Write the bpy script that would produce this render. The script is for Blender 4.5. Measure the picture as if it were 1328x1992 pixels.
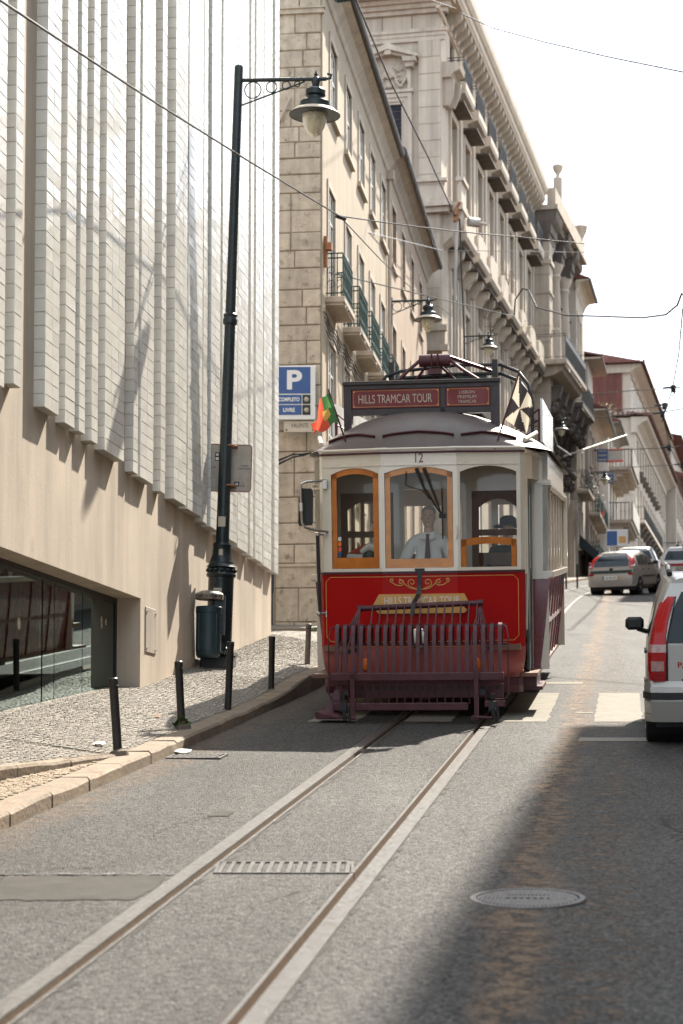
import bpy, math, random
from mathutils import Vector, Matrix
PI = math.pi; R = math.radians
for o in list(bpy.data.objects): bpy.data.objects.remove(o)
SC = bpy.context.scene; COL = SC.collection
rnd = random.Random(7)

# ------------------------------------------------------------------ camera, world, sun, exposure
cam_d = bpy.data.cameras.new('camera'); cam = bpy.data.objects.new('camera', cam_d); COL.objects.link(cam)
cam.location = (0, 0, 1.76); cam.rotation_euler = (R(93.5), 0, 0)
cam_d.lens = 70.48; cam_d.sensor_width = 36; cam_d.shift_y = .1383
cam_d.clip_start = .1; cam_d.clip_end = 4000
cam_d.dof.use_dof = True; cam_d.dof.focus_distance = 21.0; cam_d.dof.aperture_fstop = 3.2
SC.camera = cam
SUN_DIR = Vector((.30, .62, .685)).normalized()            # towards the sun
EL = math.asin(SUN_DIR.z); AZ = math.atan2(SUN_DIR.x, SUN_DIR.y)
W = bpy.data.worlds.new('World'); SC.world = W; W.use_nodes = True
nt = W.node_tree; nt.nodes.clear()
sky = nt.nodes.new('ShaderNodeTexSky'); sky.sky_type = 'NISHITA'; sky.sun_disc = False
sky.sun_elevation = EL; sky.sun_rotation = AZ; sky.air_density = 1.0; sky.dust_density = 3.5; sky.ozone_density = 1.0
bg = nt.nodes.new('ShaderNodeBackground'); bg.inputs['Strength'].default_value = .078
# thin high cloud veil: greys the blue and lays soft wisps across the whole sky
tcw = nt.nodes.new('ShaderNodeTexCoord'); mpw = nt.nodes.new('ShaderNodeMapping'); mpw.inputs['Scale'].default_value = (1.2, 1.2, 3.2)
nzw = nt.nodes.new('ShaderNodeTexNoise'); nzw.inputs['Scale'].default_value = 2.6; nzw.inputs['Detail'].default_value = 6
rpw = nt.nodes.new('ShaderNodeMapRange'); rpw.inputs[1].default_value = .35; rpw.inputs[2].default_value = .7; rpw.inputs[3].default_value = .62; rpw.inputs[4].default_value = .9
mxw = nt.nodes.new('ShaderNodeMix'); mxw.data_type = 'RGBA'
mxw.inputs[7].default_value = (7.0, 7.85, 8.75, 1)
L = nt.links.new
L(tcw.outputs['Generated'], mpw.inputs[0]); L(mpw.outputs[0], nzw.inputs['Vector']); L(nzw.outputs['Fac'], rpw.inputs[0])
L(rpw.outputs[0], mxw.inputs[0]); L(sky.outputs[0], mxw.inputs[6]); L(mxw.outputs[2], bg.inputs[0])
wo = nt.nodes.new('ShaderNodeOutputWorld'); L(bg.outputs[0], wo.inputs[0])
sd = bpy.data.lights.new('sun', 'SUN'); sd.energy = 3.7; sd.angle = R(.6); sd.color = (1, .915, .79)
sun = bpy.data.objects.new('sun', sd); COL.objects.link(sun); sun.location = SUN_DIR * 60
sun.rotation_euler = SUN_DIR.to_track_quat('Z', 'Y').to_euler()
SC.view_settings.view_transform = 'Standard'; SC.view_settings.look = 'None'
SC.view_settings.exposure = 1.92; SC.view_settings.gamma = 1; SC.view_settings.use_curve_mapping = False
SC.render.engine = 'CYCLES'
SC.cycles.max_bounces = 8; SC.cycles.transparent_max_bounces = 12; SC.cycles.use_denoising = True
SC.cycles.caustics_reflective = False; SC.cycles.caustics_refractive = False

# ------------------------------------------------------------------ materials
def N(t, typ, **kw):
    n = t.nodes.new(typ)
    for k, v in kw.items():
        if k.startswith('_'): setattr(n, k[1:], v)
        else: n.inputs[k].default_value = v
    return n
def math_n(t, op, a, b=None, c=None):
    n = t.nodes.new('ShaderNodeMath'); n.operation = op
    for i, v in enumerate((a, b, c)):
        if v is None: continue
        if hasattr(v, 'is_output'): t.links.new(v, n.inputs[i])
        else: n.inputs[i].default_value = v
    return n.outputs[0]
def maprange(t, v, a, b, c, d):
    n = t.nodes.new('ShaderNodeMapRange'); t.links.new(v, n.inputs[0])
    for i, x in enumerate((a, b, c, d)): n.inputs[i + 1].default_value = x
    return n.outputs[0]
def mixc(t, f, a, b):
    n = t.nodes.new('ShaderNodeMix'); n.data_type = 'RGBA'
    for i, v in ((0, f), (6, a), (7, b)):
        if hasattr(v, 'is_output'): t.links.new(v, n.inputs[i])
        elif i == 0: n.inputs[0].default_value = v
        else: n.inputs[i].default_value = (*v[:3], 1)
    return n.outputs[2]
def noise(t, co, scale, detail=5, rough=.55, sc=None):
    if sc:
        m = t.nodes.new('ShaderNodeMapping'); m.inputs['Scale'].default_value = sc; t.links.new(co, m.inputs[0]); co = m.outputs[0]
    n = N(t, 'ShaderNodeTexNoise', Scale=scale, Detail=detail, Roughness=rough); t.links.new(co, n.inputs['Vector'])
    return n.outputs['Fac']
def mat(name, c, rough=.6, metal=0, var=.1, vs=2.5, bump=0, bs=40, island=0, streak=0, dirt=None, coat=0, spec=.5, trans=0, ior=1.45, ss=3):
    m = bpy.data.materials.new(name); m.use_nodes = True; t = m.node_tree; b = t.nodes['Principled BSDF']
    b.inputs['Roughness'].default_value = rough; b.inputs['Metallic'].default_value = metal
    b.inputs['Specular IOR Level'].default_value = spec; b.inputs['IOR'].default_value = ior
    b.inputs['Transmission Weight'].default_value = trans
    if coat: b.inputs['Coat Weight'].default_value = coat; b.inputs['Coat Roughness'].default_value = .06
    co = t.nodes.new('ShaderNodeTexCoord').outputs['Object']
    v = maprange(t, noise(t, co, vs, 6), .3, .7, 1 - var, 1 + var)
    if streak: v = math_n(t, 'MULTIPLY', v, maprange(t, noise(t, co, 1.6, 6, .65, (ss, ss, .16)), .3, .72, 1 + streak * .35, 1 - streak))
    if island:
        g = t.nodes.new('ShaderNodeNewGeometry'); oi = t.nodes.new('ShaderNodeObjectInfo')
        r = math_n(t, 'FRACT', math_n(t, 'ADD', g.outputs['Random Per Island'], oi.outputs['Random']))
        v = math_n(t, 'MULTIPLY', v, maprange(t, r, 0, 1, 1 - island, 1 + island))
    hs = N(t, 'ShaderNodeHueSaturation', Color=(*c, 1)); t.links.new(v, hs.inputs['Value']); out = hs.outputs[0]
    if dirt:
        dc, dscale, lo, hi = dirt
        out = mixc(t, maprange(t, noise(t, co, dscale, 8, .68), lo, hi, 0, .85), out, dc)
    t.links.new(out, b.inputs['Base Color'])
    t.links.new(maprange(t, noise(t, co, vs * 2.3, 4), .3, .7, max(0, rough - .08), min(1, rough + .1)), b.inputs['Roughness'])
    if bump:
        bn = N(t, 'ShaderNodeBump', Strength=bump, Distance=.02); t.links.new(noise(t, co, bs, 6, .6), bn.inputs['Height'])
        t.links.new(bn.outputs[0], b.inputs['Normal'])
    return m
MT = {}
def dm(key, *a, **k): MT[key] = mat(key, *a, **k); return MT[key]
dm('tile', (0.64, 0.63, 0.59), .12, var=.05, vs=7, island=.075, bump=.10, bs=14, spec=.85)
dm('grout', (0.46, 0.445, 0.41), .8)
dm('plaster_warm', (0.50, 0.428, 0.345), .75, var=.08, vs=1.1, streak=.32, ss=1.2, bump=.12, bs=25, dirt=((.30, .24, .18), 1.3, .60, .82))
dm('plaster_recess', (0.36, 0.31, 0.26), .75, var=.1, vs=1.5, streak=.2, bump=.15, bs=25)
dm('cream_plaster', (0.385, 0.315, 0.23), .8, var=.07, vs=.9, streak=.22, bump=.2, bs=18, dirt=((.40, .31, .23), .8, .62, .85))
dm('pink_plaster', (0.37, 0.275, 0.20), .8, var=.1, vs=.7, streak=.25, bump=.2, bs=18, dirt=((.42, .33, .27), .9, .56, .8))
dm('old_stone', (0.46, 0.385, 0.295), .85, var=.16, vs=5, island=.10, bump=.8, bs=22, streak=.2, dirt=((.13, .105, .08), 5.5, .56, .70))
dm('joint', (.20, .155, .11), .9)
dm('limestone', (0.46, 0.385, 0.305), .8, var=.09, vs=1.2, streak=.25, bump=.35, bs=16, island=.04, dirt=((.25, .19, .145), 1.1, .58, .8))
dm('limestone_trim', (0.475, 0.40, 0.32), .8, var=.1, vs=2, streak=.2, bump=.25, bs=16, dirt=((.22, .165, .125), 1.6, .57, .78))
dm('soot_shade_stone', (0.12, 0.097, 0.08), .85, var=.25, vs=1.3, streak=.35, bump=.5, bs=10, dirt=((.06, .048, .04), .9, .46, .66))  # soot crust; its dark tone also paints in the deep shade under balconies
dm('pier_stone', (0.41, 0.34, 0.27), .85, var=.12, vs=1.1, streak=.3, bump=.4, bs=12, dirt=((.19, .15, .12), 1.1, .56, .78))
dm('grey_render', (0.21, 0.19, 0.17), .9, var=.3, vs=1.1, streak=.4, bump=.3, bs=8, dirt=((.10, .09, .08), .8, .48, .7))
dm('pale_plaster', (0.40, 0.34, 0.28), .8, var=.08, vs=.6, streak=.2)
dm('salmon_plaster', (0.37, 0.27, 0.215), .8, var=.08, vs=.5, streak=.2)
dm('white_paint', (0.66, 0.645, 0.6), .45, var=.04, vs=4)
dm('roof_tile', (0.125, 0.046, 0.035), .8, var=.2, vs=2, island=.25)
dm('roof_trim', (0.11, 0.048, 0.038), .8, var=.2, vs=2)
dm('green_iron', (.008, .042, .037), .5, var=.2, vs=20)
dm('black_iron', (.022, .022, .024), .5, var=.2, vs=20)
dm('lamp_green', (.010, .019, .022), .32, var=.3, vs=12, bump=.15, bs=40, dirt=((.22, .2, .17), 34, .70, .76))
dm('bin_green', (.020, .040, .049), .42, var=.12, vs=8)
dm('bin_lid', (0.22, 0.19, 0.155), .5, var=.15, vs=18, dirt=((.04, .035, .03), 26, .50, .60))
dm('bollard', (0.022, 0.021, 0.02), .42, var=.3, vs=25, dirt=((.13, .11, .09), 14, .62, .75))
dm('grey_bollard', (0.16, 0.135, 0.115), .5, var=.15, vs=14)
dm('lamp_glass', (.62, .56, .40), .25, var=.08, vs=6, trans=.35)
dm('lamp_reflector', (.56, .47, .37), .4, var=.08, vs=10)
dm('window_glass', (.02, .026, .03), .04, var=.3, vs=.8, spec=.9)
dm('dark_open', (.012, .012, .017), .8)
dm('shutter', (.10, .055, .055), .6, var=.1, vs=3)
dm('dark_frame', (.03, .055, .06), .45)
dm('blue_sign', (.018, .075, .235), .35, var=.03)
dm('sign_white', (0.66, 0.66, 0.65), .4, var=.03)
dm('sign_back', (.36, .325, .28), .55, var=.12, vs=9, streak=.2, dirt=((.36, .17, .07), 5, .60, .72))
dm('rust', (.26, .12, .055), .8, var=.3, vs=30)
dm('plate_cream', (0.46, 0.41, 0.33), .5)
dm('rubber', (.02, .02, .02), .7)
dm('black', (.012, .012, .013), .5, var=0)
dm('cable', (.016, .016, .018), .6, var=0)
dm('steel', (.46, .44, .42), .32, metal=.9, var=.12, vs=18)
dm('rail_steel', (0.050, 0.047, 0.043), .42, metal=.1, var=.2, vs=14, spec=.5, dirt=((.028, .02, .014), 9, .5, .62))
dm('rail_rust', (.10, .062, .035), .7, var=.3, vs=22)
dm('cast_iron', (.07, .065, .062), .55, metal=.2, var=.2, vs=20, bump=.3, bs=60)
dm('kerb_stone', (0.2, 0.155, 0.11), .8, var=.15, vs=5, island=.1, bump=.6, bs=26, dirt=((.17, .105, .06), 3.5, .54, .72))
dm('cobble', (0.205, 0.182, 0.15), .6, var=.08, vs=9, island=.09, bump=.3, bs=60)
dm('cobble_tan', (0.2, 0.145, 0.085), .6, var=.12, vs=9, island=.18, bump=.3, bs=60)
dm('mortar', (0.13, 0.108, 0.085), .9, var=.25, vs=7)
dm('leaf', (0.045, 0.07, 0.017), .6, var=.35, vs=9, island=.4)
dm('dry_leaf', (0.17, 0.13, 0.04), .7, var=.3, vs=9, island=.35)
dm('skin', (.68, .45, .34), .5, var=.05)
dm('shirt', (.85, .84, .82), .8, var=.05, vs=8)
dm('tie', (.10, .035, .03), .7)
dm('hair', (.10, .075, .055), .6)
dm('dark_cloth', (.03, .03, .038), .9)
dm('awning', (.012, .022, .028), .7)
# tram paints
dm('tram_red', (.36, .003, .0035), .42, var=.04, vs=2, spec=.22)
dm('tram_maroon', (.155, .009, .018), .25, var=.06, vs=2, coat=.6)
dm('tram_pink', (.36, .085, .078), .35, var=.05, vs=2, coat=.2)
dm('tram_cream', (0.70, 0.64, 0.54), .38, var=.04, vs=3, dirt=((.36, .30, .23), 2.6, .68, .85), coat=.8)
dm('tram_roof', (.135, .112, .108), .55, var=.10, vs=3, streak=.1)
dm('tram_roof_light', (.50, .44, .37), .5, var=.08, vs=3)
dm('tram_purple', (.074, .023, .029), .40, var=.22, vs=9, spec=.35, dirt=((.20, .13, .11), 18, .64, .74))
dm('tram_sign_dark', (.040, .032, .036), .45, var=.15, vs=6)
dm('tram_sign_red', (.15, .010, .014), .4, var=.06, vs=3)
dm('gold', (.56, .31, .09), .4, var=.06, vs=5)
dm('orange_wood', (.50, .155, .022), .35, var=.18, vs=7, streak=.2, coat=.4)
dm('pale_wood', (.54, .225, .065), .4, var=.15, vs=7, coat=.3)
dm('brown_wood', (.16, .075, .045), .4, var=.15, vs=6)
dm('headlamp', (.82, .80, .72), .1, var=.25, vs=30, spec=.8)
dm('gloss_white', (.80, .79, .76), .12, var=.02, spec=.8)
dm('lens_orange', (.80, .16, .02), .2, var=.1)
dm('chrome', (.75, .74, .70), .12, metal=1, var=.03)
dm('flag_red', (.66, .10, .065), .7); dm('flag_green', (.05, .19, .05), .7); dm('flag_yellow', (.70, .45, .06), .7)
dm('flag_black', (.02, .02, .022), .7); dm('flag_white', (.72, .70, .66), .7)
# cars
dm('silver', (.38, .365, .34), .35, metal=.25, var=.03, coat=.25)
dm('silver_dark', (.16, .15, .135), .35, metal=.25, var=.03, coat=.2)
dm('car_white', (.5, .49, .47), .35, var=.02, coat=.2)
dm('car_glass', (.012, .02, .024), .08, var=0, spec=.3)
dm('tail_red', (.36, .004, .006), .2, var=.15, vs=12, coat=.15, spec=.25)
dm('tail_white', (.34, .20, .18), .2, var=.3, vs=30, coat=.2)
dm('tyre', (.014, .014, .014), .8)
dm('plate_white', (.75, .75, .72), .4)

def glass_mat(name, c, refl=1.0, rc=(1, 1, 1)):
    # clear sheet: mirror reflection by Fresnel over a tinted see-through pane
    m = bpy.data.materials.new(name); m.use_nodes = True; t = m.node_tree; t.nodes.clear()
    tr = N(t, 'ShaderNodeBsdfTransparent', Color=(*c, 1)); gl = N(t, 'ShaderNodeBsdfGlossy', Roughness=.015); gl.inputs['Color'].default_value = (*rc, 1)
    fr = N(t, 'ShaderNodeFresnel', IOR=1.5); mx = t.nodes.new('ShaderNodeMixShader'); o = t.nodes.new('ShaderNodeOutputMaterial')
    f = math_n(t, 'MINIMUM', math_n(t, 'MULTIPLY', fr.outputs[0], 1.9 * refl), 1.0)
    t.links.new(f, mx.inputs[0]); t.links.new(tr.outputs[0], mx.inputs[1]); t.links.new(gl.outputs[0], mx.inputs[2]); t.links.new(mx.outputs[0], o.inputs[0])
    MT[name] = m; return m
def flag_mat(name, c):
    m = mat(name, c, .75, var=.05, vs=9); t = m.node_tree; b = t.nodes['Principled BSDF']; o = t.nodes['Material Output']
    tl = N(t, 'ShaderNodeBsdfTranslucent', Color=(*c, 1)); mx = t.nodes.new('ShaderNodeMixShader'); mx.inputs[0].default_value = .5
    t.links.new(b.outputs[0], mx.inputs[1]); t.links.new(tl.outputs[0], mx.inputs[2]); t.links.new(mx.outputs[0], o.inputs[0]); MT[name] = m
flag_mat('cloth_red', (.72, .135, .075)); flag_mat('cloth_green', (.075, .20, .065)); flag_mat('cloth_yellow', (.66, .47, .12)); flag_mat('cloth_black', (.03, .026, .03)); flag_mat('cloth_white', (.55, .50, .41))
glass_mat('tram_glass', (.88, .90, .88), .26)
glass_mat('shop_glass', (.36, .45, .43), .9, (.50, .59, .57))

# ------------------------------------------------------------------ mesh helpers
class MB:
    def __init__(s, dz=0): s.v = []; s.f = []; s.mi = []; s.cur = 0; s.dz = dz
    def mt(s, i): s.cur = i; return s
    def add(s, vs, fs):
        k = len(s.v); s.v += [tuple(p) for p in vs]
        for f in fs: s.f.append(tuple(k + i for i in f)); s.mi.append(s.cur)
        return s
    def poly(s, pts): return s.add(pts, [tuple(range(len(pts)))])
    def box(s, x0, x1, y0, y1, z0, z1):
        if x0 > x1: x0, x1 = x1, x0
        if y0 > y1: y0, y1 = y1, y0
        if z0 > z1: z0, z1 = z1, z0
        return s.add([(x0, y0, z0), (x1, y0, z0), (x1, y1, z0), (x0, y1, z0), (x0, y0, z1), (x1, y0, z1), (x1, y1, z1), (x0, y1, z1)],
                     [(0, 3, 2, 1), (4, 5, 6, 7), (0, 1, 5, 4), (1, 2, 6, 5), (2, 3, 7, 6), (3, 0, 4, 7)])
    def bbox(s, x0, x1, y0, y1, z0, z1, b=.01):
        # box with chamfered edges
        def ring(z, i): return [(x0 + i, y0, z), (x1 - i, y0, z), (x1, y0 + i, z), (x1, y1 - i, z), (x1 - i, y1, z), (x0 + i, y1, z), (x0, y1 - i, z), (x0, y0 + i, z)]
        def inset(z): return [(x0 + b, y0 + b, z), (x1 - b, y0 + b, z), (x1 - b, y0 + b, z), (x1 - b, y1 - b, z), (x1 - b, y1 - b, z), (x0 + b, y1 - b, z), (x0 + b, y1 - b, z), (x0 + b, y0 + b, z)]
        rs = [inset(z0), ring(z0 + b, b), ring(z1 - b, b), inset(z1)]
        vs = sum(rs, []); fs = []
        for r in range(3):
            for i in range(8):
                j = (i + 1) % 8
                fs.append((r * 8 + i, r * 8 + j, r * 8 + 8 + j, r * 8 + 8 + i))
        fs += [(0, 7, 5, 3), (24, 27, 29, 31)]
        return s.add(vs, fs)
    def prism(s, pts, axis, a, b):
        # polygon (2-D) pushed along an axis: axis 'x' takes (y,z), 'y' takes (x,z), 'z' takes (x,y)
        def P(p, t): return {'x': (t, p[0], p[1]), 'y': (p[0], t, p[1]), 'z': (p[0], p[1], t)}[axis]
        n = len(pts); vs = [P(p, a) for p in pts] + [P(p, b) for p in pts]
        fs = [tuple(range(n)), tuple(range(2 * n - 1, n - 1, -1))] + [(i, i + n, (i + 1) % n + n, (i + 1) % n) for i in range(n)]
        return s.add(vs, fs)
    def tube(s, pts, r, n=8, cap=True, closed=False):
        pts = [Vector(p) for p in pts]; m = len(pts); rr = r if isinstance(r, (list, tuple)) else [r] * m
        k = len(s.v); up = None; vs = []
        for i, p in enumerate(pts):
            if closed: d = pts[(i + 1) % m] - pts[i - 1]
            else: d = pts[min(i + 1, m - 1)] - pts[max(i - 1, 0)]
            if d.length < 1e-9: d = Vector((0, 0, 1))
            d.normalize()
            if up is None: up = d.orthogonal().normalized()
            else:
                up = up - d * up.dot(d)
                up = up.normalized() if up.length > 1e-6 else d.orthogonal().normalized()
            w = d.cross(up)
            for j in range(n):
                a = 2 * PI * j / n
                vs.append(p + (up * math.cos(a) + w * math.sin(a)) * rr[i])
        fs = []
        for i in range(m if closed else m - 1):
            i2 = (i + 1) % m
            for j in range(n): fs.append((i * n + j, i * n + (j + 1) % n, i2 * n + (j + 1) % n, i2 * n + j))
        if cap and not closed: fs += [tuple(range(n - 1, -1, -1)), tuple(range((m - 1) * n, m * n))]
        return s.add(vs, fs)
    def strip(s, pts, w, t, side):
        # flat bar swept along pts: width w along vector side, thickness t
        pts = [Vector(p) for p in pts]; sd_ = Vector(side).normalized(); vs = []
        for i, p in enumerate(pts):
            d = (pts[min(i + 1, len(pts) - 1)] - pts[max(i - 1, 0)]).normalized(); nn = d.cross(sd_).normalized()
            vs += [p + sd_ * w / 2 + nn * t / 2, p - sd_ * w / 2 + nn * t / 2, p - sd_ * w / 2 - nn * t / 2, p + sd_ * w / 2 - nn * t / 2]
        fs = [(0, 3, 2, 1), tuple(range(len(vs) - 4, len(vs)))]
        for i in range(len(pts) - 1):
            for j in range(4): fs.append((i * 4 + j, i * 4 + (j + 1) % 4, i * 4 + 4 + (j + 1) % 4, i * 4 + 4 + j))
        return s.add(vs, fs)
    def lathe(s, prof, c=(0, 0, 0), n=20, M_=None):
        vs = []
        for r, z in prof:
            for j in range(n):
                a = 2 * PI * j / n; p = Vector((r * math.cos(a), r * math.sin(a), z))
                if M_: p = M_ @ p
                vs.append(p + Vector(c))
        fs = []
        for i in range(len(prof) - 1):
            for j in range(n): fs.append((i * n + j, i * n + (j + 1) % n, i * n + n + (j + 1) % n, i * n + n + j))
        if prof[0][0] > 1e-6: fs.append(tuple(range(n - 1, -1, -1)))
        if prof[-1][0] > 1e-6: fs.append(tuple(range((len(prof) - 1) * n, len(prof) * n)))
        return s.add(vs, fs)
    def grid(s, rows):
        n = len(rows[0]); vs = sum([list(r) for r in rows], []); fs = []
        for i in range(len(rows) - 1):
            for j in range(n - 1): fs.append((i * n + j, i * n + j + 1, (i + 1) * n + j + 1, (i + 1) * n + j))
        return s.add(vs, fs)
    def mesh(s, name, mats, smooth=False):
        me = bpy.data.meshes.new(name)
        me.from_pydata([(x, y, z - s.dz) for x, y, z in s.v], [], s.f)
        for m in (mats if isinstance(mats, (list, tuple)) else [mats]): me.materials.append(MT[m] if isinstance(m, str) else m)
        if any(s.mi): me.polygons.foreach_set('material_index', s.mi)
        if smooth:
            me.polygons.foreach_set('use_smooth', [True] * len(me.polygons))
            try: me.set_sharp_from_angle(angle=R(smooth if smooth is not True else 40))
            except Exception: pass
        me.update(); return me
    def build(s, name, mats, parent=None, smooth=False, label=None):
        return link(name, s.mesh(name, mats, smooth), parent, label)
def link(name, me, parent=None, label=None, loc=None):
    o = bpy.data.objects.new(name, me); COL.objects.link(o)
    if parent: o.parent = parent
    if label: o['label'] = label
    if loc: o.location = loc
    return o
def tag(o, label, cat, group=None, kind=None):
    if label: o['label'] = label
    if cat: o['category'] = cat
    if group: o['group'] = group
    if kind: o['kind'] = kind
    return o
def thing(name, label, cat, loc=(0, 0, 0), rot=(0, 0, 0), group=None):
    o = bpy.data.objects.new(name, None); COL.objects.link(o); o.location = loc; o.rotation_euler = rot; o.empty_display_size = .2
    return tag(o, label, cat, group)
def struct(o, label=None):
    o['kind'] = 'structure'
    if label: o['label'] = label
    return o
def copy_tree(o, parent=None):
    c = o.copy(); COL.objects.link(c); c.parent = parent
    for ch in o.children: copy_tree(ch, c)
    return c
def text(body, h, m, parent, loc, rot=(PI / 2, 0, 0), width=None, ext=.002, name='lettering', align='CENTER', off=0, bold=0):
    cu = bpy.data.curves.new('tmp', 'FONT'); cu.body = body; cu.size = 1; cu.extrude = 0; cu.align_x = align; cu.align_y = 'CENTER'; cu.offset = bold
    o = bpy.data.objects.new('tmp', cu); COL.objects.link(o); bpy.context.view_layer.update()
    me = bpy.data.meshes.new_from_object(o.evaluated_get(bpy.context.evaluated_depsgraph_get()))
    bpy.data.objects.remove(o); bpy.data.curves.remove(cu)
    ys = [v.co.y for v in me.vertices]; xs = [v.co.x for v in me.vertices]
    k = h / (max(ys) - min(ys)); cy = (max(ys) + min(ys)) / 2; kx = k if not width else width / (max(xs) - min(xs))
    for v in me.vertices: v.co = (v.co.x * kx, (v.co.y - cy) * k, 0)
    me.materials.clear(); me.materials.append(MT[m]); me.name = name
    t = link(name, me, parent, None, loc); t.rotation_euler = rot
    return t
# street profile: a steady climb of about 11 %
def zg(Y):
    if Y < 25: return .1118 * Y
    if Y < 65: return 2.795 + .121 * (Y - 25)
    if Y < 320: return 7.635 + .112 * (Y - 65)
    return 36.195
def tc(Y):  # x of the track centre line
    if Y < 40: return 1.07 + .141 * (Y - 21)
    if Y < 80: return 3.749 + .12 * (Y - 40) + .00095 * (Y - 40) ** 2
    return 10.07 + .2 * (Y - 80)
def arc(c, r, a0, a1, n, pl='xz', y=0):
    out = []
    for i in range(n + 1):
        a = a0 + (a1 - a0) * i / n; u, v = c[0] + r * math.cos(a), c[1] + r * math.sin(a)
        out.append((u, y, v) if pl == 'xz' else (u, v, y))
    return out
# ------------------------------------------------------------------ ground, road, track
def asphalt():
    m = bpy.data.materials.new('asphalt'); m.use_nodes = True; t = m.node_tree; b = t.nodes['Principled BSDF']
    co = t.nodes.new('ShaderNodeTexCoord').outputs['Object']
    vo = N(t, 'ShaderNodeTexVoronoi', Scale=68.); t.links.new(co, vo.inputs['Vector'])
    sep = t.nodes.new('ShaderNodeSeparateColor'); t.links.new(vo.outputs['Color'], sep.inputs[0])
    base = mixc(t, maprange(t, sep.outputs[0], .15, .95, 0, 1), (.024, .0245, .0255), (.102, .097, .089))
    big = maprange(t, noise(t, co, .45, 6, .6), .3, .7, .80, 1.16)
    big = math_n(t, 'MULTIPLY', big, maprange(t, noise(t, co, 1.0, 5, .6, (1.7, .09, 1)), .3, .7, .76, 1.2))
    hs = t.nodes.new('ShaderNodeHueSaturation'); t.links.new(base, hs.inputs['Color']); t.links.new(big, hs.inputs['Value'])
    x = t.nodes.new('ShaderNodeSeparateXYZ'); t.links.new(co, x.inputs[0])
    a = math_n(t, 'SUBTRACT', x.outputs[0], math_n(t, 'MULTIPLY', x.outputs[1], .141))
    wob = math_n(t, 'MULTIPLY', math_n(t, 'SUBTRACT', noise(t, co, 1.3, 4), .5), .5)
    a = math_n(t, 'ADD', a, wob)
    def band(c, w): return maprange(t, math_n(t, 'ABSOLUTE', math_n(t, 'SUBTRACT', a, c)), w * .25, w, 1, 0)
    n8 = noise(t, co, 9, 10, .8)
    s1 = math_n(t, 'MULTIPLY', band(-.50, .19), maprange(t, n8, .44, .51, 0, 1))
    s2 = math_n(t, 'MULTIPLY', band(-.12, .22), maprange(t, n8, .51, .57, 0, .8))
    s3 = math_n(t, 'MULTIPLY', band(-3.86, .30), maprange(t, n8, .42, .60, 0, .8))
    s = math_n(t, 'MAXIMUM', math_n(t, 'MAXIMUM', s1, s2), s3)
    c = mixc(t, math_n(t, 'MULTIPLY', s, .85), hs.outputs[0], (.17, .115, .075))
    # darker worn patches with ragged edges along the gutter
    c = mixc(t, math_n(t, 'MULTIPLY', math_n(t, 'MULTIPLY', band(-3.1, .9), maprange(t, noise(t, co, 1.7, 8, .7), .54, .62, 0, 1)), .5), c, (.045, .038, .032))
    t.links.new(c, b.inputs['Base Color']); b.inputs['Specular IOR Level'].default_value = .16
    t.links.new(maprange(t, sep.outputs[1], 0, 1, .6, .9), b.inputs['Roughness'])
    bn = N(t, 'ShaderNodeBump', Strength=.75, Distance=.012)
    h = math_n(t, 'SUBTRACT', maprange(t, vo.outputs['Distance'], 0, .6, 1, 0), math_n(t, 'MULTIPLY', s, .6))
    t.links.new(math_n(t, 'ADD', h, maprange(t, noise(t, co, 30, 4), 0, 1, 0, .8)), bn.inputs['Height']); t.links.new(bn.outputs[0], b.inputs['Normal'])
    MT['asphalt'] = m
asphalt()
dm('asphalt_patch', (0.062, 0.058, 0.052), .9, spec=.15, var=.14, vs=3, bump=.3, bs=70)
dm('asphalt_dark', (.035, .03, .026), .9, bump=.5, bs=60)
dm('cobble_far', (.15, .132, .108), .75, var=.2, vs=6, bump=.8, bs=22, dirt=((.09, .075, .058), 14, .5, .62))
dm('far_ground', (0.14, 0.12, 0.095), .9, var=.1, vs=.2)
def marking():
    m = mat('road_paint', (0.235, 0.22, 0.19), .85, spec=.08, var=.12, vs=6, bump=.25, bs=80, dirt=((.20, .18, .15), 9, .56, .70)); MT['road_paint'] = m
marking()
KX = lambda Y: .141 * Y - 3.93                       # road side of the left kerb
def kh(Y):                                           # kerb height
    if Y < 22: return .105
    if Y < 23.6: return .105 + (Y - 22) * .02
    if Y < 24.6: return .137 + (Y - 23.6) * .075
    return .212
BW = lambda Y: -2.25 + .139 * (Y - 22.6)             # wall line of the tiled building
def wb(Y):                                           # height of its foot above the road
    if Y < 22.6: return .285 + (17.4 - Y) * .008
    return .243 + (Y - 22.6) * .0225
GY = [-30 + 2.5 * i for i in range(24)] + [30 + 5 * i for i in range(34)] + [200 + 15 * i for i in range(20)] + [500, 700, 1000, 1600]
mb = MB(); mb.grid([[(x, y, zg(y) - .05) for x in (-900, -200, -60, -20, -8, 0, 12, 30, 80, 250, 900)] for y in GY])
struct(mb.build('ground', 'far_ground'), 'pale dusty ground climbing under the street')
def strip(mb, f0, f1, y0, y1, n, dz=0, sub=1):
    rows = []
    for i in range(n + 1):
        Y = y0 + (y1 - y0) * i / n; a, b = f0(Y), f1(Y)
        rows.append([(a + (b - a) * j / sub, Y, zg(Y) + dz) for j in range(sub + 1)])
    mb.grid(rows)
HW, GR, LP = .098, .038, .022                         # rail head, groove and lip widths
rl0 = lambda Y: tc(Y) - .45 - HW; rl1 = lambda Y: tc(Y) - .45 + GR + LP
rr0 = lambda Y: tc(Y) + .45 - GR - LP; rr1 = lambda Y: tc(Y) + .45 + HW
def KL(Y): return KX(Y) - .05 if Y < 31.5 else (-30 if Y < 39.6 else max(KX(Y) - .3, tc(Y) - 2.0))
mb = MB()
KLs = lambda Y: KX(Y) - .05
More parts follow.
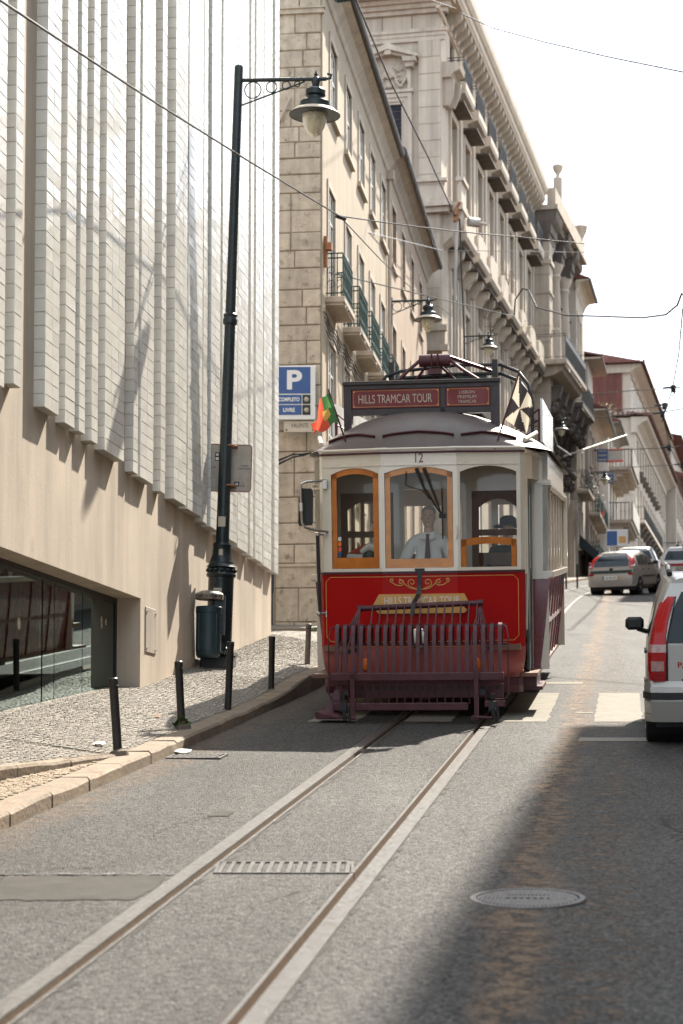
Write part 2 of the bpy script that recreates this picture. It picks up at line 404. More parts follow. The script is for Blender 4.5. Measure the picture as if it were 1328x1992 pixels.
strip(mb, KLs, rl0, -30, 31.5, 80, 0, 4); strip(mb, lambda Y: KX(Y) - .05, rl0, 31.5, 39.6, 8, 0, 2)
strip(mb, lambda Y: tc(Y) - 2.2, rl0, 39.6, 320, 90, 0, 2)
strip(mb, rl1, rr0, -30, 320, 160); strip(mb, rr1, lambda Y: tc(Y) + 6.2, -30, 320, 160, 0, 4)
road = struct(mb.build('road', 'asphalt'), 'worn grey asphalt street climbing between the buildings')
def rail(side, label):
    t = MB(); g = MB(); e = MB()
    n = 190
    for i in range(n):
        y0, y1 = -28 + i * .75, -28 + (i + 1) * .75
        if y1 > 112: break
        def q(m, a, b, za, zb):
            m.poly([(tc(y0) + side * a, y0, zg(y0) + za), (tc(y1) + side * a, y1, zg(y1) + za), (tc(y1) + side * b, y1, zg(y1) + zb), (tc(y0) + side * b, y0, zg(y0) + zb)][::int(side)])
        hi = .45; q(t, hi + HW, hi + .004, .008, .008); q(t, hi + .004, hi, .008, -.002)
        q(g, hi, hi - .004, -.002, -.045); q(g, hi - .004, hi - GR, -.045, -.045); q(g, hi - GR, hi - GR - .002, -.045, .004)
        q(t, hi - GR - .002, hi - GR - LP, .005, .005)
        q(t, hi + HW + .003, hi + HW, -.03, .008); q(t, hi - GR - LP, hi - GR - LP - .003, .005, -.03)
    r_ = t.build('tram_rail', 'rail_steel'); tag(r_, label, 'rail', 'grooved rails of the tram track')
    g.build('rail_groove', 'rail_rust', r_)
    rr = random.Random(5 + side)
    for i in range(150):
        y0 = 5 + i * .17; y1 = y0 + .17
        w0 = .004 + rr.random() ** 2 * .045 if i % 3 else .008
        a = hi_ = .45 + HW
        e.poly([(tc(y0) + side * a, y0, zg(y0) + .003), (tc(y1) + side * a, y1, zg(y1) + .003), (tc(y1) + side * (a + w0), y1, zg(y1) + .003), (tc(y0) + side * (a + w0 * .8), y0, zg(y0) + .003)][::int(side)])
    for i in range(150):
        y0 = 5 + i * .17; y1 = y0 + .17; w0 = rr.random() ** 3 * .05 + .002; a = .45 - GR - LP - .002
        e.poly([(tc(y0) + side * a, y0, zg(y0) + .003), (tc(y1) + side * a, y1, zg(y1) + .003), (tc(y1) + side * (a - w0), y1, zg(y1) + .003), (tc(y0) + side * (a - w0 * .6), y0, zg(y0) + .003)])
    e.build('mortar_edge', 'asphalt_dark', r_)['kind'] = 'stuff'
rail(-1, 'grooved steel tram rail on the kerb side of the track'); rail(1, 'grooved steel tram rail on the car side of the track')
# painted markings
AX = lambda a, Y: a + .141 * Y
def mark(name, a0, a1, y0, y1, label, m='road_paint', kind=True, rag=.012):
    rr = random.Random(int(a0 * 100) + 3); n = max(2, int((y1 - y0) / .12)); mb = MB(); rows = []
    for i in range(n + 1):
        Y = y0 + (y1 - y0) * i / n
        rows.append([(AX(a0 + rr.uniform(-rag, rag), Y), Y, zg(Y) + .004), (AX((a0 + a1) / 2, Y), Y, zg(Y) + .004), (AX(a1 + rr.uniform(-rag, rag), Y), Y, zg(Y) + .004)])
    mb.grid(rows); o = mb.build(name, m); o['kind'] = 'structure'; o['label'] = label; return o
for a0, w in ((-3.28, 'beside the kerb, left of the tram'), (-2.3, 'half under the red tram'), (-1.3, 'at the right flank of the tram'), (-.31, 'between the tram and the silver car'), (.70, 'under the silver car')):
    mark('crosswalk_stripe', a0, a0 + .5, 20.75, 25.0, 'worn white crosswalk stripe ' + w)
mark('stop_line', -1.45, -.55, 26.5, 26.85, 'thin white line across the lane beside the tram')
mark('stop_line', -.42, 3.6, 18.62, 18.98, 'thin white stop line in front of the silver car')
mark('stop_line', -.52, -.34, 21.85, 22.0, 'short white dash beside the crosswalk stripe', rag=.004)
# patched trench between the kerb and the track
def ragged(name, y0, y1, a0, a1, m, dz, label, seed=1, rag=.06):
    rr = random.Random(seed); rows = []; n = 26
    for i in range(n + 1):
        f = i / n; a = a0 + (a1 - a0) * f
        ya, yb = y0 + rr.uniform(-rag, rag) * .4, y1 + rr.uniform(-rag, rag)
        if i in (0, n): ya = yb = (y0 + y1) / 2
        rows.append([(AX(a, ya), ya, zg(ya) + dz), (AX(a, yb), yb, zg(yb) + dz)])
    mb = MB(); mb.grid(rows); o = mb.build(name, m); return struct(o, label)
ragged('road_patch', 10.15, 10.9, -3.35, -2.45, 'asphalt_patch', .004, 'smooth filled trench across the asphalt left of the rail', 2)
ragged('road_crack', 10.93, 10.965, -3.45, -2.43, 'black', .007, 'dark open crack along the filled trench', 9, .035)
ragged('road_crack', 11.18, 11.19, -3.3, -2.75, 'dark_open', .006, 'hairline crack beyond the filled trench', 11, .02)
ragged('pothole', 13.35, 13.6, -2.78, -2.63, 'asphalt_dark', .005, 'small dark hollow in the asphalt left of the rail', 4, .03)
def pitchrot(Y=10): return (math.atan(.1118), 0, -.14)
# manhole cover
mh = thing('manhole_cover', 'round ribbed cast iron manhole cover in the shaded lane', 'manhole cover', (.942, 10.2, zg(10.2)), pitchrot())
mb = MB(); mb.lathe([(.262, -.01), (.262, .008), (.29, .008), (.296, .0), (.296, -.02)], n=48); mb.build('frame', 'cast_iron', mh, 30)
mb = MB(); mb.lathe([(.0, .005), (.255, .005), (.255, -.01)], n=48); cov = mb.build('lid', 'cast_iron', mh, 30)
mb = MB()
for i in range(-12, 13):
    x = i * .02; h = math.sqrt(max(0, .245 ** 2 - x * x))
    if h < .03: continue
    if abs(i) <= 5: mb.box(x - .005, x + .005, .075, h, .004, .009); mb.box(x - .005, x + .005, -h, -.075, .004, .009)
    else: mb.box(x - .005, x + .005, -h, h, .004, .009)
for k in range(7):
    mb.box(-.11 + k * .034, -.088 + k * .034, -.02, .018, .004, .010)
mb.build('rib', 'cast_iron', cov)['kind'] = 'stuff'
crk = random.Random(21)
for a0, y0, n_, lb in ((-2.9, 12.4, 16, 'branching hairline crack in the asphalt left of the track'), (-1.9, 9.2, 14, 'hairline crack between the tram rails'), (-.9, 13.2, 18, 'long hairline crack right of the track'), (.3, 12.2, 16, 'hairline crack in the shaded lane'), (-2.75, 17.6, 12, 'short crack in the asphalt in the tram shadow')):
    mb = MB(); a, y, q = a0, y0, []
    for k in range(n_): q.append((AX(a, y), y)); a += crk.uniform(-.07, .07) + .012; y += crk.uniform(.03, .16)
    for (xa, ya), (xb, yb) in zip(q, q[1:]): w_ = crk.uniform(.003, .008); mb.poly([(xa - w_, ya, zg(ya) + .003), (xa + w_, ya, zg(ya) + .003), (xb + w_, yb, zg(yb) + .003), (xb - w_, yb, zg(yb) + .003)])
    struct(mb.build('road_crack', 'asphalt_dark'), lb)
mb = MB()
for x0 in (-.2, .13): mb.box(x0, x0 + .07, -.008, .008, .0045, .0062)
mb.build('lifting_slot', 'black', cov)
# drain grate between the rails
GYc = 11.18
dg = thing('drain_grate', 'long slotted steel drain grate set between the tram rails', 'drain grate', (tc(GYc), GYc, zg(GYc)), (math.atan(.1118), 0, 0))
mb = MB(); hw = .385
for (x0, x1, y0, y1) in ((-hw, hw, -.20, -.182), (-hw, hw, .182, .20), (-hw, -hw + .018, -.182, .182), (hw - .018, hw, -.182, .182)): mb.box(x0, x1, y0, y1, -.04, .008)
mb.build('frame', 'rail_steel', dg)
mb = MB(); mb.box(-hw + .018, hw - .018, -.182, .182, -.06, -.004); mb.build('drain_pit', 'cast_iron', dg)
mb = MB(); mb.prism([(-.008, -.182), (.016, -.182), (.028, .182), (.004, .182)], 'z', -.03, .008); me = mb.mesh('bar', 'rail_steel')
for i in range(14): link('bar', me, dg, None, (-hw + .035 + i * (2 * hw - .07) / 13 - .01, 0, 0))
# gutter grate
g2 = thing('gutter_grate', 'dark iron gutter grate with slanted bars beside the kerb', 'drain grate', (KX(17.25) + .26, 17.2, zg(17.2) + .002), (math.atan(.1118), 0, -.14))
mb = MB()
for (x0, x1, y0, y1) in ((-.24, .24, -.17, -.15), (-.24, .24, .15, .17), (-.24, -.22, -.15, .15), (.22, .24, -.15, .15)): mb.box(x0, x1, y0, y1, -.03, .012)
mb.build('frame', 'cast_iron', g2)
mb = MB(); mb.box(-.22, .22, -.15, .15, -.04, .001); mb.build('drain_pit', 'black', g2)
mb = MB(); mb.prism([(-.012, -.15), (.008, -.15), (.04, .15), (.02, .15)], 'z', -.02, .012); me = mb.mesh('bar', 'cast_iron')
for i in range(10): link('bar', me, g2, None, (-.2 + i * .04, 0, 0))

# ------------------------------------------------------------------ pavements, kerbs, cobbles
K2 = lambda Y: -1.78 - .394 * (16.4 - Y)             # upper kerb that splits off towards the wall
KWD = .23
def up_in(Y): return max(KX(Y) - KWD, -99) if Y > 16.4 else min(K2(Y) - .2, KX(Y) - KWD)
def hz(X, Y):
    hk = kh(Y) if Y > 16.4 else .108 + (16.4 - Y) * .042
    a, b = up_in(Y), BW(Y)
    f = min(1.15, max(0, (a - X) / max(.05, a - b)))
    return hk - .006 + (wb(Y) - hk) * f
mb = MB(); rows = []
for i in range(61):
    Y = 11.6 + i * (31.4 - 11.6) / 60; a = up_in(Y) + .02; b = min(BW(Y) - 3.2, a - .3)
    rows.append([(a + (b - a) * j / 8, Y, zg(Y) + hz(a + (b - a) * j / 8, Y) - .006) for j in range(9)])
mb.grid(rows)
pave = struct(mb.build('pavement', 'mortar'), 'pale limestone cobble pavement under the tiled building')
mb = MB(); rows = []
for i in range(50):
    Y = -14 + i * .62; a = KX(Y) - KWD + .02; b = min(K2(Y), a) if Y > 11.5 else BW(Y) - .6
    if Y > 16.4: break
    rows.append([(a + (b - a) * j / 5, Y, zg(Y) + .091) for j in range(6)])
mb.grid(rows)
lowp = struct(mb.build('lower_pavement', 'mortar'), 'ochre cobble strip between the two kerbs')
mb = MB(); rows = []
for i in range(18):
    Y = 31.3 + i * .5; k = min(1, max(0, (Y - 31.3) / 1.5))
    rows.append([(x, Y, zg(Y) + (.10 + max(0, (KX(Y) - x)) * .06 if x < KX(Y) else .02) * (1 - k) + k * (.015 + max(0, KX(Y) - x) * .022)) for x in (-14, -6, -3, -1.5, -.5, KX(Y) - .4, KX(Y) + .15)])
mb.grid(rows); alley = struct(mb.build('alley_paving', 'mortar'), 'cobbled mouth of the side alley')
def alz(x, Y):
    k = min(1, max(0, (Y - 31.3) / 1.5))
    return zg(Y) + (.10 + max(0, (KX(Y) - x)) * .06) * (1 - k) + k * (.015 + max(0, KX(Y) - x) * .022)
def cobbles(parent, m, inside, zf, y0, y1, step, n_parts, seed, a_lo, a_hi):
    rr = random.Random(seed); big = MB(); spots = []
    na = int((a_hi - a_lo) / step); Y = y0
    while Y < y1:
        dy = step * rr.uniform(.92, 1.08)
        sh = rr.uniform(0, step)
        for i in range(na):
            a = a_lo + i * step + sh + rr.uniform(-.1, .1) * step; yy = Y + rr.uniform(-.14, .14) * step
            x = AX(a, yy)
            if inside(x, yy): spots.append((x, yy, step * rr.uniform(.44, .49), dy * rr.uniform(.44, .49), rr.uniform(-.14, .14), rr.uniform(-.002, .002), rr.uniform(-.03, .03), rr.uniform(-.03, .03)))
        Y += dy
    spots.sort(key=lambda q: q[1])
    vis = [q for q in spots if 664 + 3900 * q[0] / q[1] > -15]
    near = set(id(q) for q in vis[:n_parts]); metas = []
    for k in range(8):
        b = MB(); w, l = .43, .43; j = [rr.uniform(-.05, .05) for _ in range(8)]
        t = [(-w + j[0], -l + j[1]), (w + j[2], -l + j[3]), (w + j[4], l + j[5]), (-w + j[6], l + j[7])]
        b.add([(x * 1.05, y * 1.05, -.3) for x, y in t] + [(x, y, -.04) for x, y in t] + [(x * .9, y * .9, .03) for x, y in t],
              [(0, 1, 5, 4), (1, 2, 6, 5), (2, 3, 7, 6), (3, 0, 4, 7), (4, 5, 9, 8), (5, 6, 10, 9), (6, 7, 11, 10), (7, 4, 8, 11), (8, 9, 10, 11)]); metas.append(b)
    mes = [b.mesh('cobble', m) for b in metas]
    for q in spots:
        x, y, w, l, rz, dz, tx, ty = q; z = zf(x, y) + dz; k = rr.randrange(8)
        if id(q) in near:
            o = link('cobble', mes[k], parent, None, (x, y, z)); o.scale = (w * 2.25, l * 2.25, .06); o.rotation_euler = (tx + .11, ty, rz)
        else:
            c_, s_ = math.cos(rz), math.sin(rz)
            big.add([(x + (vx * w * c_ - vy * l * s_) * 2.25, y + (vx * w * s_ + vy * l * c_) * 2.25, z + vz * .06 + vy * l * 2.25 * (.11 + tx) - vx * w * 2.25 * ty) for vx, vy, vz in metas[k].v], metas[k].f)
    o = big.build('cobbles', m, parent); o['kind'] = 'stuff'; return o
cobbles(pave, 'cobble', lambda x, y: x < up_in(y) - .03 and x > BW(y) - (.02 if y > 22.5 else .34), lambda x, y: zg(y) + hz(x, y), 12.6, 31.2, .052, 300, 3, -6.6, -3.8)
cobbles(lowp, 'cobble_tan', lambda x, y: x < KX(y) - KWD - .02 and x > K2(y) + .03, lambda x, y: zg(y) + .098, 11.4, 16.3, .058, 300, 4, -5.6, -3.9)
cobbles(alley, 'cobble', lambda x, y: x < KX(y) + .1, alz, 31.3, 39.5, .085, 0, 6, -8.5, -3.8)
# kerb stones
def kerb_run(parent, pts, h, wdt, label, seed, drop=.08):
    rr = random.Random(seed)
    for (xa, ya), (xb, yb) in zip(pts, pts[1:]):
        za, zb = zg(ya), zg(yb); ha, hb = h(ya), h(yb)
        d = Vector((xb - xa, yb - ya, 0)); ln = d.length; d.normalize(); nrm = Vector((-d.y, d.x, 0))   # to the left of the run: pavement side
        g = .006; mb = MB(); b = .018
        for k, (f, zz, hh) in enumerate(((g, za, ha), (ln - g, zb, hb))):
            pass
        def ring(f, zz, hh):
            p = Vector((xa, ya, 0)) + d * f; j = rr.uniform(-.006, .006); jh = rr.uniform(-.008, .008)
            pr = [(0 + j, -drop), (0 + j, hh - b * 1.3 + jh), (b, hh + jh), (wdt - .01, hh + jh * .5), (wdt, hh - .012), (wdt, -drop)]
            return [tuple(p + nrm * u + Vector((0, 0, zz + w))) for u, w in pr]
        rows = []
        for k in range(4):
            f = k / 3; rows.append(ring(g + (ln - 2 * g) * f, za + (zb - za) * f, ha + (hb - ha) * f))
        n = 6; vs = sum(rows, []); fs = [(i * n + j, (i + 1) * n + j, (i + 1) * n + j + 1, i * n + j + 1) for i in range(3) for j in range(n - 1)]
        fs += [tuple(range(n)), tuple(range(4 * n - 1, 3 * n - 1, -1))]
        mb.add(vs, fs); mb.build('kerb_stone', 'kerb_stone', parent, 30)
ys = [-12 + i * 2.0 for i in range(11)] + [10 + i * .95 for i in range(23)]
kerb_run(pave, [(KX(y), y) for y in ys], kh, KWD, '', 1)
ys = [9.4, 11.4, 12.3, 13.2, 14.0, 14.85, 15.6, 16.35]
kerb_run(pave, [(K2(y), y) for y in ys], lambda Y: .112 + (16.4 - Y) * .042, .2, '', 2, .02)
# pavement of the cream house, beyond the alley, and on along the street
def fk(Y): return KX(Y) - .1 if Y < 60 else max(KX(Y) - .1, tc(Y) - 1.9)
mb = MB(); mb.grid([[(-14, 39.75, zg(39.7) + .12), (fk(39.75) - .15, 39.75, zg(39.7) + .12)], [(-14, 41.0, zg(41) + .12), (fk(41) - .15, 41.0, zg(41) + .12)]])
rows = []
for i in range(60):
    Y = 41.0 + i * 4; rows.append([(fk(Y) - 9, Y, zg(Y) + .125), (fk(Y) - .2, Y, zg(Y) + .12)])
mb.grid(rows); p2 = struct(mb.build('far_pavement', 'cobble_far'), 'pale pavement beyond the alley along the house fronts')
kerb_run(p2, [(fk(39.6) - .2 - i * .9, 39.6) for i in range(10)][::-1], lambda Y: .13, .2, '', 3)
kerb_run(p2, [(fk(39.6), 39.6)] + [(fk(41 + i * 1.6), 41 + i * 1.6) for i in range(9)] + [(fk(56 + i * 6), 56 + i * 6) for i in range(20)], lambda Y: .13, .22, '', 3)
# right-hand pavement (beyond the parked cars)
mb = MB(); rows = []
for i in range(70):
    Y = -28 + i * 4.5; rows.append([(tc(Y) + 6.1, Y, zg(Y) - .02), (tc(Y) + 6.1, Y, zg(Y) + .13), (tc(Y) + 12.5, Y, zg(Y) + .15)])
mb.grid(rows); struct(mb.build('right_pavement', 'cobble_far'), 'pavement on the shaded side of the street')
# ------------------------------------------------------------------ buildings
def front(name, label, cat, x0, y0, th, group=None):
    # base Empty of a street front: local x runs up the street, -y faces the street, z is measured from the base
    z0 = zg(y0); e = thing(name, label, cat, (x0, y0, z0), (0, 0, math.atan2(1, th)), group)
    e['_z'] = z0; return e
def holes(mb, s0, s1, z0, z1, ops, dep, y=0, rev=1):
    # wall face in the plane y with rectangular openings; reveals run back by dep
    xs = sorted({s0, s1, *[o[0] for o in ops], *[o[1] for o in ops]}); zs = sorted({z0, z1, *[o[2] for o in ops], *[o[3] for o in ops]})
    xs = [x for x in xs if s0 <= x <= s1]; zs = [z for z in zs if z0 <= z <= z1]
    for a, b in zip(xs, xs[1:]):
        for c, d in zip(zs, zs[1:]):
            mx, mz = (a + b) / 2, (c + d) / 2
            if any(o[0] < mx < o[1] and o[2] < mz < o[3] for o in ops): continue
            mb.poly([(a, y, c), (b, y, c), (b, y, d), (a, y, d)])
    if rev: mb.mt(rev if rev > 1 else 0)
    for a, b, c, d in ops:
        mb.poly([(a, y, c), (a, y, d), (a, y + dep, d), (a, y + dep, c)]); mb.poly([(b, y, d), (b, y, c), (b, y + dep, c), (b, y + dep, d)])
        mb.poly([(a, y, d), (b, y, d), (b, y + dep, d), (a, y + dep, d)]); mb.poly([(b, y, c), (a, y, c), (a, y + dep, c), (b, y + dep, c)])
    mb.mt(0)
def shell(mb, s0, s1, z0, z1, y0, y1, front_face=False):
    # closed body behind a front face
    mb.poly([(s0, y0, z0), (s0, y0, z1), (s0, y1, z1), (s0, y1, z0)]); mb.poly([(s1, y0, z1), (s1, y0, z0), (s1, y1, z0), (s1, y1, z1)])
    mb.poly([(s0, y0, z1), (s1, y0, z1), (s1, y1, z1), (s0, y1, z1)]); mb.poly([(s1, y1, z0), (s0, y1, z0), (s0, y1, z1), (s1, y1, z1)])
    if front_face: mb.poly([(s0, y0, z0), (s1, y0, z0), (s1, y0, z1), (s0, y0, z1)])
WIN = {}
def window(par, s, z, w, h, dep, fr='white_paint', glass='window_glass', style='casement', z0=0, y=0, cols=2, bars=(.72,), arch=0, label=None):
    # timber window: frame (part) > pane (sub-part); alike windows share meshes
    key = (round(w, 2), round(h, 2), fr, glass, cols, bars, arch)
    if key not in WIN:
        m = MB(); t = .055; d = .05
        top = h - arch
        m.box(0, t, 0, d, 0, top); m.box(w - t, w, 0, d, 0, top); m.box(t, w - t, 0, d, 0, t * 1.3)
        if arch:
            r = (w * w / 4 + arch * arch) / (2 * arch); a0 = math.asin(w / 2 / r)
            P = [(w / 2 + r * math.sin(-a0 + 2 * a0 * k / 8), h - r + r * math.cos(-a0 + 2 * a0 * k / 8)) for k in range(9)]
            for p, q in zip(P, P[1:]): m.prism([p, q, (q[0], q[1] - t * 1.2), (p[0], p[1] - t * 1.2)], 'y', 0, d)
        else: m.box(t, w - t, 0, d, h - t, h)
        for k in range(1, cols): x = w * k / cols; m.box(x - .035, x + .035, -.012, d, t, top - (0 if arch else t) * .5)
        for b in bars:
            for k in range(cols): m.box(w * k / cols + .04, w * (k + 1) / cols - .04, -.004, d, h * b - .025, h * b + .025)
        g = MB()
        if arch: g.poly([(t * .5, .03, t), (w - t * .5, .03, t)] + [(x, .03, zz) for x, zz in P[::-1]])
        else: g.poly([(t * .5, .03, t * .5), (w - t * .5, .03, t * .5), (w - t * .5, .03, h - t * .5), (t * .5, .03, h - t * .5)])
        WIN[key] = (m.mesh('window', fr), g.mesh('pane', glass))
    a, b = WIN[key]
    o = link('window', a, par, label, (s, y + dep, z - z0)); link('pane', b, o); return o

# ---- 1. tiled building on the left
tb = front('tiled_building', 'modern building clad in vertical fins of white glazed tiles over a beige plaster base', 'building', -2.25, 22.6, .139)
Z0 = tb['_z']
mb = MB(Z0)
rec = (-11.0, -.10, 1.2, 3.76)
holes(mb, -16, 8.42, .2, 17, [rec], .30)
shell(mb, -16, 8.42, .2, 17, .30, 12); mb.poly([(8.42, 0, .2), (8.42, 0, 17), (8.42, .3, 17), (8.42, .3, .2)][::-1])
# take the body face away behind the opening: the room box below closes it
wall = mb.build('plaster_wall', 'plaster_warm', tb)
mb = MB(Z0)  # dim room behind the glass
mb.poly([(-11, 3.2, 1.2), (-.12, 3.2, 1.2), (-.12, 3.2, 3.76), (-11, 3.2, 3.76)]); mb.poly([(-11, .31, 2.05), (-.12, .31, 2.6), (-.12, 3.2, 2.6), (-11, 3.2, 2.05)])
mb.poly([(-11, .31, 3.755), (-.12, .31, 3.755), (-.12, 3.2, 3.755), (-11, 3.2, 3.755)]); mb.poly([(-.12, .31, 1.2), (-.12, 3.2, 1.2), (-.12, 3.2, 3.76), (-.12, .31, 3.76)])
dm('room', (.075, .088, .085), .8); mb.build('shop_room', 'room', tb)
for a, b in ((-11, -3.02), (-2.98, -2.0 - .58), (-2.56, -1.52), (-1.50, -.12)):
    mb = MB(Z0); mb.box(a, b, .285, .297, 1.3, 3.74); mb.build('shop_pane', 'shop_glass', wall)
mb = MB(Z0); mb.box(-11, -.10, .27, .31, 3.70, 3.76); mb.box(-.14, -.10, .27, .31, 1.3, 3.70); mb.build('shop_frame', 'black_iron', tb)
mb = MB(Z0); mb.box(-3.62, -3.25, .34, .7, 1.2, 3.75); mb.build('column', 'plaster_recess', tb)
mb = MB(Z0); mb.box(-11, -.10, .255, .30, 1.2, 2.10); 
me = mb.build('shop_sill', 'kerb_stone', tb); bpy.data.objects.remove(me)
mb = MB(Z0); mb.prism([(-11, 1.55), (-.10, 2.66), (-.10, 2.725), (-11, 1.66)], 'y', .25, .30); mb.build('shop_sill', 'kerb_stone', tb)
mb = MB(Z0); P = [(-1.42, 2.62), (-.95, 2.68), (-.92, 2.95), (-1.02, 3.2), (-1.14, 3.42), (-1.3, 3.46), (-1.38, 3.3), (-1.44, 3.0)]
mb.prism(P, 'y', .302, .306); mb.build('dark_decal', 'dark_open', tb)
mb = MB(Z0); mb.prism([(-.9, 2.62), (-.13, 2.66), (-.13, 3.7), (-.62, 3.7), (-.75, 3.3)], 'y', .36, .40); mb.build('dark_curtain', 'dark_open', tb)
for s, z, r in ((-3.78, 3.2, .05), (-.74, 3.47, .035), (-.73, 3.41, .03), (-.55, 3.46, .03)):
    mb = MB(Z0); mb.prism([(s + r * math.cos(k * PI / 6), z + r * 1.2 * math.sin(k * PI / 6)) for k in range(12)], 'y', .279, .284); mb.build('round_sticker', 'plate_cream', tb)
mb = MB(Z0); mb.bbox(.12, .64, -.012, .02, 3.17, 3.69, .006); ap = mb.build('access_panel', 'plaster_recess', tb)
mb = MB(Z0); mb.lathe([(0, -.012), (.014, -.012), (.016, 0)], n=10, M_=Matrix.Rotation(PI / 2, 4, 'X').to_4x4() @ Matrix.Scale(-1, 4, (0, 0, 1)))
sc_ = mb.mesh('screw', 'steel')
for s in (.17, .59):
    for z in (3.22, 3.64): link('screw', sc_, ap, None, (s, -.012, z))
FINS = [(-8.6, -8.2, 5.1), (-7.9, -7.1, 5.1), (-6.9, -6.5, 5.1), (-6.0, -5.52, 5.10), (-5.26, -5.04, 5.19), (-4.31, -3.84, 5.16), (-3.59, -3.24, 5.14), (-3.12, -2.9, 5.14), (-2.66, -2.42, 5.12), (-2.16, -1.34, 5.11),
        (-.86, -.64, 5.08), (-.55, .07, 5.07), (.46, .70, 5.05), (1.08, 1.76, 5.05), (1.85, 2.70, 5.03), (2.79, 3.05, 4.99), (3.15, 3.75, 4.97), (3.89, 4.96, 4.96), (5.04, 5.81, 4.92), (6.0, 6.24, 4.91), (6.48, 7.07, 4.91), (7.17, 7.87, 4.89), (8.05, 8.42, 4.88)]
TH = .127; cand = []; ux, uy = math.cos(tb.rotation_euler.z), math.sin(tb.rotation_euler.z)
trr = random.Random(11)
fins = []
for fi, (a, b, zb) in enumerate(FINS):
    d = .10 + trr.uniform(-.012, .016)
    if a > 2.4: d += .01
    m = MB(Z0); m.box(a + .004, b - .004, -d + .006, .04, zb + .003, 16.2)
    f = m.build('tiled_fin', 'grout', tb)
    nx = max(1, round((b - a) / .27)); rest = []
    z = zb; k = 0
    while z < 16.1:
        zh = TH
        for c in range(nx):                        # street face
            xa, xb = a + (b - a) * c / nx, a + (b - a) * (c + 1) / nx
            rest.append((xa, xb, z, z + zh, 0, d))
        rest.append((0, d, z, z + zh, 1, a))       # face turned down the street
        if b > 0 or True: pass
        z += zh; k += 1
    for q in rest:
        s = (q[0] + q[1]) / 2 if q[4] == 0 else q[5]
        Yw = 22.6 + s * uy; Xw = -2.25 + s * ux; zc = (q[2] + q[3]) / 2
        px, py = 664 + 3900 * Xw / Yw, 1510 - 3900 * (zc - 1.76) / Yw
        ok = px > -10 and py > -40
        cand.append((Yw if ok else 999, fi, q))
    fins.append((f, d))
cand.sort(key=lambda c: c[0]); tile_mesh = {}
def tile_geo(m, q, jit):
    x0, x1, z0, z1, kind, p = q; g = .0022; j = [trr.uniform(-.0022, .0022) for _ in range(4)] if jit else [0] * 4
    if kind == 0:
        y = -p; o = [(x0 + g, z0 + g), (x1 - g, z0 + g), (x1 - g, z1 - g), (x0 + g, z1 - g)]
        m.add([(x, y + .008, z) for x, z in o] + [(x + (.003 if i in (0, 3) else -.003), y - .002 + j[i], z + (.003 if i < 2 else -.003)) for i, (x, z) in enumerate(o)],
              [(0, 1, 5, 4), (1, 2, 6, 5), (2, 3, 7, 6), (3, 0, 4, 7), (4, 5, 6, 7)])
    else:
        x = p; o = [(-x1 - .004, z0 + g), (-x0, z0 + g), (-x0, z1 - g), (-x1 - .004, z1 - g)]
        m.add([(x + .008, y, z) for y, z in o] + [(x - .002 + j[i], y, z + (.003 if i < 2 else -.003)) for i, (y, z) in enumerate(o)],
              [(4, 7, 6, 5), (0, 4, 5, 1), (1, 5, 6, 2), (2, 6, 7, 3), (3, 7, 4, 0)])
joined = {}
for i, (yy, fi, q) in enumerate(cand):
    if i < 300:
        m = MB(Z0); tile_geo(m, q, True); m.build('tile', 'tile', fins[fi][0])
    else: tile_geo(joined.setdefault(fi, MB(Z0)), q, True)
for fi, m in joined.items():
    o = m.build('tiles', 'tile', fins[fi][0]); o['kind'] = 'stuff'
# drain pipe at its far corner
mb = MB(Z0); mb.tube([(8.47, .12, 4.1), (8.47, .12, 16)], .05, 10); mb.build('drain_pipe', 'sign_back', tb)

# ---- 2. cream corner house with ashlar corner
H2 = front('cream_house', 'cream plastered house with a stone block corner and green iron balconies', 'building', -.42, 41, .128)
Z2 = H2['_z']
top_w = [(1.30, 2.40), (4.0, 5.03), (6.5, 7.6), (8.95, 10.0), (11.5, 12.6)]
mid_w = [(1.0, 2.08), (3.9, 5.0), (6.4, 7.5), (8.85, 9.95), (11.3, 12.4)]
low_w = [(1.0, 2.2), (3.6, 4.7), (6.2, 7.3), (8.7, 9.8), (11.2, 12.3)]
ops = [(a, b, 16.0, 17.6) for a, b in top_w] + [(a, b, 11.88, 14.3) for a, b in mid_w] + [(a, b, 8.2, 10.98) for a, b in low_w] + [(a, b, 5.2, 7.3) for a, b in low_w[1:]]
mb = MB(Z2); holes(mb, .42, 13.15, 4.4, 18.35, ops, .16)
shell(mb, .0, 13.15, 4.4, 18.35, .17, 11)
mb.build('plaster_wall', 'cream_plaster', H2)
for a, b in top_w: window(H2, a, 16.0, b - a, 1.6, .03, 'white_paint', z0=Z2, arch=.22, bars=(.55,))
for a, b in mid_w: window(H2, a, 11.88, b - a, 2.42, .03, 'white_paint', z0=Z2, bars=(.25, .74))
for a, b in low_w: window(H2, a, 8.2, b - a, 2.78, .03, 'white_paint', z0=Z2, bars=(.3, .78))
for a, b in low_w[1:]: window(H2, a, 5.2, b - a, 2.1, .10, 'dark_frame', z0=Z2, bars=(.7,))
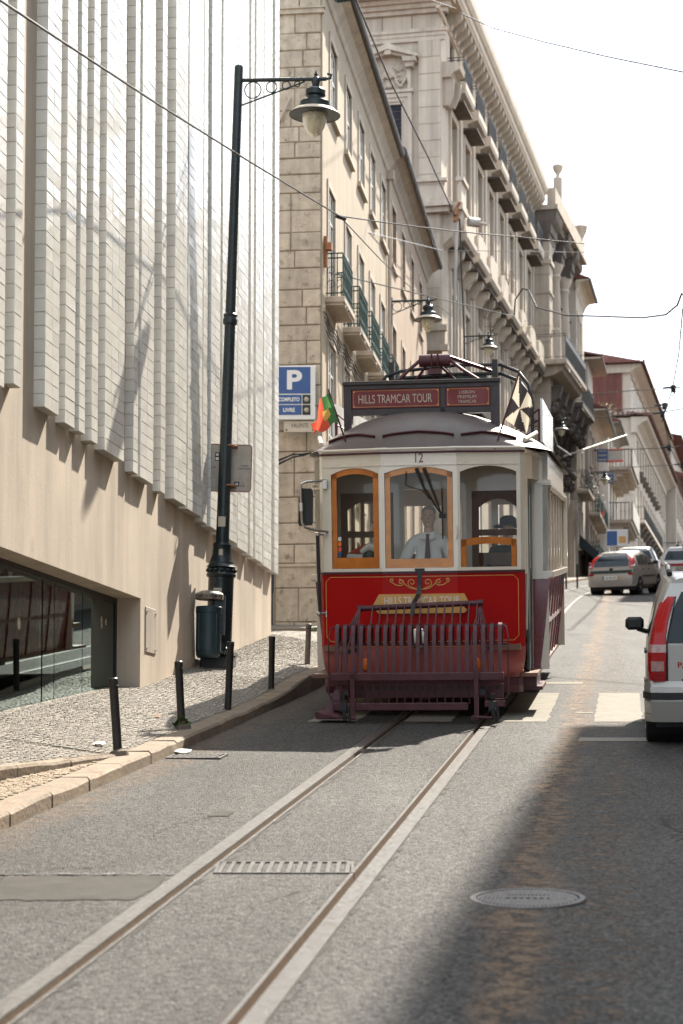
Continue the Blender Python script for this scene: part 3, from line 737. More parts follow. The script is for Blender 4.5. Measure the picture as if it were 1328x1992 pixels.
# stone surrounds, sills
for lst, zb_, zt in ((top_w, 16.0, 17.6), (mid_w, 11.88, 14.3), (low_w, 8.2, 10.98)):
    for a, b in lst:
        m = MB(Z2); t = .13
        m.box(a - t, a, -.03, .02, zb_, zt); m.box(b, b + t, -.03, .02, zb_, zt); m.box(a - t, b + t, -.032, .02, zt, zt + t)
        if lst is not mid_w: m.box(a - t - .05, b + t + .05, -.09, .02, zb_ - .12, zb_)
        m.build('window_surround', 'limestone_trim', H2)
m = MB(Z2); m.box(0, .42, -.025, .17, 4.4, 18.3); m.build('corner_pilaster', 'cream_plaster', H2)
m = MB(Z2); m.box(-.018, .10, .002, .94, 4.4, 18.2); m.build('mortar_bed', 'joint', H2)
rows_z = [18.3, 17.72, 17.255, 16.893, 16.532, 16.084, 15.614, 15.265, 14.939, 14.601, 14.253, 13.862, 13.493, 13.027, 12.649, 12.281, 11.827, 11.461, 11.084, 10.75, 10.256, 9.816, 9.387, 8.873, 8.445, 7.997, 7.496, 6.964, 6.517, 6.124, 5.615, 4.917, 4.45]
brr = random.Random(5)
for k, (zt, zb_) in enumerate(zip(rows_z, rows_z[1:])):
    cut = [.0, .95] if brr.random() < .14 else [.0, brr.choice((.30, .38, .46, .55, .63)), .95]
    for a, b in zip(cut, cut[1:]):
        m = MB(Z2); g = brr.uniform(.004, .012); dp = brr.uniform(-.010, .008)
        x0, y0, y1, z0, z1 = -.045 + dp, .003 + a + g, .003 + b - g, zb_ + g, zt - g; c = .016
        jj = lambda: brr.uniform(-.008, .008)
        outer = [(y0, z0), (y1, z0), (y1, z1), (y0, z1)]
        m.add([(.0, y, z) for y, z in outer] + [(x0 + c, y + jj() * .4, z + jj() * .4) for y, z in outer] + [(x0 + jj() * .5, y + (c if i in (0, 3) else -c) + jj() * .4, z + (c if i < 2 else -c)) for i, (y, z) in enumerate(outer)],
              [(0, 4, 5, 1), (1, 5, 6, 2), (2, 6, 7, 3), (3, 7, 4, 0), (4, 8, 9, 5), (5, 9, 10, 6), (6, 10, 11, 7), (7, 11, 8, 4), (8, 11, 10, 9)])
        m.build('stone_block', 'old_stone', H2)
m = MB(Z2); m.box(-.10, .02, -.06, .96, 17.66, 17.76); m.box(-.13, .02, -.09, .96, 17.76, 17.80); m.build('corner_cornice', 'old_stone', H2)
m = MB(Z2); m.box(-.075, .02, -.002, .96, 6.06, 6.12); m.build('string_course', 'old_stone', H2)
m = MB(Z2); m.box(-.03, .1, .955, 1.1, 4.4, 18.3); m.build('plaster_strip', 'cream_plaster', H2)
m = MB(Z2); m.tube([(-.10, 1.02, 4.5), (-.10, 1.02, 6.05)], .035, 8); m.tube([(-.10, 1.02, 4.5), (-.10, 1.02, 4.4)], .05, 8); m.build('drain_pipe', 'dark_frame', H2)
m = MB(Z2); m.box(.01, 1, 1.1, 11, 4.4, 18.3); m.build('side_wall', 'cream_plaster', H2)
# eaves: coved plaster soffit, gutter, tiled slope
def eaves(par, s0, s1, z, zz, m1='limestone_trim', m2='roof_tile', pr=.55, roof=True):
    m = MB(zz); m.prism([(0.02, z - .55), (-.04, z - .5), (-.08, z - .38), (-.2, z - .18), (-.36, z - .08), (-pr + .03, z - .05), (-pr + .03, z), (.02, z)], 'x', s0, s1); m.build('eaves_cove', m1, par)
    m = MB(zz); m.prism([(-pr - .09, z + .0), (-pr - .06, z - .06), (-pr, z - .075), (-pr + .04, z - .03), (-pr + .03, z + .02), (-pr - .09, z + .03)], 'x', s0, s1); m.build('gutter', 'cast_iron', par)
    if roof:
        m = MB(zz)
        m.add([(s0, -pr, z + .03), (s1, -pr, z + .03), (s1, 4.5, z + 2.1), (s0, 4.5, z + 2.1), (s0, 10, z + .03), (s1, 10, z + .03)], [(0, 1, 2, 3), (3, 2, 5, 4), (0, 3, 4), (1, 5, 2)])
        n = int((s1 - s0) / .28)
        for i in range(n):
            x = s0 + (i + .5) * (s1 - s0) / n
            m.tube([(x, -pr - .02, z + .05), (x, 1.2, z + .05 + .8)], .06, 6)
        m.build('roof', m2, par)
eaves(H2, -.15, 13.15, 18.75, Z2, pr=.40)
m = MB(Z2); m.box(.0, 13.14, .02, 11, 18.36, 18.75); m.build('attic_wall', 'cream_plaster', H2)
# balconies
def railing(w, d, h, scroll=True, step=.105):
    m = MB(); r = .011
    for z in (h, h - .10, .08):
        m.box(0, w, -d - .012, -d + .012, z - .012, z + .012)
        for x in (0, w): m.box(x - .012, x + .012, -d, 0, z - .012, z + .012)
    n = int(w / step)
    for i in range(n + 1):
        x = w * i / n; m.box(x - r * .8, x + r * .8, -d - r * .8, -d + r * .8, 0, h)
    for x in (0, w):
        for k in (1, 2): m.box(x - r, x + r, -d * k / 3 - r, -d * k / 3 + r, 0, h)
    if scroll:
        for i in range(n):
            x = w * (i + .5) / n
            m.tube(arc((x, h * .30), step * .40, 0, 2 * PI, 8, 'xz', -d), .007, 4, closed=False); m.tube(arc((x, h * .70), step * .40, 0, 2 * PI, 8, 'xz', -d), .007, 4)
        for x in (0, w):
            for y, z, rr_ in ((-d * .3, h * .3, d * .22), (-d * .3, h * .62, d * .2), (-d * .72, h * .45, d * .2)):
                m.tube([(x, y + rr_ * math.cos(a * PI / 5), z + rr_ * math.sin(a * PI / 5)) for a in range(9)], .008, 4)
    return m
RL = {}
def balcony(par, s, z, w, d, z0, iron='green_iron', slab='limestone_trim', h=.93, scroll=True, th=.13, consoles=0, name='balcony', label=None):
    m = MB(); m.bbox(-.06, w + .06, -d - .05, .02, -th, 0, .015); m.box(-.02, w + .02, -d - .01, .02, -th - .05, -th - .001)
    for k in range(consoles):
        x = (k + .5) * w / consoles; m.prism([(0.02, -th - .05), (-d * .85, -th - .05), (-d * .8, -th - .16), (-d * .35, -th - .32), (.02, -th - .5)], 'x', x - .07, x + .07)
    o = m.build(name, slab, par, label=label); o.location = (s, 0, z - z0)
    key = (round(w, 2), round(d, 2), iron, h, scroll)
    if key not in RL: RL[key] = railing(w, d, h, scroll).mesh('railing', iron)
    link('railing', RL[key], o); return o
for (a, b) in mid_w: balcony(H2, a - .28, 11.84, b - a + .56, .36, Z2)
# loose cables sagging under the balconies
m = MB(Z2)
for k in range(4):
    rr = random.Random(k); m.tube([(i * .33, -.05 - .02 * k, 11.35 - .13 * k + .05 * math.sin(i * 1.3 + k) + rr.uniform(-.02, .02)) for i in range(40)], .013, 5)
m.build('wall_cable', 'cable', H2)
m = MB(Z2); m.tube([(13.1, -.07, 5), (13.1, -.07, 18.2)], .05, 8)
m.box(13.0, 13.2, -.2, 0, 18.05, 18.3); m.build('downpipe', 'limestone_trim', H2)
# iron bracket with insulator on the corner
m = MB(Z2); m.box(.18, .26, -.10, -.02, 12.35, 13.0); m.box(.12, .3, -.2, -.08, 12.7, 12.85); m.build('wire_anchor', 'rust', H2)
m = MB(Z2); m.tube([(-.06, .95, 15.25), (-.16, .62, 15.85)], .03, 8); m.build('corner_strut', 'limestone_trim', H2)

# ---- 3. pink house up the street
x3, y3 = -.42 + 13.15 * math.sin(math.atan(.128)), 41 + 13.15 * math.cos(math.atan(.128))
H3 = front('pink_house', 'weathered pinkish plaster house between the cream house and the stone palace', 'building', x3, y3, .128)
Z3 = H3['_z']
pw = [(1.2, 2.3), (4.0, 5.0), (6.9, 7.9), (9.8, 10.8)]
ops = [(a, b, 16.05, 17.75) for a, b in pw] + [(a, b, 12.1, 14.35) for a, b in pw] + [(a, b, 8.8, 11.0) for a, b in pw]
mb = MB(Z3); holes(mb, 0, 12.8, 5.5, 18.5, ops, .16); shell(mb, 0, 12.8, 5.5, 18.5, .17, 11); mb.build('plaster_wall', 'pink_plaster', H3)
for a, b in pw:
    window(H3, a, 16.05, b - a, 1.7, .1, 'brown_wood', z0=Z3, bars=(.5,)); window(H3, a, 12.1, b - a, 2.25, .1, 'white_paint', z0=Z3, bars=(.3, .74)); window(H3, a, 8.8, b - a, 2.2, .1, 'white_paint', z0=Z3)
    for zb_, zt in ((16.05, 17.75), (12.1, 14.35), (8.8, 11.0)):
        m = MB(Z3); t = .12; m.box(a - t, a, -.025, .02, zb_, zt); m.box(b, b + t, -.025, .02, zb_, zt); m.box(a - t, b + t, -.027, .02, zt, zt + t); m.box(a - t, b + t, -.07, .02, zb_ - .1, zb_); m.build('window_surround', 'limestone_trim', H3)
balcony(H3, 1.0, 12.0, 1.6, .36, Z3)
eaves(H3, 0, 12.9, 18.9, Z3, 'pier_stone', 'roof_tile', .45)
m = MB(Z3); m.box(0.01, 12.79, .02, 11, 18.51, 18.9); m.build('attic_wall', 'pink_plaster', H3)
# ---- 4. stone palace
def molding(par, s0, s1, prof, zz, m='limestone_trim', name='cornice', y1=.02):
    # profile: list of (outward, z) from the bottom up
    mb = MB(zz); mb.prism([(y1, prof[0][1])] + [(-o, z) for o, z in prof] + [(y1, prof[-1][1])], 'x', s0, s1); return mb.build(name, m, par)
H4 = front('stone_palace', 'tall limestone palace with pedimented end window and heavy bracketed cornice', 'building', 3.45, 68, .2215)
Z4 = H4['_z']; SP = 3.05; N4 = 8; L4 = 25.3
bays = [2.35 + SP * i for i in range(N4)]
ops = []
for c in bays:
    ops += [(c - .62, c + .62, 21.35, 25.05), (c - .5, c + .5, 26.5, 27.95), (c - .6, c + .6, 15.2, 18.7), (c - .55, c + .55, 18.95, 19.95), (c - .65, c + .65, 9.2, 13.6)]
mb = MB(Z4); holes(mb, 0, L4, 7.5, 28.4, ops, .32)
shell(mb, 0, L4, 7.5, 29.5, .33, 12)
mb.poly([(0, 0, 7.5), (0, .33, 7.5), (0, .33, 28.4), (0, 0, 28.4)])
mb.build('wall', 'limestone', H4)
for c in bays:
    window(H4, c - .62, 21.35, 1.24, 3.7, .12, 'shutter', 'shutter', z0=Z4, bars=(.33, .7))
    window(H4, c - .5, 26.5, 1.0, 1.45, .1, 'shutter', 'dark_open', z0=Z4, bars=())
    window(H4, c - .6, 15.2, 1.2, 3.5, .12, 'dark_frame', z0=Z4, bars=(.36, .7))
    window(H4, c - .55, 18.95, 1.1, 1.0, .1, 'shutter', 'shutter', z0=Z4, bars=())
    window(H4, c - .65, 9.2, 1.3, 4.4, .22, 'dark_frame', z0=Z4)
# shared parts of one bay
def bay_parts():
    out = []
    m = MB()   # tall window surround
    for x in (-.62 - .2, .62): m.box(x, x + .2, -.09, .02, 21.2, 25.05)
    m.box(-.84, .84, -.10, .02, 25.05, 25.32)
    out.append(('window_surround', m.mesh('window_surround', 'limestone_trim')))
    m = MB()   # hood that doubles as the attic balcony
    m.prism([(.02, 25.5), (-.18, 25.5), (-.22, 25.62), (-.45, 25.72), (-.62, 25.76), (-.66, 25.9), (-.66, 26.12), (.02, 26.12)], 'x', -1.05, 1.05)
    out.append(('window_hood', m.mesh('window_hood', 'limestone_trim')))
    m = MB(); m.box(-1.0, 1.0, -.58, .02, 25.44, 25.499); out.append(('soffit', m.mesh('soffit', 'soot_shade_stone'))); m = MB(); m.box(-1.1, 1.1, -.6, .02, 20.18, 20.249); out.append(('soffit', m.mesh('soffit', 'soot_shade_stone')))
    m = railing(2.0, .58, .92, False, .09); m.v = [(x - 1.0, y, z + 26.12) for x, y, z in m.v]
    out.append(('railing', m.mesh('railing', 'black_iron')))
    m = MB()   # pilaster between the bays, with a curved shoulder at its head
    x = SP / 2; m.box(x - .26, x + .26, -.11, .02, 21.2, 25.9); m.box(x - .34, x + .34, -.16, .02, 21.2, 21.6)
    m.prism([(.02, 25.9), (-.11, 25.9), (-.2, 26.0), (-.25, 26.2), (-.24, 26.45), (-.15, 26.6), (.02, 26.62)], 'x', x - .3, x + .3)
    m.box(x - .24, x + .24, -.1, .02, 26.62, 28.0)
    out.append(('pilaster', m.mesh('pilaster', 'limestone')))
    m = MB()   # piano nobile balcony: slab with moulded edge, consoles, solid parapet panels
    m.prism([(.02, 20.25), (-.3, 20.25), (-.42, 20.4), (-.62, 20.46), (-.70, 20.6), (-.70, 20.78), (.02, 20.78)], 'x', -1.2, 1.2)
    for x in (-.85, .6): m.prism([(.02, 19.55), (-.2, 19.55), (-.34, 19.8), (-.5, 19.9), (-.55, 20.179), (.02, 20.179)], 'x', x, x + .25)
    m.prism([(-1.0, 20.782), (1.0, 20.782), (1.0, 21.3), (.82, 21.55), (.55, 21.62), (-.55, 21.62), (-.82, 21.55), (-1.0, 21.3)], 'y', -.62, -.48)
    for x in (-1.12, .98): m.box(x, x + .14, -.6, .02, 20.782, 21.42)
    out.append(('balcony', m.mesh('balcony', 'limestone_trim')))
    m = MB()   # lower window surround
    for x in (-.62 - .2, .62): m.box(x, x + .2, -.08, .02, 15.0, 20.0)
    m.box(-.6, .6, -.06, .02, 18.72, 18.93); m.box(-.95, .95, -.16, .02, 14.82, 15.0)
    out.append(('window_surround', m.mesh('window_surround', 'limestone_trim')))
    m = MB(); x = SP / 2; m.box(x - .2, x + .2, -.08, .02, 14.4, 20.1); out.append(('pilaster_strip', m.mesh('pilaster_strip', 'limestone')))
    m = MB()   # two modillions and the cofferings of the cornice
    for x in (-.95, -.2, .55, 1.3 - .02):
        m = MB(); m.prism([(.02, 28.05), (-.12, 28.05), (-.2, 28.2), (-.4, 28.32), (-.52, 28.42), (-.54, 28.62), (.02, 28.62)], 'x', x - .15, x + .15)
        out.append(('cornice_bracket', m.mesh('cornice_bracket', 'pier_stone')))
    return out
BP = bay_parts()
for c in bays:
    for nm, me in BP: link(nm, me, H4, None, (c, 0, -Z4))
molding(H4, -.9, L4 + .1, [(.05, 28.0), (.1, 28.06), (.1, 28.1)], Z4, 'limestone_trim', 'architrave')
molding(H4, -.95, L4 + .1, [(.56, 28.62), (.6, 28.7), (.64, 28.74), (.64, 28.98), (.70, 29.02), (.78, 29.18), (.80, 29.4), (.80, 29.48)], Z4, 'limestone_trim', 'cornice', 3)
molding(H4, -.15, L4, [(.08, 14.0), (.16, 14.1), (.16, 14.35), (.06, 14.4)], Z4, 'limestone_trim', 'string_course')
# end wall turned to the viewer (plane x = 0)
ew = MB(Z4)
def eb(m, y0, y1, p, z0, z1): m.box(-p, .02, y0, y1, z0, z1)          # slab on the end wall, proud by p
for y in (.0, 2.6): m = MB(Z4); eb(m, y, y + .8, .07, 21.75, 27.2); m.build('corner_pilaster', 'limestone', H4)
prr = random.Random(3)
me = None
for k in range(9):
    z = 21.9 + k * .59; b = MB(Z4); w = prr.choice((.3, .45, .78)); eb(b, .012, min(w, .788), .088 + prr.uniform(0, .01), z + .01, z + .575); b.build('stone_block', 'limestone', H4)
    if w < .7: b = MB(Z4); eb(b, w + .01, .788, .088 + prr.uniform(0, .01), z + .01, z + .575); b.build('stone_block', 'limestone', H4)
for z0, z1, p in ((27.2, 27.36, .09), (27.36, 27.5, .12), (27.5, 27.62, .17), (28.15, 28.3, .2), (28.3, 28.45, .32), (28.45, 28.6, .45)):
    m = MB(Z4); eb(m, -.05 - p, 12, p, z0, z1); m.build('entablature_band', 'limestone_trim', H4)
for k in range(6): m = MB(Z4); eb(m, -.02 + k * 1.05, 1.0 + k * 1.05, .06, 27.63, 28.14); m.build('frieze_panel', 'limestone', H4)
yc = 1.82  # end window axis
m = MB(Z4); m.box(-.012, .03, yc - .43, yc + .43, 22.46, 25.03); ewn = m.build('end_window', 'dark_open', H4)
m = MB(Z4)
for k in range(1, 9): m.box(-.03, -.013, yc - .42, yc + .42, 22.46 + k * .29, 22.475 + k * .29)
m.build('shutter_slat', 'shutter', ewn)['kind'] = 'stuff'
m = MB(Z4)
for a, b, p in ((.43, .52, .06), (.52, .66, .10), (.66, .80, .14)):
    eb(m, yc - b, yc - a, p, 22.3, 25.03 + (a - .43) * 1); eb(m, yc + a, yc + b, p, 22.3, 25.03 + (a - .43) * 1)
    eb(m, yc - b, yc + b, p, 25.03 + (a - .43), 25.03 + (b - .43))
m.build('window_surround', 'limestone_trim', H4)
m = MB(Z4); eb(m, yc - .85, yc + .85, .18, 25.42, 25.52); eb(m, yc - .80, yc + .80, .04, 25.52, 26.45); m.build('relief_panel', 'limestone_trim', H4)
m = MB(Z4); rr = random.Random(9)   # carved shell and garlands
for k in range(9):
    a = PI * (k + .5) / 9; m.tube([(-.08, yc, 25.95), (-.16, yc + .16 * math.cos(a), 25.98 + .22 * math.sin(a)), (-.10, yc + .26 * math.cos(a), 26.0 + .40 * math.sin(a))], [.03, .045, .02], 6)
for sgn in (-1, 1):
    for k in range(14):
        f = k / 13; y = yc + sgn * (.18 + .44 * f); z = 26.05 - .34 * math.sin(PI * min(1, f * 1.05)) - .12 * f
        m.lathe([(0, -.06), (.05, -.03), (.06, .0), (.04, .05), (0, .065)], (-.12 - rr.uniform(0, .05), y, z + rr.uniform(-.02, .02)), 7)
    for k in range(10):
        y = yc + sgn * rr.uniform(.2, .62); z = rr.uniform(25.8, 26.3); m.lathe([(0, -.05), (.045, -.02), (.04, .03), (0, .05)], (-.08, y, z), 6)
    m.tube([(-.1, yc + sgn * .68, 26.3), (-.16, yc + sgn * .70, 26.0), (-.12, yc + sgn * .72, 25.7), (-.1, yc + sgn * .7, 25.5)], [.07, .09, .06, .08], 8)
for k in range(5): m.lathe([(0, -.05), (.06, 0), (0, .05)], (-.1, yc + (k - 2) * .07, 25.62 + .02 * (k % 2)), 7)
m.build('carved_garland', 'limestone_trim', H4, True)
for sgn in (-1, 1):
    m = MB(Z4); m.prism([(yc + sgn * .55, 26.42), (yc + sgn * .98, 26.42), (yc + sgn * 1.0, 26.5), (yc + sgn * .98, 26.58), (yc + sgn * .5, 26.58)], 'x', -.42, .02); m.prism([(yc + sgn * .62, 26.25), (yc + sgn * .86, 26.25), (yc + sgn * .92, 26.419), (yc + sgn * .56, 26.419)], 'x', -.34, .02); m.build('pediment_bracket', 'pier_stone', H4)
    m = MB(Z4); P = [(yc + sgn * 1.06, 26.585), (yc + sgn * 1.06, 26.66), (yc, 27.12), (yc, 26.9), (yc + sgn * .98, 26.585)]
    m.prism(P, 'x', -.40, .02); P = [(yc + sgn * 1.0, 26.58), (yc, 27.0), (yc, 26.78), (yc + sgn * .75, 26.58)]; m.prism(P, 'x', -.26, .02); m.build('pediment_slope', 'limestone_trim', H4)
m = MB(Z4); m.box(-.36, .02, yc - .12, yc + .12, 26.72, 26.9); m.build('keystone', 'limestone_trim', H4)
for z0, z1, p in ((22.12, 22.2, .12), (22.2, 22.3, .22), (21.72, 22.12, .10), (21.58, 21.72, .2), (21.42, 21.58, .34), (21.28, 21.42, .42), (21.1, 21.28, .28)):
    m = MB(Z4); eb(m, -p, 3.2, p, z0, z1); m.build('string_course', 'limestone_trim', H4)
for y in (.0, 2.6): m = MB(Z4); eb(m, y + .05, y + .75, .06, 14.3, 21.1); m.build('lower_pilaster', 'limestone', H4)
for k in range(10):
    z = 14.6 + k * .65; b = MB(Z4); eb(b, .06, .74, .075 + prr.uniform(0, .012), z + .01, z + .64); b.build('stone_block', 'limestone', H4)
for z0, z1, p in ((17.0, 17.2, .2), (16.5, 17.0, .12), (16.3, 16.5, .24)):
    m = MB(Z4); eb(m, -p, 3.2, p, z0, z1); m.build('string_course', 'limestone_trim', H4)
# tall corner window with carved hood at the street corner, and the corner balcony below it
m = MB(Z4); m.prism([(.02, 25.95), (-.3, 25.95), (-.4, 26.1), (-.62, 26.2), (-.66, 26.42), (.02, 26.5)], 'x', .15, 1.15); m.prism([(.02, 25.0), (-.2, 25.0), (-.35, 25.4), (-.4, 25.949), (.02, 25.949)], 'x', .3, .55); m.prism([(.02, 25.1), (-.3, 25.1), (-.5, 25.5), (-.55, 25.949), (.02, 25.949)], 'x', .9, 1.1); m.build('carved_hood', 'pier_stone', H4)
m = MB(Z4); m.box(-.1, 1.05, -.75, .02, 21.2, 21.45); m.box(-.05, 1.0, -.70, -.58, 21.45, 22.2); m.box(-.1, 1.05, -.78, -.5, 22.2, 22.34); m.prism([(.02, 20.0), (-.3, 20.3), (-.6, 20.9), (-.7, 21.199), (.02, 21.199)], 'x', .1, .9); m.build('corner_balcony', 'limestone_trim', H4)
# roof attic and chimney
m = MB(Z4); m.box(.6, L4 - .02, 1.5, 11, 29.48, 30.2); m.build('attic', 'limestone', H4)
m = MB(Z4); m.box(13.2, 14.0, 1.6, 2.4, 30.2, 33.1); m.build('chimney_stack', 'roof_tile', H4); m = MB(Z4); m.box(13.05, 14.15, 1.45, 2.55, 33.1, 33.45); m.build('chimney_cap', 'grey_render', H4)

# ---- 5. columned pavilion
H5 = front('columned_pavilion', 'soot and shade darkened ornate stone front with giant columns and a deep bracketed balcony', 'building', 8.80, 93, .255)
Z5 = H5['_z']; L5 = 10.5
ops = []
cb = [2.6 + 3.1 * i for i in range(3)]
for c in cb: ops += [(c - .6, c + .6, 23.4, 26.6), (c - .5, c + .5, 27.0, 28.0), (c - .65, c + .65, 17.6, 20.6), (c - .7, c + .7, 11.4, 16.0)]
mb = MB(Z5); holes(mb, .9, L5, 10.5, 31.6, ops, .4); shell(mb, 0, L5, 10.5, 31.6, .41, 11); mb.build('wall', 'pier_stone', H5)
for c in cb:
    window(H5, c - .6, 23.4, 1.2, 3.2, .3, 'dark_frame', z0=Z5); window(H5, c - .5, 27.0, 1.0, 1.0, .3, 'shutter', 'dark_open', z0=Z5, bars=())
    window(H5, c - .65, 17.6, 1.3, 3.0, .3, 'dark_frame', z0=Z5); window(H5, c - .7, 11.4, 1.4, 4.6, .3, 'dark_frame', 'dark_open', z0=Z5)
m = MB(Z5); m.box(-.02, .9, -.95, .42, 11, 28.4); m.build('corner_pier', 'pier_stone', H5)
for k in range(14):
    z = 17.2 + k * .8; b = MB(Z5); b.box(-.05, .94, -.985, -.2, z + .012, z + .788); b.build('stone_block', 'pier_stone', H5)
m = MB(Z5); m.box(-.1, 1.0, -1.05, .42, 25.9, 26.0); m.build('pier_band', 'pier_stone', H5)
m = MB(Z5); m.box(-.12, 1.02, -1.08, .42, 27.3, 27.5); m.build('pier_capital', 'pier_stone', H5)
col = MB(); col.lathe([(.42, 23.0), (.42, 23.2), (.34, 23.35), (.33, 25.5), (.28, 27.6), (.36, 27.75), (.30, 27.9), (.46, 28.3), (.46, 28.45)], (0, -.55, 0), 14); cme = col.mesh('column', 'pier_stone', 40)
for i in range(3): link('column', cme, H5, None, (4.15 - 3.1 + 3.1 * i + .35, 0, -Z5))
# entablature breaking forward over each column, dark soffits
for i in range(4):
    x = [-.15, 1.0, 4.1, 7.2, 10.3][i]; w = 1.2 if i == 0 else .95
    m = MB(Z5); m.prism([(.4, 28.4), (-1.0, 28.4), (-1.0, 28.75), (-1.08, 28.8), (-1.08, 29.2), (-1.2, 29.3), (-1.3, 29.42), (-1.35, 29.6), (-1.35, 29.85), (.4, 29.85)], 'x', x, x + w); m.build('entablature_block', 'soot_shade_stone', H5)
molding(H5, .5, L5, [(.2, 28.42), (.3, 28.5), (.3, 28.9), (.5, 29.1), (.8, 29.3), (1.15, 29.45), (1.2, 29.72)], Z5, 'soot_shade_stone', 'entablature', .4)
m = MB(); m.prism([(.02, 28.7), (-.35, 28.75), (-.75, 29.0), (-.8, 29.28), (.02, 29.28)], 'x', 0, .3); cbm = m.mesh('cornice_bracket', 'soot_shade_stone')
for k in range(12): link('cornice_bracket', cbm, H5, None, (.9 + k * .8, 0, -Z5))
m = MB(Z5); m.box(-.2, L5 + .1, -1.42, .4, 29.86, 30.08); m.box(-.1, L5, -1.3, -.9, 30.08, 30.9); m.build('parapet', 'pier_stone', H5)
# parapet urn on the corner
m = MB(Z5); m.box(2.0, 2.4, -1.3, -.9, 30.9, 32.0); m.lathe([(.22, 32.0), (.10, 32.1), (.09, 32.2), (.22, 32.4), (.27, 32.6), (.22, 32.66), (.0, 32.66)], (2.2, -1.1, 0), 12); m.build('parapet_urn', 'pier_stone', H5, 40)
m = MB(Z5); m.lathe([(.25, 30.9), (.15, 31.1), (.34, 31.5), (.4, 31.8), (0, 31.8)], (L5 - .3, -1.1, 0), 12); m.build('parapet_urn', 'pier_stone', H5, 40)
# grey rendered mansard gable behind
m = MB(Z5); m.prism([(.1, 30.09), (.18, 31.2), (.5, 32.3), (1.3, 33.1), (3, 33.9), (9, 34.1), (9, 30.09)], 'x', -2.2, 7); m.build('mansard', 'grey_render', H5)
m = MB(Z5); m.box(.2, 1.1, -.4, .62, 30.1, 31.6); m.box(.12, 1.18, -.48, .7, 31.6, 31.75); m.build('dormer', 'dark_frame', H5)
m = MB(Z5)
for k in range(6): m.tube([(-2, .5 + k * .4, 32.2 + k * .2), (-2, .5 + k * .4, 33.0 + k * .2)], .025, 5)
m.tube([(-2, .5, 33.0), (-2, 2.5, 34.0)], .025, 5); m.build('roof_railing', 'black_iron', H5)
# small hoods under the attic windows
for c in cb:
    m = MB(Z5); m.box(c - .85, c + .85, -.7, .02, 26.62, 26.85); m.prism([(.02, 26.1), (-.3, 26.2), (-.6, 26.619), (.02, 26.619)], 'x', c - .7, c + .7); m.box(c - .8, c + .8, -.66, -.6, 26.85, 27.3); m.build('window_hood', 'soot_shade_stone', H5)
# big balcony: slab, consoles, iron railing returned at the end
m = MB(Z5); m.bbox(-.9, 6.3, -1.9, .4, 22.35, 22.62, .04); m.prism([(.4, 21.7), (-1.2, 21.9), (-1.6, 22.1), (-1.75, 22.349), (.4, 22.349)], 'x', -.6, 6.0); bal = m.build('balcony', 'pier_stone', H5)
m = railing(7.1, 2.1, 1.15, False, .13); m.v = [(x - .85, y + .27, z + 22.62 - Z5) for x, y, z in m.v]; m.box(-.85, 6.25, -1.85, -1.81, 23.45 - Z5, 23.7 - Z5); m.build('railing', 'black_iron', bal)
m = MB(Z5); m.bbox(6.3, L5 + .4, -1.7, .4, 21.6, 21.9, .04); m.prism([(.4, 20.8), (-1.1, 21.1), (-1.6, 21.599), (.4, 21.599)], 'x', 6.35, L5 + .3); bal = m.build('balcony', 'soot_shade_stone', H5)
m = railing(4.5, 1.85, 1.1, False, .13); m.v = [(x + 6.35, y + .2, z + 21.9 - Z5) for x, y, z in m.v]; m.build('railing', 'black_iron', bal)
m = MB(); m.prism([(.4, 17.6), (-.35, 17.6), (-.42, 18.6), (-.50, 19.6), (-.62, 20.3), (-.95, 20.75), (-1.35, 21.0), (-1.5, 21.58), (.4, 21.58)], 'x', -.28, .28)
orr = random.Random(8)
for k in range(16): m.lathe([(0, -.22), (.16, -.1), (.2, .05), (.1, .2), (0, .24)], (orr.uniform(-.5, .5), -.35 - orr.random() * .35 - (.5 if k % 3 == 0 else 0), 20.9 - k * .2 if k % 3 else 20.6 - k * .02), 7)
cm = m.mesh('console', 'soot_shade_stone')  # deep shade under the balcony is put into the console colour
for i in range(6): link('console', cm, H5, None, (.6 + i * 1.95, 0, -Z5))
m = MB(); m.lathe([(.48, 11.2), (.48, 12.3), (.36, 12.5), (.34, 16.3), (.42, 16.5), (.5, 17.0), (.5, 17.39)], (0, -.45, 0), 10); lcm = m.mesh('lower_column', 'pier_stone', 40)
for i in range(4): link('lower_column', lcm, H5, None, (.9 + i * 2.9, 0, -Z5))
m = MB(Z5); m.box(-.3, .9, -.9, .4, 10.8, 17.4); m.build('base_pier', 'pier_stone', H5)
m = MB(); m.prism([(.02, 13.4), (-1.0, 12.9), (-1.0, 12.86), (.02, 13.3)], 'x', .5, 1.9); scm = m.mesh('shop_canopy', 'awning')
for i in range(5): link('shop_canopy', scm, H5, None, (i * 2.1, 0, -Z5))

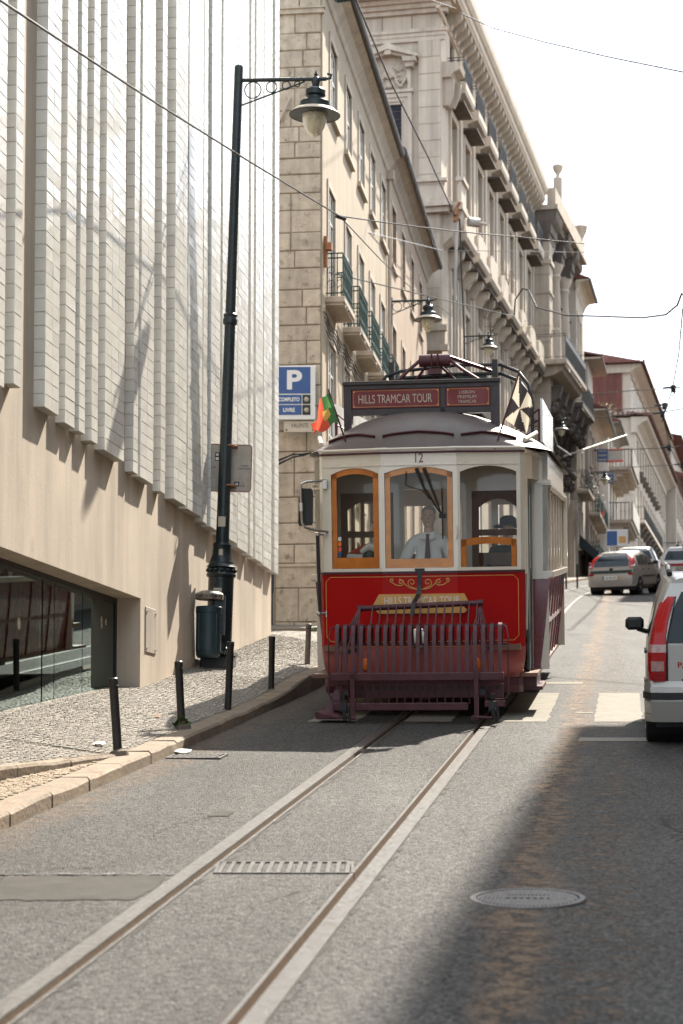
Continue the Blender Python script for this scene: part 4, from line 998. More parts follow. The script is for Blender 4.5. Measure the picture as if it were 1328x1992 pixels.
# ---- 6. plain cream flats beyond the pavilion
def flats(name, label, x0, y0, th, length, zb, zt, rows, spacing, wdt, m, first=1.2, glass='window_glass', fr='white_paint', eave=True, ev='limestone_trim', rf='roof_tile', depth=10, balc=(), iron='black_iron', proj=.55, group=None):
    e = front(name, label, 'building', x0, y0, th, group); z0 = e['_z']
    cs = []; x = first
    while x + wdt / 2 < length - .3: cs.append(x); x += spacing
    ops = [(c - wdt / 2, c + wdt / 2, a, b) for c in cs for a, b in rows]
    mb = MB(z0); holes(mb, 0, length, zb, zt, ops, .2); shell(mb, 0, length, zb, zt, .2, depth)
    mb.poly([(0, 0, zb), (0, .2, zb), (0, .2, zt), (0, 0, zt)])
    mb.build('wall', m, e)
    for a, b in rows:
        s = MB(); t = .14
        s.box(-wdt / 2 - t, -wdt / 2, -.04, .02, a, b); s.box(wdt / 2, wdt / 2 + t, -.04, .02, a, b); s.box(-wdt / 2 - t, wdt / 2 + t, -.042, .02, b, b + t); s.box(-wdt / 2 - t, wdt / 2 + t, -.12, .02, a - .12, a)
        me = s.mesh('window_surround', 'limestone_trim')
        for c in cs:
            window(e, c - wdt / 2, a, wdt, b - a, .12, fr, glass, z0=z0); link('window_surround', me, e, None, (c, 0, -z0))
    if eave: eaves(e, -.1, length + .1, zt + .05, z0, ev, rf, proj)
    for ri, cols_ in balc:
        for ci in cols_:
            if ci < len(cs): balcony(e, cs[ci] - wdt / 2 - .35, rows[ri][0] - .05, wdt + .7, .55, z0, iron, 'limestone_trim', 1.0, False)
    return e, z0, cs
H5.location.z -= 1.55
x6, y6 = 12.25, 103.4
F1, z_, cs_ = flats('cream_flats', 'plain sunlit cream flats right after the dark columned front', x6, y6, .20, 5.2, 11, 27.6, [(23.6, 26.0), (20.1, 22.5), (16.7, 19.0), (13.6, 15.8)], 1.9, 1.0, 'pale_plaster', .95, fr='white_paint', proj=.7, balc=((2, (0, 1)),))
x7, y7 = 13.6, 109.5
F2, z2_, cs_ = flats('eaved_house', 'narrow house with a roof terrace of plants and red tiled eaves', x7, y7, .19, 9.0, 12, 21.9, [(19.0, 21.0), (16.3, 18.4), (13.7, 15.7)], 2.2, 1.1, 'salmon_plaster', 1.2, proj=1.0, balc=((1, (0, 1, 2, 3)), (2, (0, 1, 2))), iron='green_iron')
m = MB(z2_); m.box(.2, 4.2, .02, 6, 22.0, 24.7); m.build('attic_storey', 'pale_plaster', F2)
m = MB(z2_); m.add([(-.3, -.8, 24.86), (4.8, -.8, 24.86), (4.4, 6, 26.1), (-.3, 6, 26.1)], [(0, 1, 2, 3)]); m.box(-.3, 4.8, -.82, -.76, 24.76, 24.86); m.build('attic_tiles', 'roof_tile', F2); m = MB(z2_); m.box(-.3, 4.8, -.75, 6, 24.701, 24.80); m.build('attic_eaves', 'pale_plaster', F2)
x8, y8 = 15.9, 118.5
F3, z3_, cs_ = flats('balcony_house', 'white house with long solid balconies on stacked concrete corbels', x8, y8, .2, 8.5, 13, 22.8, [(20.4, 22.3), (17.2, 19.6), (14.2, 16.4)], 2.7, 1.3, 'white_paint', 1.4, proj=.7, eave=True, ev='grey_render')
for zb_ in (20.2, 17.0):
    m = MB(z3_); m.box(.2, 8.2, -1.3, .02, zb_ - .2, zb_); b = m.build('balcony', 'pale_plaster', F3)
    m = MB(z3_); m.box(.2, 8.2, -1.3, -1.42, zb_, zb_ + 1.05); m.build('balcony_front', 'grey_render' if zb_ > 18 else 'sign_back', b)
    m = MB(z3_)
    for k in range(5): m.box(.18 + .02, .25, -1.2 + k * .24, -1.16 + k * .24, zb_, zb_ + 1.05)
    m.box(.2, .25, -1.22, 0, zb_ + 1.0, zb_ + 1.05); m.build('railing', 'black_iron', b)
    for k in range(8):
        m = MB(z3_); x = .4 + k * 1.05
        for q in range(3): m.box(x, x + .3, -1.15 + q * .35, .02, zb_ - .38 - q * .2, zb_ - .2 - q * .2 + .001)
        m.build('corbel', 'pale_plaster', F3)

# ---- 7. long salmon block with red mansard
F4, z4_, cs_ = flats('mansard_block', 'long pale salmon block with a red tiled mansard storey and red eaves', 20.7, 140, .227, 33, 15, 27.0, [(23.6, 25.6), (19.8, 22.4), (16.4, 18.7)], 2.6, 1.15, 'pale_plaster', 1.8, eave=False, depth=14)
molding(F4, -.3, 33.2, [(.1, 25.9), (.15, 26.3), (.5, 26.6), (.85, 26.75), (.9, 27.0)], z4_, 'pale_plaster', 'cornice', .3)
m = MB(z4_); m.prism([(.34, 27.2), (-1.15, 27.02), (-1.2, 27.1), (.34, 27.36)], 'x', -.5, 33.3)
for k in range(40): m.tube([(-.45, -.9 + k * .35, 27.12), (-.1, -.9 + k * .35, 27.4)], .09, 5)
m.build('lower_eaves', 'roof_trim', F4)
m = MB(z4_); m.box(.1, 33, .35, 13, 27.2, 30.5); m.build('attic_wall', 'pale_plaster', F4)
m = MB(z4_); m.poly([(-.02, .9, 27.5), (-.02, 2.75, 27.5), (.06, 2.75, 30.2), (.06, .9, 30.2)]); m.box(.0, .08, .9, 13, 27.5, 30.2)
for k in range(36): m.tube([(-.02, .95 + k * .24, 27.5), (.0, .95 + k * .24, 30.2)], .06, 5)
m.build('mansard_tiles', 'roof_tile', F4)
for k in range(12):
    c = 1.8 + 2.6 * k; window(F4, c - .6, 28.0, 1.2, 1.9, -.02, 'white_paint', z0=z4_, y=.35); m = MB(z4_); m.box(c - .8, c + .8, .22, .36, 29.95, 30.15); m.build('dormer_head', 'pale_plaster', F4)
molding(F4, -.2, 33.2, [(-.3, 30.2), (-.1, 30.4), (.4, 30.6), (.5, 30.8)], z4_, 'pale_plaster', 'attic_cornice', 3)
m = MB(z4_); m.add([(-.7, -.75, 30.82), (33.3, -.75, 30.82), (33.3, 6, 32.4), (-.3, 6, 32.4), (-.7, 13, 30.82), (33.3, 13, 30.82)], [(0, 1, 2, 3), (3, 2, 5, 4), (0, 3, 4)]); m.box(-.7, 33.3, -.75, -.65, 30.7, 30.82)
for k in range(38): m.tube([(-.75, -.7 + k * .35, 30.86 + min(k, 19) * .0), (.2, -.6 + k * .35, 31.0)], .1, 5)
m.build('roof', 'roof_tile', F4)
m = MB(z4_); m.box(.2, 20, -.6, .02, 19.55, 19.75); b = m.build('balcony', 'limestone_trim', F4)
m = railing(19.6, .55, 1.0, False, .2); m.v = [(x + .3, y, z + 19.75 - z4_) for x, y, z in m.v]; m.build('railing', 'black_iron', b)
m = MB(); m.prism([(.02, 18.9), (-.3, 19.1), (-.55, 19.54), (.02, 19.54)], 'x', -.3, .3); c1 = m.mesh('console', 'soot_shade_stone')
m = MB(); m.prism([(.02, 23.0), (-.35, 23.1), (-.45, 23.3), (.02, 23.4)], 'x', -.5, .5); c2 = m.mesh('window_hood', 'soot_shade_stone')
m = MB(); m.box(-.03, .02, .15, 1.6, 0, .06); c3 = m.mesh('rustication_joint', 'pier_stone')
for k in range(8): link('console', c1, F4, None, (1.8 + 2.6 * k, 0, -z4_)); link('window_hood', c2, F4, None, (1.8 + 2.6 * k, 0, -z4_))
for k in range(9): link('rustication_joint', c3, F4, None, (0, 0, 16 + k * 1.1 - z4_))
x9, y9 = 20.7 + 33.2 * .2214, 140 + 33.2 * .975
F5, z5_, cs_ = flats('far_block', 'farthest pale block at the top of the street under red eaves', x9 + .9, y9, .227, 60, 18, 27.6, [(24.4, 26.4), (20.4, 23)], 2.6, 1.2, 'pale_plaster', 1.8, eave=True, ev='roof_trim', proj=1.2, depth=14)
m = MB(z5_); m.box(.2, 60, .4, 12, 27.6, 31.2); m.build('attic_wall', 'pale_plaster', F5)
m = MB(z5_); m.add([(-.4, -.6, 31.2), (60, -.6, 31.2), (60, 6, 32.6), (-.4, 6, 32.6)], [(0, 1, 2, 3)]); m.box(-.4, 60, -.6, -.5, 31.05, 31.2); m.build('upper_roof', 'roof_tile', F5)

# ---- houses on the shaded side, right of the frame (they shade the lane and show in the shop glass and the glazed tiles)
RX = lambda Y: 9.55 + .139 * (Y - 28)
def right_house(name, label, ya, yb, zt, m):
    # seen from the street its front runs down the hill
    z0 = zg(ya); e = thing(name, label, 'building', (RX(yb), yb, z0), (0, 0, math.atan2(-1, -.139))); ln = (yb - ya) * 1.0096
    ops = []; k = 0
    while 1.2 + k * 3 + 1.2 < ln:
        for z in (3.6, 7.2, 10.8, 14.4):
            if zg(yb) + z + 2.2 < zt: ops.append((1.0 + k * 3, 2.2 + k * 3, zg(yb) + z, zg(yb) + z + 2.2))
        k += 1
    mb = MB(z0); holes(mb, 0, ln, z0 - .5, zt, ops, .2); shell(mb, 0, ln, z0 - .5, zt, .2, 9); mb.build('wall', m, e)
    for o in ops: window(e, o[0], o[2], o[1] - o[0], o[3] - o[2], .12, 'white_paint', z0=z0)
    mb = MB(z0); mb.box(-.2, ln + .2, -.35, .3, zt - .25, zt + .05); mb.build('cornice', 'limestone_trim', e)
    mb = MB(z0); mb.box(.02, ln - .02, -.02, .015, z0 - .5, zg(yb) + .9); mb.build('plinth', 'pier_stone', e)
    return e
right_house('shade_house', 'tall ochre house on the shaded side beside the parked silver car', -14, 8, 16.5, 'pale_plaster')
right_house('shade_house', 'taller cream house uphill of the ochre one on the shaded side', 8.1, 36.6, 20.75, 'pale_plaster')
right_house('shade_house', 'low pink house past the side street on the shaded side', 46, 74, 18.8, 'pink_plaster')
right_house('shade_house', 'cream house highest up the shaded side', 74.1, 112, 24.0, 'cream_plaster')
# ------------------------------------------------------------------ the tram (local x to the viewer's right, y towards its rear, z up from the rail)
TR = thing('tram', 'vintage red and cream tourist tram number 12 climbing down the rails', 'tram', (.853, 21.3, zg(21.3) + .01), (math.atan(.1118), 0, -.1405))
def fy(x):
    a = abs(x)
    if a <= .40: return 0
    if a <= 1.06: return (a - .40) * .30
    return .198 + (a - 1.06) * 2.2
def bend(mb, dy=0): mb.v = [(x, y + fy(x) + dy, z) for x, y, z in mb.v]; return mb
def fpanel(mb, xs, z0, z1, y=0):
    for a, b in zip(xs, xs[1:]): mb.poly([(a, y, z0), (b, y, z0), (b, y, z1), (a, y, z1)])
FX = [-1.10, -1.06, -.40, .40, 1.06, 1.10]
WN = [(-.96, -.43), (-.365, .36), (.435, 1.02)]
mb = MB()
cuts = sorted(FX + [v for w in WN for v in w])
for a, b in zip(cuts, cuts[1:]):
    inside = any(w[0] < (a + b) / 2 < w[1] for w in WN)
    for c, d in ((1.545, 1.58), (1.58, 2.655), (2.655, 2.83)):
        if inside and c == 1.58: continue
        mb.poly([(a, 0, c), (b, 0, c), (b, 0, d), (a, 0, d)])
for a, b in WN:   # reveals and arched spandrels
    for x in (a, b): mb.poly([(x, 0, 1.58), (x, 0, 2.655), (x, .07, 2.655), (x, .07, 1.58)])
    mb.poly([(a, 0, 1.58), (b, 0, 1.58), (b, .07, 1.58), (a, .07, 1.58)])
    w = b - a; n = 8; h = .065; r = (w * w / 4 + h * h) / (2 * h)
    pts = [((a + b) / 2 + w * (k / n - .5), 2.65 - r + math.sqrt(r * r - (w * (k / n - .5)) ** 2)) for k in range(n + 1)]
    for p, q in zip(pts, pts[1:]): mb.poly([(p[0], 0, p[1]), (q[0], 0, q[1]), (q[0], 0, 2.66), (p[0], 0, 2.66)]); mb.poly([(p[0], 0, p[1]), (q[0], 0, q[1]), (q[0], .07, q[1]), (p[0], .07, p[1])])
bend(mb)
# thin cover strips on the posts and head
for x in (-.40, .40): mb.box(x - .012, x + .012, -.006, 0, 1.58, 2.62)
mb.build('front_frame', 'tram_cream', TR)
mb = MB(); mb.box(-1.1, 1.1, -.012, .0, 2.652, 2.662); mb.v = [(x, y, z) for x, y, z in mb.v]
mb = MB()
for a, b in zip(FX, FX[1:]): mb.box(a, b, -.008, .0, 2.665, 2.675)
for k in range(17): mb.box(-1 + k * .125 - .006, -1 + k * .125 + .006, -.010, 0, 2.69, 2.702)
bend(mb).build('head_trim', 'tram_cream', TR)
# platform flanks and saloon
def flank(sg):
    mb = MB(); P = [(1.10, .30), (1.16, .75), (1.21, 1.28)]
    if sg < 0:
        for (x0, y0), (x1, y1) in zip(P, P[1:]): mb.poly([(sg * x0, y0, 1.52), (sg * x1, y1, 1.52), (sg * x1, y1, 2.83), (sg * x0, y0, 2.83)])
    else:
        mb.poly([(1.10, .29, 1.5), (1.125, .46, 1.5), (1.125, .46, 2.83), (1.10, .29, 2.83)])
        for (x0, y0), (x1, y1) in zip(P, P[1:]): mb.poly([(x0, y0, 2.52), (x1, y1, 2.52), (x1, y1, 2.83), (x0, y0, 2.83)])
    mb.build('platform_flank', 'tram_cream', TR)
    mb = MB(); Q = [(1.08, .30), (1.13, .75), (1.18, 1.28)]
    if sg < 0:
        for (x0, y0), (x1, y1) in zip(Q, Q[1:]):
            mb.poly([(sg * (x0 - .06), y0, .40), (sg * (x1 - .08), y1, .40), (sg * (x1 + .03), y1, 1.52), (sg * (x0 + .02), y0, 1.52)])
        for k in range(5): mb.tube([(sg * (1.035 + k * .022), .4 + k * .2, .42), (sg * (1.115 + k * .022), .4 + k * .2, 1.5)], .008, 4)
    else: mb.poly([(1.04, .30, .40), (1.06, .46, .40), (1.125, .46, 1.5), (1.10, .29, 1.5)])
    mb.build('flank_panel', 'tram_maroon', TR)
flank(-1); flank(1)
# lower front: red panel with gold lines, pink-maroon apron, bumper band
mb = MB(); fpanel(mb, FX, .735, 1.525, -.02); bend(mb); mb.build('front_panel', 'tram_red', TR)
fp = TR.children[-1]
mb = MB()
for a, b in zip(FX, FX[1:]): mb.box(a, b, -.036, .0, 1.520, 1.546)
bend(mb).build('belt_strip', 'tram_purple', TR)
mb = MB(); n = 7; rows = []
for i in range(n):
    z = .40 + .335 * i / (n - 1); t = 1 - (i / (n - 1)); sh = 1 - .05 * t ** 2
    rows.append([(x * sh, fy(x) - .024 + .02 * t ** 2 + (.10 * t ** 3 if abs(x) > 1 else 0), z) for x in (-1.10, -1.06, -.9, -.6, -.40, 0, .40, .6, .9, 1.06, 1.10)])
mb.grid(rows); mb.build('apron', 'tram_pink', TR, 60)
mb = MB(); mb.grid([[(x * .97, fy(x) - .03 + (0 if z > .3 else .04), z) for x in FX] for z in (.24, .32, .40)]); mb.build('bumper_band', 'tram_purple', TR)
def gold_line(pts, r, name='gold_line', par=None): 
    m = MB(); m.tube([(x, fy(x) - .022, z) for x, z in pts], r, 5); return m.build(name, 'gold', par or fp)
c = .05
gold_line([(-1.03, .80 + c), (-1.03, 1.49 - c), (-1.03 + c, 1.49), (-.4, 1.49), (.4, 1.49), (1.03 - c, 1.49), (1.03, 1.49 - c), (1.03, .80 + c), (1.03 - c, .80), (.4, .80), (-.4, .80), (-1.03 + c, .80), (-1.03, .80 + c)], .0042)
gold_line([(-1.02, .745), (-.4, .745), (.4, .745), (1.02, .745)], .004)
def curl(cx, cz, r, a0, turns, sg, r0=.16):
    return [(cx + sg * r * (1 - (1 - r0) * k / 14) * math.cos(a0 + turns * 2 * PI * k / 14), cz + r * (1 - (1 - r0) * k / 14) * math.sin(a0 + turns * 2 * PI * k / 14)) for k in range(15)]
for sg in (-1, 1):
    for pts in (curl(sg * .085, 1.425, .048, -PI / 2, 1.3, sg), curl(sg * .20, 1.430, .036, -PI / 2, 1.3, -sg), curl(sg * .295, 1.452, .024, -PI / 2, 1.2, sg),
                [(sg * .0, 1.345), (sg * .05, 1.355), (sg * .10, 1.365), (sg * .15, 1.40), (sg * .19, 1.45), (sg * .22, 1.465)], [(sg * .085, 1.377), (sg * .04, 1.36), (0, 1.345)], [(sg * .2, 1.394), (sg * .25, 1.40), (sg * .295, 1.428)]):
        gold_line(pts, .0055, 'gold_scroll')
mb = MB(); mb.prism([(0, 1.30), (.025, 1.325), (0, 1.345), (-.025, 1.325)], 'y', -.026, -.02); mb.build('gold_scroll', 'gold', fp)
mb = MB(); mb.prism([(-.435, 1.10), (.47, 1.10), (.50, 1.13), (.47, 1.16), (.525, 1.20), (.47, 1.305), (-.435, 1.305), (-.495, 1.20), (-.44, 1.16), (-.47, 1.13)], 'y', -.046, -.0205)
gp = mb.build('name_plate', 'gold', fp)
text('HILLS TRAMCAR TOUR', .085, 'sign_white', gp, (.02, -.0475, 1.235), width=.80)
# windows of the front
def sash(a, b, z0, z1, m, st=.055, br=.10, tr=.06, arch=.06, yo=.012, th=.04, glass='tram_glass', lbl=None, name='front_window'):
    mb = MB(); n = 8; w = b - a
    mb.box(a, a + st, yo, yo + th, z0, z1 - arch * .9); mb.box(b - st, b, yo, yo + th, z0, z1 - arch * .9); mb.box(a + st, b - st, yo, yo + th, z0, z0 + br)
    h = arch + .004; r = (w * w / 4 + h * h) / (2 * h)
    ar = lambda u: z1 - r + math.sqrt(max(0, r * r - u * u))
    us = [w * (k / n - .5) for k in range(n + 1)]; cx = (a + b) / 2
    for u, v in zip(us, us[1:]): mb.prism([(cx + u, ar(u) - tr), (cx + v, ar(v) - tr), (cx + v, ar(v)), (cx + u, ar(u))], 'y', yo, yo + th)
    bend(mb); o = mb.build(name, m, TR, label=lbl)
    g = MB(); g.poly([(a + st * .7, yo + th * .5, z0 + br * .8), (b - st * .7, yo + th * .5, z0 + br * .8)] + [(cx + u * .9, yo + th * .5, ar(u * .9) - tr * .6) for u in us[::-1]])
    bend(g).build('pane', glass, o); return o
w1 = sash(-.955, -.435, 1.583, 2.648, 'orange_wood', br=.115); w2 = sash(-.36, .355, 1.583, 2.648, 'pale_wood', br=.095)
w3 = sash(.44, 1.015, 1.583, 1.90, 'orange_wood', br=.0, tr=.075, arch=.03, lbl='front window lowered half way in its orange frame')
# number and trim
text('12', .10, 'tram_maroon', TR, (0, -.004, 2.742), width=.088, bold=.012)
mb = MB(); mb.tube([(x, fy(x) - .03, 2.80) for x in (-1.10, -1.06, -.4, .4, 1.06, 1.10)], .013, 6); mb.build('rain_strip', 'tram_purple', TR)
mb = MB(); mb.tube([(x, fy(x) - .01, 2.84) for x in (-1.10, -1.06, -.4, .4, 1.06, 1.10)], .016, 6); mb.build('roof_lip', 'tram_cream', TR)
# saloon body
SY0, SY1 = 1.30, 7.1
def sx(z): return 1.31 if z > 1.5 else 1.31 - .12 * ((1.5 - z) / 1.1) ** 1.2
NW = 6; pw_ = (SY1 - SY0) / NW
for sg in (-1, 1):
    mb = MB()
    for k in range(NW + 1): y = SY0 + k * pw_; mb.box(sg * 1.25, sg * 1.31, y - .05 + (.05 if k == 0 else 0), y + .05, 1.5, 2.5)
    mb.box(sg * 1.25, sg * 1.31, SY0, SY1, 2.5, 2.83); mb.box(sg * 1.25, sg * 1.30, SY0, SY1, 1.42, 1.5)
    mb.box(sg * 1.22, sg * 1.345, SY0 - .03, SY1, 2.47, 2.52)
    for k in range(NW * 4): mb.tube([(sg * 1.335, SY0 + .1 + k * .24, 2.46), (sg * 1.335, SY0 + .22 + k * .24, 2.43)], .02, 5)
    mb.build('saloon_side', 'tram_cream', TR)
    mb = MB(); mb.bbox(min(sg * 1.22, sg * 1.365), max(sg * 1.22, sg * 1.365), SY0 - .02, SY1, 1.44, 1.52, .012); mb.build('belt_rail', 'tram_cream', TR)
    mb = MB(); zs = [.42, .6, .8, 1.0, 1.2, 1.44]; mb.grid([[(sg * sx(z), y, z) for y in (SY0, SY1)] for z in zs]); o = mb.build('side_panel', 'tram_maroon', TR, 60)
    mb = MB()
    for k in range(NW + 1):
        y = SY0 + .02 + k * (pw_ - .006); mb.strip([(sg * (sx(z) + .006), y, z) for z in zs], .05, .016, (0, 1, 0))
    mb.strip([(sg * (sx(.93) + .008), SY0, .93), (sg * (sx(.93) + .008), SY1, .93)], .05, .016, (0, 0, 1)); mb.build('side_batten', 'tram_maroon', o)
    for k in range(NW):
        y0, y1 = SY0 + k * pw_ + .05, SY0 + (k + 1) * pw_ - .05
        m2 = MB(); t = .04; x0, x1 = sg * 1.262, sg * 1.285
        m2.box(x0, x1, y0, y0 + t, 1.52, 2.47); m2.box(x0, x1, y1 - t, y1, 1.52, 2.47); m2.box(x0, x1, y0 + t, y1 - t, 1.52, 1.57); m2.box(x0, x1, y0 + t, y1 - t, 2.41, 2.47)
        if k > 0 or sg < 0: m2.box(x0, x1, y0 + t, y1 - t, 2.0, 2.03)
        wf = m2.build('side_window', 'brown_wood', TR)
        g = MB(); g.poly([(sg * 1.274, y0 + t, 1.57), (sg * 1.274, y1 - t, 1.57), (sg * 1.274, y1 - t, 2.0), (sg * 1.274, y0 + t, 2.0)]); g.build('pane', 'tram_glass', wf)
# saloon end wall facing the platform (bulkhead)
ops = [(-1.02, -.42, 1.15, 2.42), (-.30, .34, .8, 2.45), (.46, 1.04, 1.15, 2.42)]
mb = MB(); holes(mb, -1.31, 1.31, .42, 2.84, ops, .05, SY0); o = mb.build('bulkhead', 'tram_cream', TR)
mb = MB(); mb.box(-1.31, 1.31, SY0 - .035, SY0 - .002, 1.43, 1.51); mb.box(-1.33, -1.2, SY0 - .03, SY0 - .002, 2.49, 2.53); mb.box(1.125, 1.34, SY0 - .04, SY0 - .002, 2.49, 2.53); mb.build('bulkhead_trim', 'tram_cream', TR)
for sg in (-1, 1):
    mb = MB(); mb.poly([(sg * 1.13, SY0 - .004, .42), (sg * (sx(.42) + .0), SY0 - .004, .42), (sg * 1.31, SY0 - .004, 1.43), (sg * 1.13, SY0 - .004, 1.43)])
    mb.tube([(sg * 1.185, SY0 - .008, .45), (sg * 1.22, SY0 - .008, 1.42)], .006, 4); mb.tube([(sg * 1.21, SY0 - .008, .45), (sg * 1.25, SY0 - .008, 1.42)], .006, 4)
    mb.build('bulkhead_panel', 'tram_maroon', TR)
mb = MB(); mb.box(1.085, 1.135, SY0 - .06, SY0 - .005, .42, 2.5); mb.build('door_post', 'plate_cream', TR)
for a, b, z0, z1 in ((-1.02, -.42, 1.15, 2.42), (.46, 1.04, 1.15, 2.42)):
    m2 = MB(); t = .075
    m2.box(a, a + t, SY0 + .01, SY0 + .045, z0, z1); m2.box(b - t, b, SY0 + .01, SY0 + .045, z0, z1); m2.box(a + t, b - t, SY0 + .01, SY0 + .045, z0, z0 + .1); m2.box(a + t, b - t, SY0 + .01, SY0 + .045, 1.92, 1.99)
    w = b - a - 2 * t; n = 6; cx = (a + b) / 2
    for k in range(n):
        u, v = (k / n - .5), ((k + 1) / n - .5); q = lambda u: z1 - .09 - .28 * u * u * 4 * .35
        m2.prism([(cx + u * w, q(u)), (cx + v * w, q(v)), (cx + v * w, z1), (cx + u * w, z1)], 'y', SY0 + .01, SY0 + .045)
    wf = m2.build('inner_window', 'brown_wood', TR)
    g = MB(); g.poly([(a + t, SY0 + .03, z0 + .1), (b - t, SY0 + .03, z0 + .1), (b - t, SY0 + .03, z1 - .08), (a + t, SY0 + .03, z1 - .08)]); g.build('pane', 'tram_glass', wf)
# floor, ceiling, rear wall, benches
mb = MB(); mb.box(-1.05, 1.05, .05, SY0, .70, .76); mb.box(-1.2, 1.2, SY0, SY1 + .9, .72, .78); mb.box(-1.22, 1.22, .32, 8.2, .40, .44); mb.build('floor', 'brown_wood', TR)
mb = MB(); mb.poly([(-1.24, .3, 2.78), (1.24, .3, 2.78), (1.24, SY1 + .9, 2.78), (-1.24, SY1 + .9, 2.78)]); mb.build('ceiling', 'tram_cream', TR)
mb = MB(); holes(mb, -1.31, 1.31, .42, 2.84, [(-1.0, -.4, 1.5, 2.4), (-.3, .3, 1.5, 2.45), (.4, 1.0, 1.5, 2.4)], .05, SY1); mb.build('rear_bulkhead', 'tram_cream', TR)
mb = MB()
for (x0, y0), (x1, y1) in zip([(-1.31, SY1), (-1.2, 7.7), (-1.05, 8.15), (0, 8.35), (1.05, 8.15), (1.2, 7.7)], [(-1.2, 7.7), (-1.05, 8.15), (0, 8.35), (1.05, 8.15), (1.2, 7.7), (1.31, SY1)]):
    mb.poly([(x0, y0, 2.45), (x1, y1, 2.45), (x1, y1, 2.84), (x0, y0, 2.84)])
    mb.poly([(x0, y0, 1.52), (x1, y1, 1.52), (x1, y1, 1.6), (x0, y0, 1.6)])
    mb.box(x1 - .05, x1 + .05, y1 - .05, y1 + .05, 1.5, 2.5)
mb.build('rear_frame', 'tram_cream', TR)
mb = MB()
for (x0, y0), (x1, y1) in zip([(-1.2, SY1), (-1.15, 7.7), (-1.0, 8.15), (0, 8.35), (1.0, 8.15), (1.15, 7.7)], [(-1.15, 7.7), (-1.0, 8.15), (0, 8.35), (1.0, 8.15), (1.15, 7.7), (1.2, SY1)]): mb.poly([(x0, y0, .42), (x1, y1, .42), (x1 * 1.06, y1, 1.52), (x0 * 1.06, y0, 1.52)])
mb.build('rear_panel', 'tram_maroon', TR)
bm_ = MB(); bm_.box(-.42, .42, 0, .42, .40, .46); bm_.box(-.42, .42, .40, .46, .46, .95); bm_.box(-.40, .40, .05, .37, 0, .40); bme = bm_.mesh('bench', 'brown_wood')
for k in range(5):
    for sx_ in (-.78, .78): link('bench', bme, TR, None, (sx_, 1.9 + k * 1.05, .78))
# driver's stand, dash clutter
mb = MB(); mb.box(-.95, .95, .30, .52, 1.46, 1.50); mb.build('dashboard', 'dark_cloth', TR)
mb = MB(); mb.tube([(.12, .62, .76), (.12, .62, 1.45)], .09, 10); mb.tube([(.12, .62, 1.47), (.12, .62, 1.52)], .14, 12); mb.tube([(.12, .62, 1.53), (.32, .55, 1.55)], .014, 6); mb.build('controller', 'black_iron', TR)
db = thing('dash_clutter', None, None); bpy.data.objects.remove(db)
def dash(name, m, lbl, cat, *a):
    b = MB(); b.box(*a); o = b.build(name, m, None); o.matrix_parent_inverse.identity(); return o
TMW = Matrix.Translation(TR.location) @ TR.rotation_euler.to_matrix().to_4x4()
def onto(o, loc=(0, 0, 0)): o.matrix_world = TMW @ Matrix.Translation(loc); return o
b = MB(); b.box(-.15, .15, -.03, .03, 0, .11); o = b.build('leaflet_box', 'blue_sign', None); b = MB(); b.box(.01, .15, -.034, -.031, .01, .105); b.build('label_panel', 'tram_red', o); text('ol.', .05, 'flag_white', o, (-.055, -.034, .05), width=.07)
tag(onto(o, (-.70, .36, 1.585)), 'small navy and red leaflet box reading ol. behind the left tram window', 'box')
b = MB(); b.prism([(-.12, 0), (.12, 0), (.13, .13), (-.09, .14)], 'y', -.004, .004); o = b.build('paper_card', 'flag_white', None); tag(onto(o, (-.74, .43, 1.60)), 'white card standing behind the leaflet box in the tram window', 'paper')
b = MB(); b.lathe([(.08, 0), (.10, .05), (.09, .16), (.06, .20), (0, .21)], n=12); o = b.build('cloth_bag', 'dark_frame', None, True); b = MB(); b.tube([(-.1, 0, .2), (0, -.02, .26), (.12, -.04, .2), (.17, -.05, .1)], [.03, .05, .04, .02], 8); b.build('plastic_bottle', 'flag_white', o, True); tag(onto(o, (-.58, .44, 1.56)), 'dark teal bag with a pale bottle on it behind the left tram window', 'bag')
for k, (z, m) in enumerate(((1.90, 'sign_white'), (1.845, 'lens_orange'), (1.79, 'flag_red'), (1.735, 'blue_sign'), (1.63, 'flag_red'))):
    mb = MB(); mb.box(-.893, -.857, -.002, .0, z - .022, z + .022); bend(mb, .028); mb.build('window_sticker', m, w1)
# roof: hooded vault
def roof_z(x, y):
    e = 2.845; full = e + .44 * max(0, 1 - (abs(x) / 1.36) ** 2.3)
    k = min(1, max(0, y) / .85); k = math.sqrt(max(0, 1 - (1 - k) ** 2.2))
    return e + (full - e) * k
XS = [-1.36, -1.33, -1.2, -1.0, -.8, -.6, -.4, -.2, 0, .2, .4, .6, .8, 1.0, 1.2, 1.33, 1.36]
rows = []
for v in [0, .03, .08, .15, .25, .38, .55, .75, .95, 1.3, 1.8, 4, SY1, 8.0, 8.3]:
    r_ = []
    for x in XS:
        half = 1.36 if v > 1.2 else 1.10 + .26 * (v / 1.2) ** .8
        xx = x * half / 1.36; y = -.02 + v + fy(xx if abs(xx) < 1.06 else math.copysign(1.06, xx)) * (1 - min(1, v / 1.3)); z = roof_z(x, v if v < 1.2 else 9)
        if v > 8.1: z = 2.845
        r_.append((xx, y, z))
    rows.append(r_)
mb = MB(); mb.grid(rows); dm('tram_roof', (.135, .112, .104), .5, var=.08, vs=3); mb.build('roof', 'tram_roof', TR, 60)
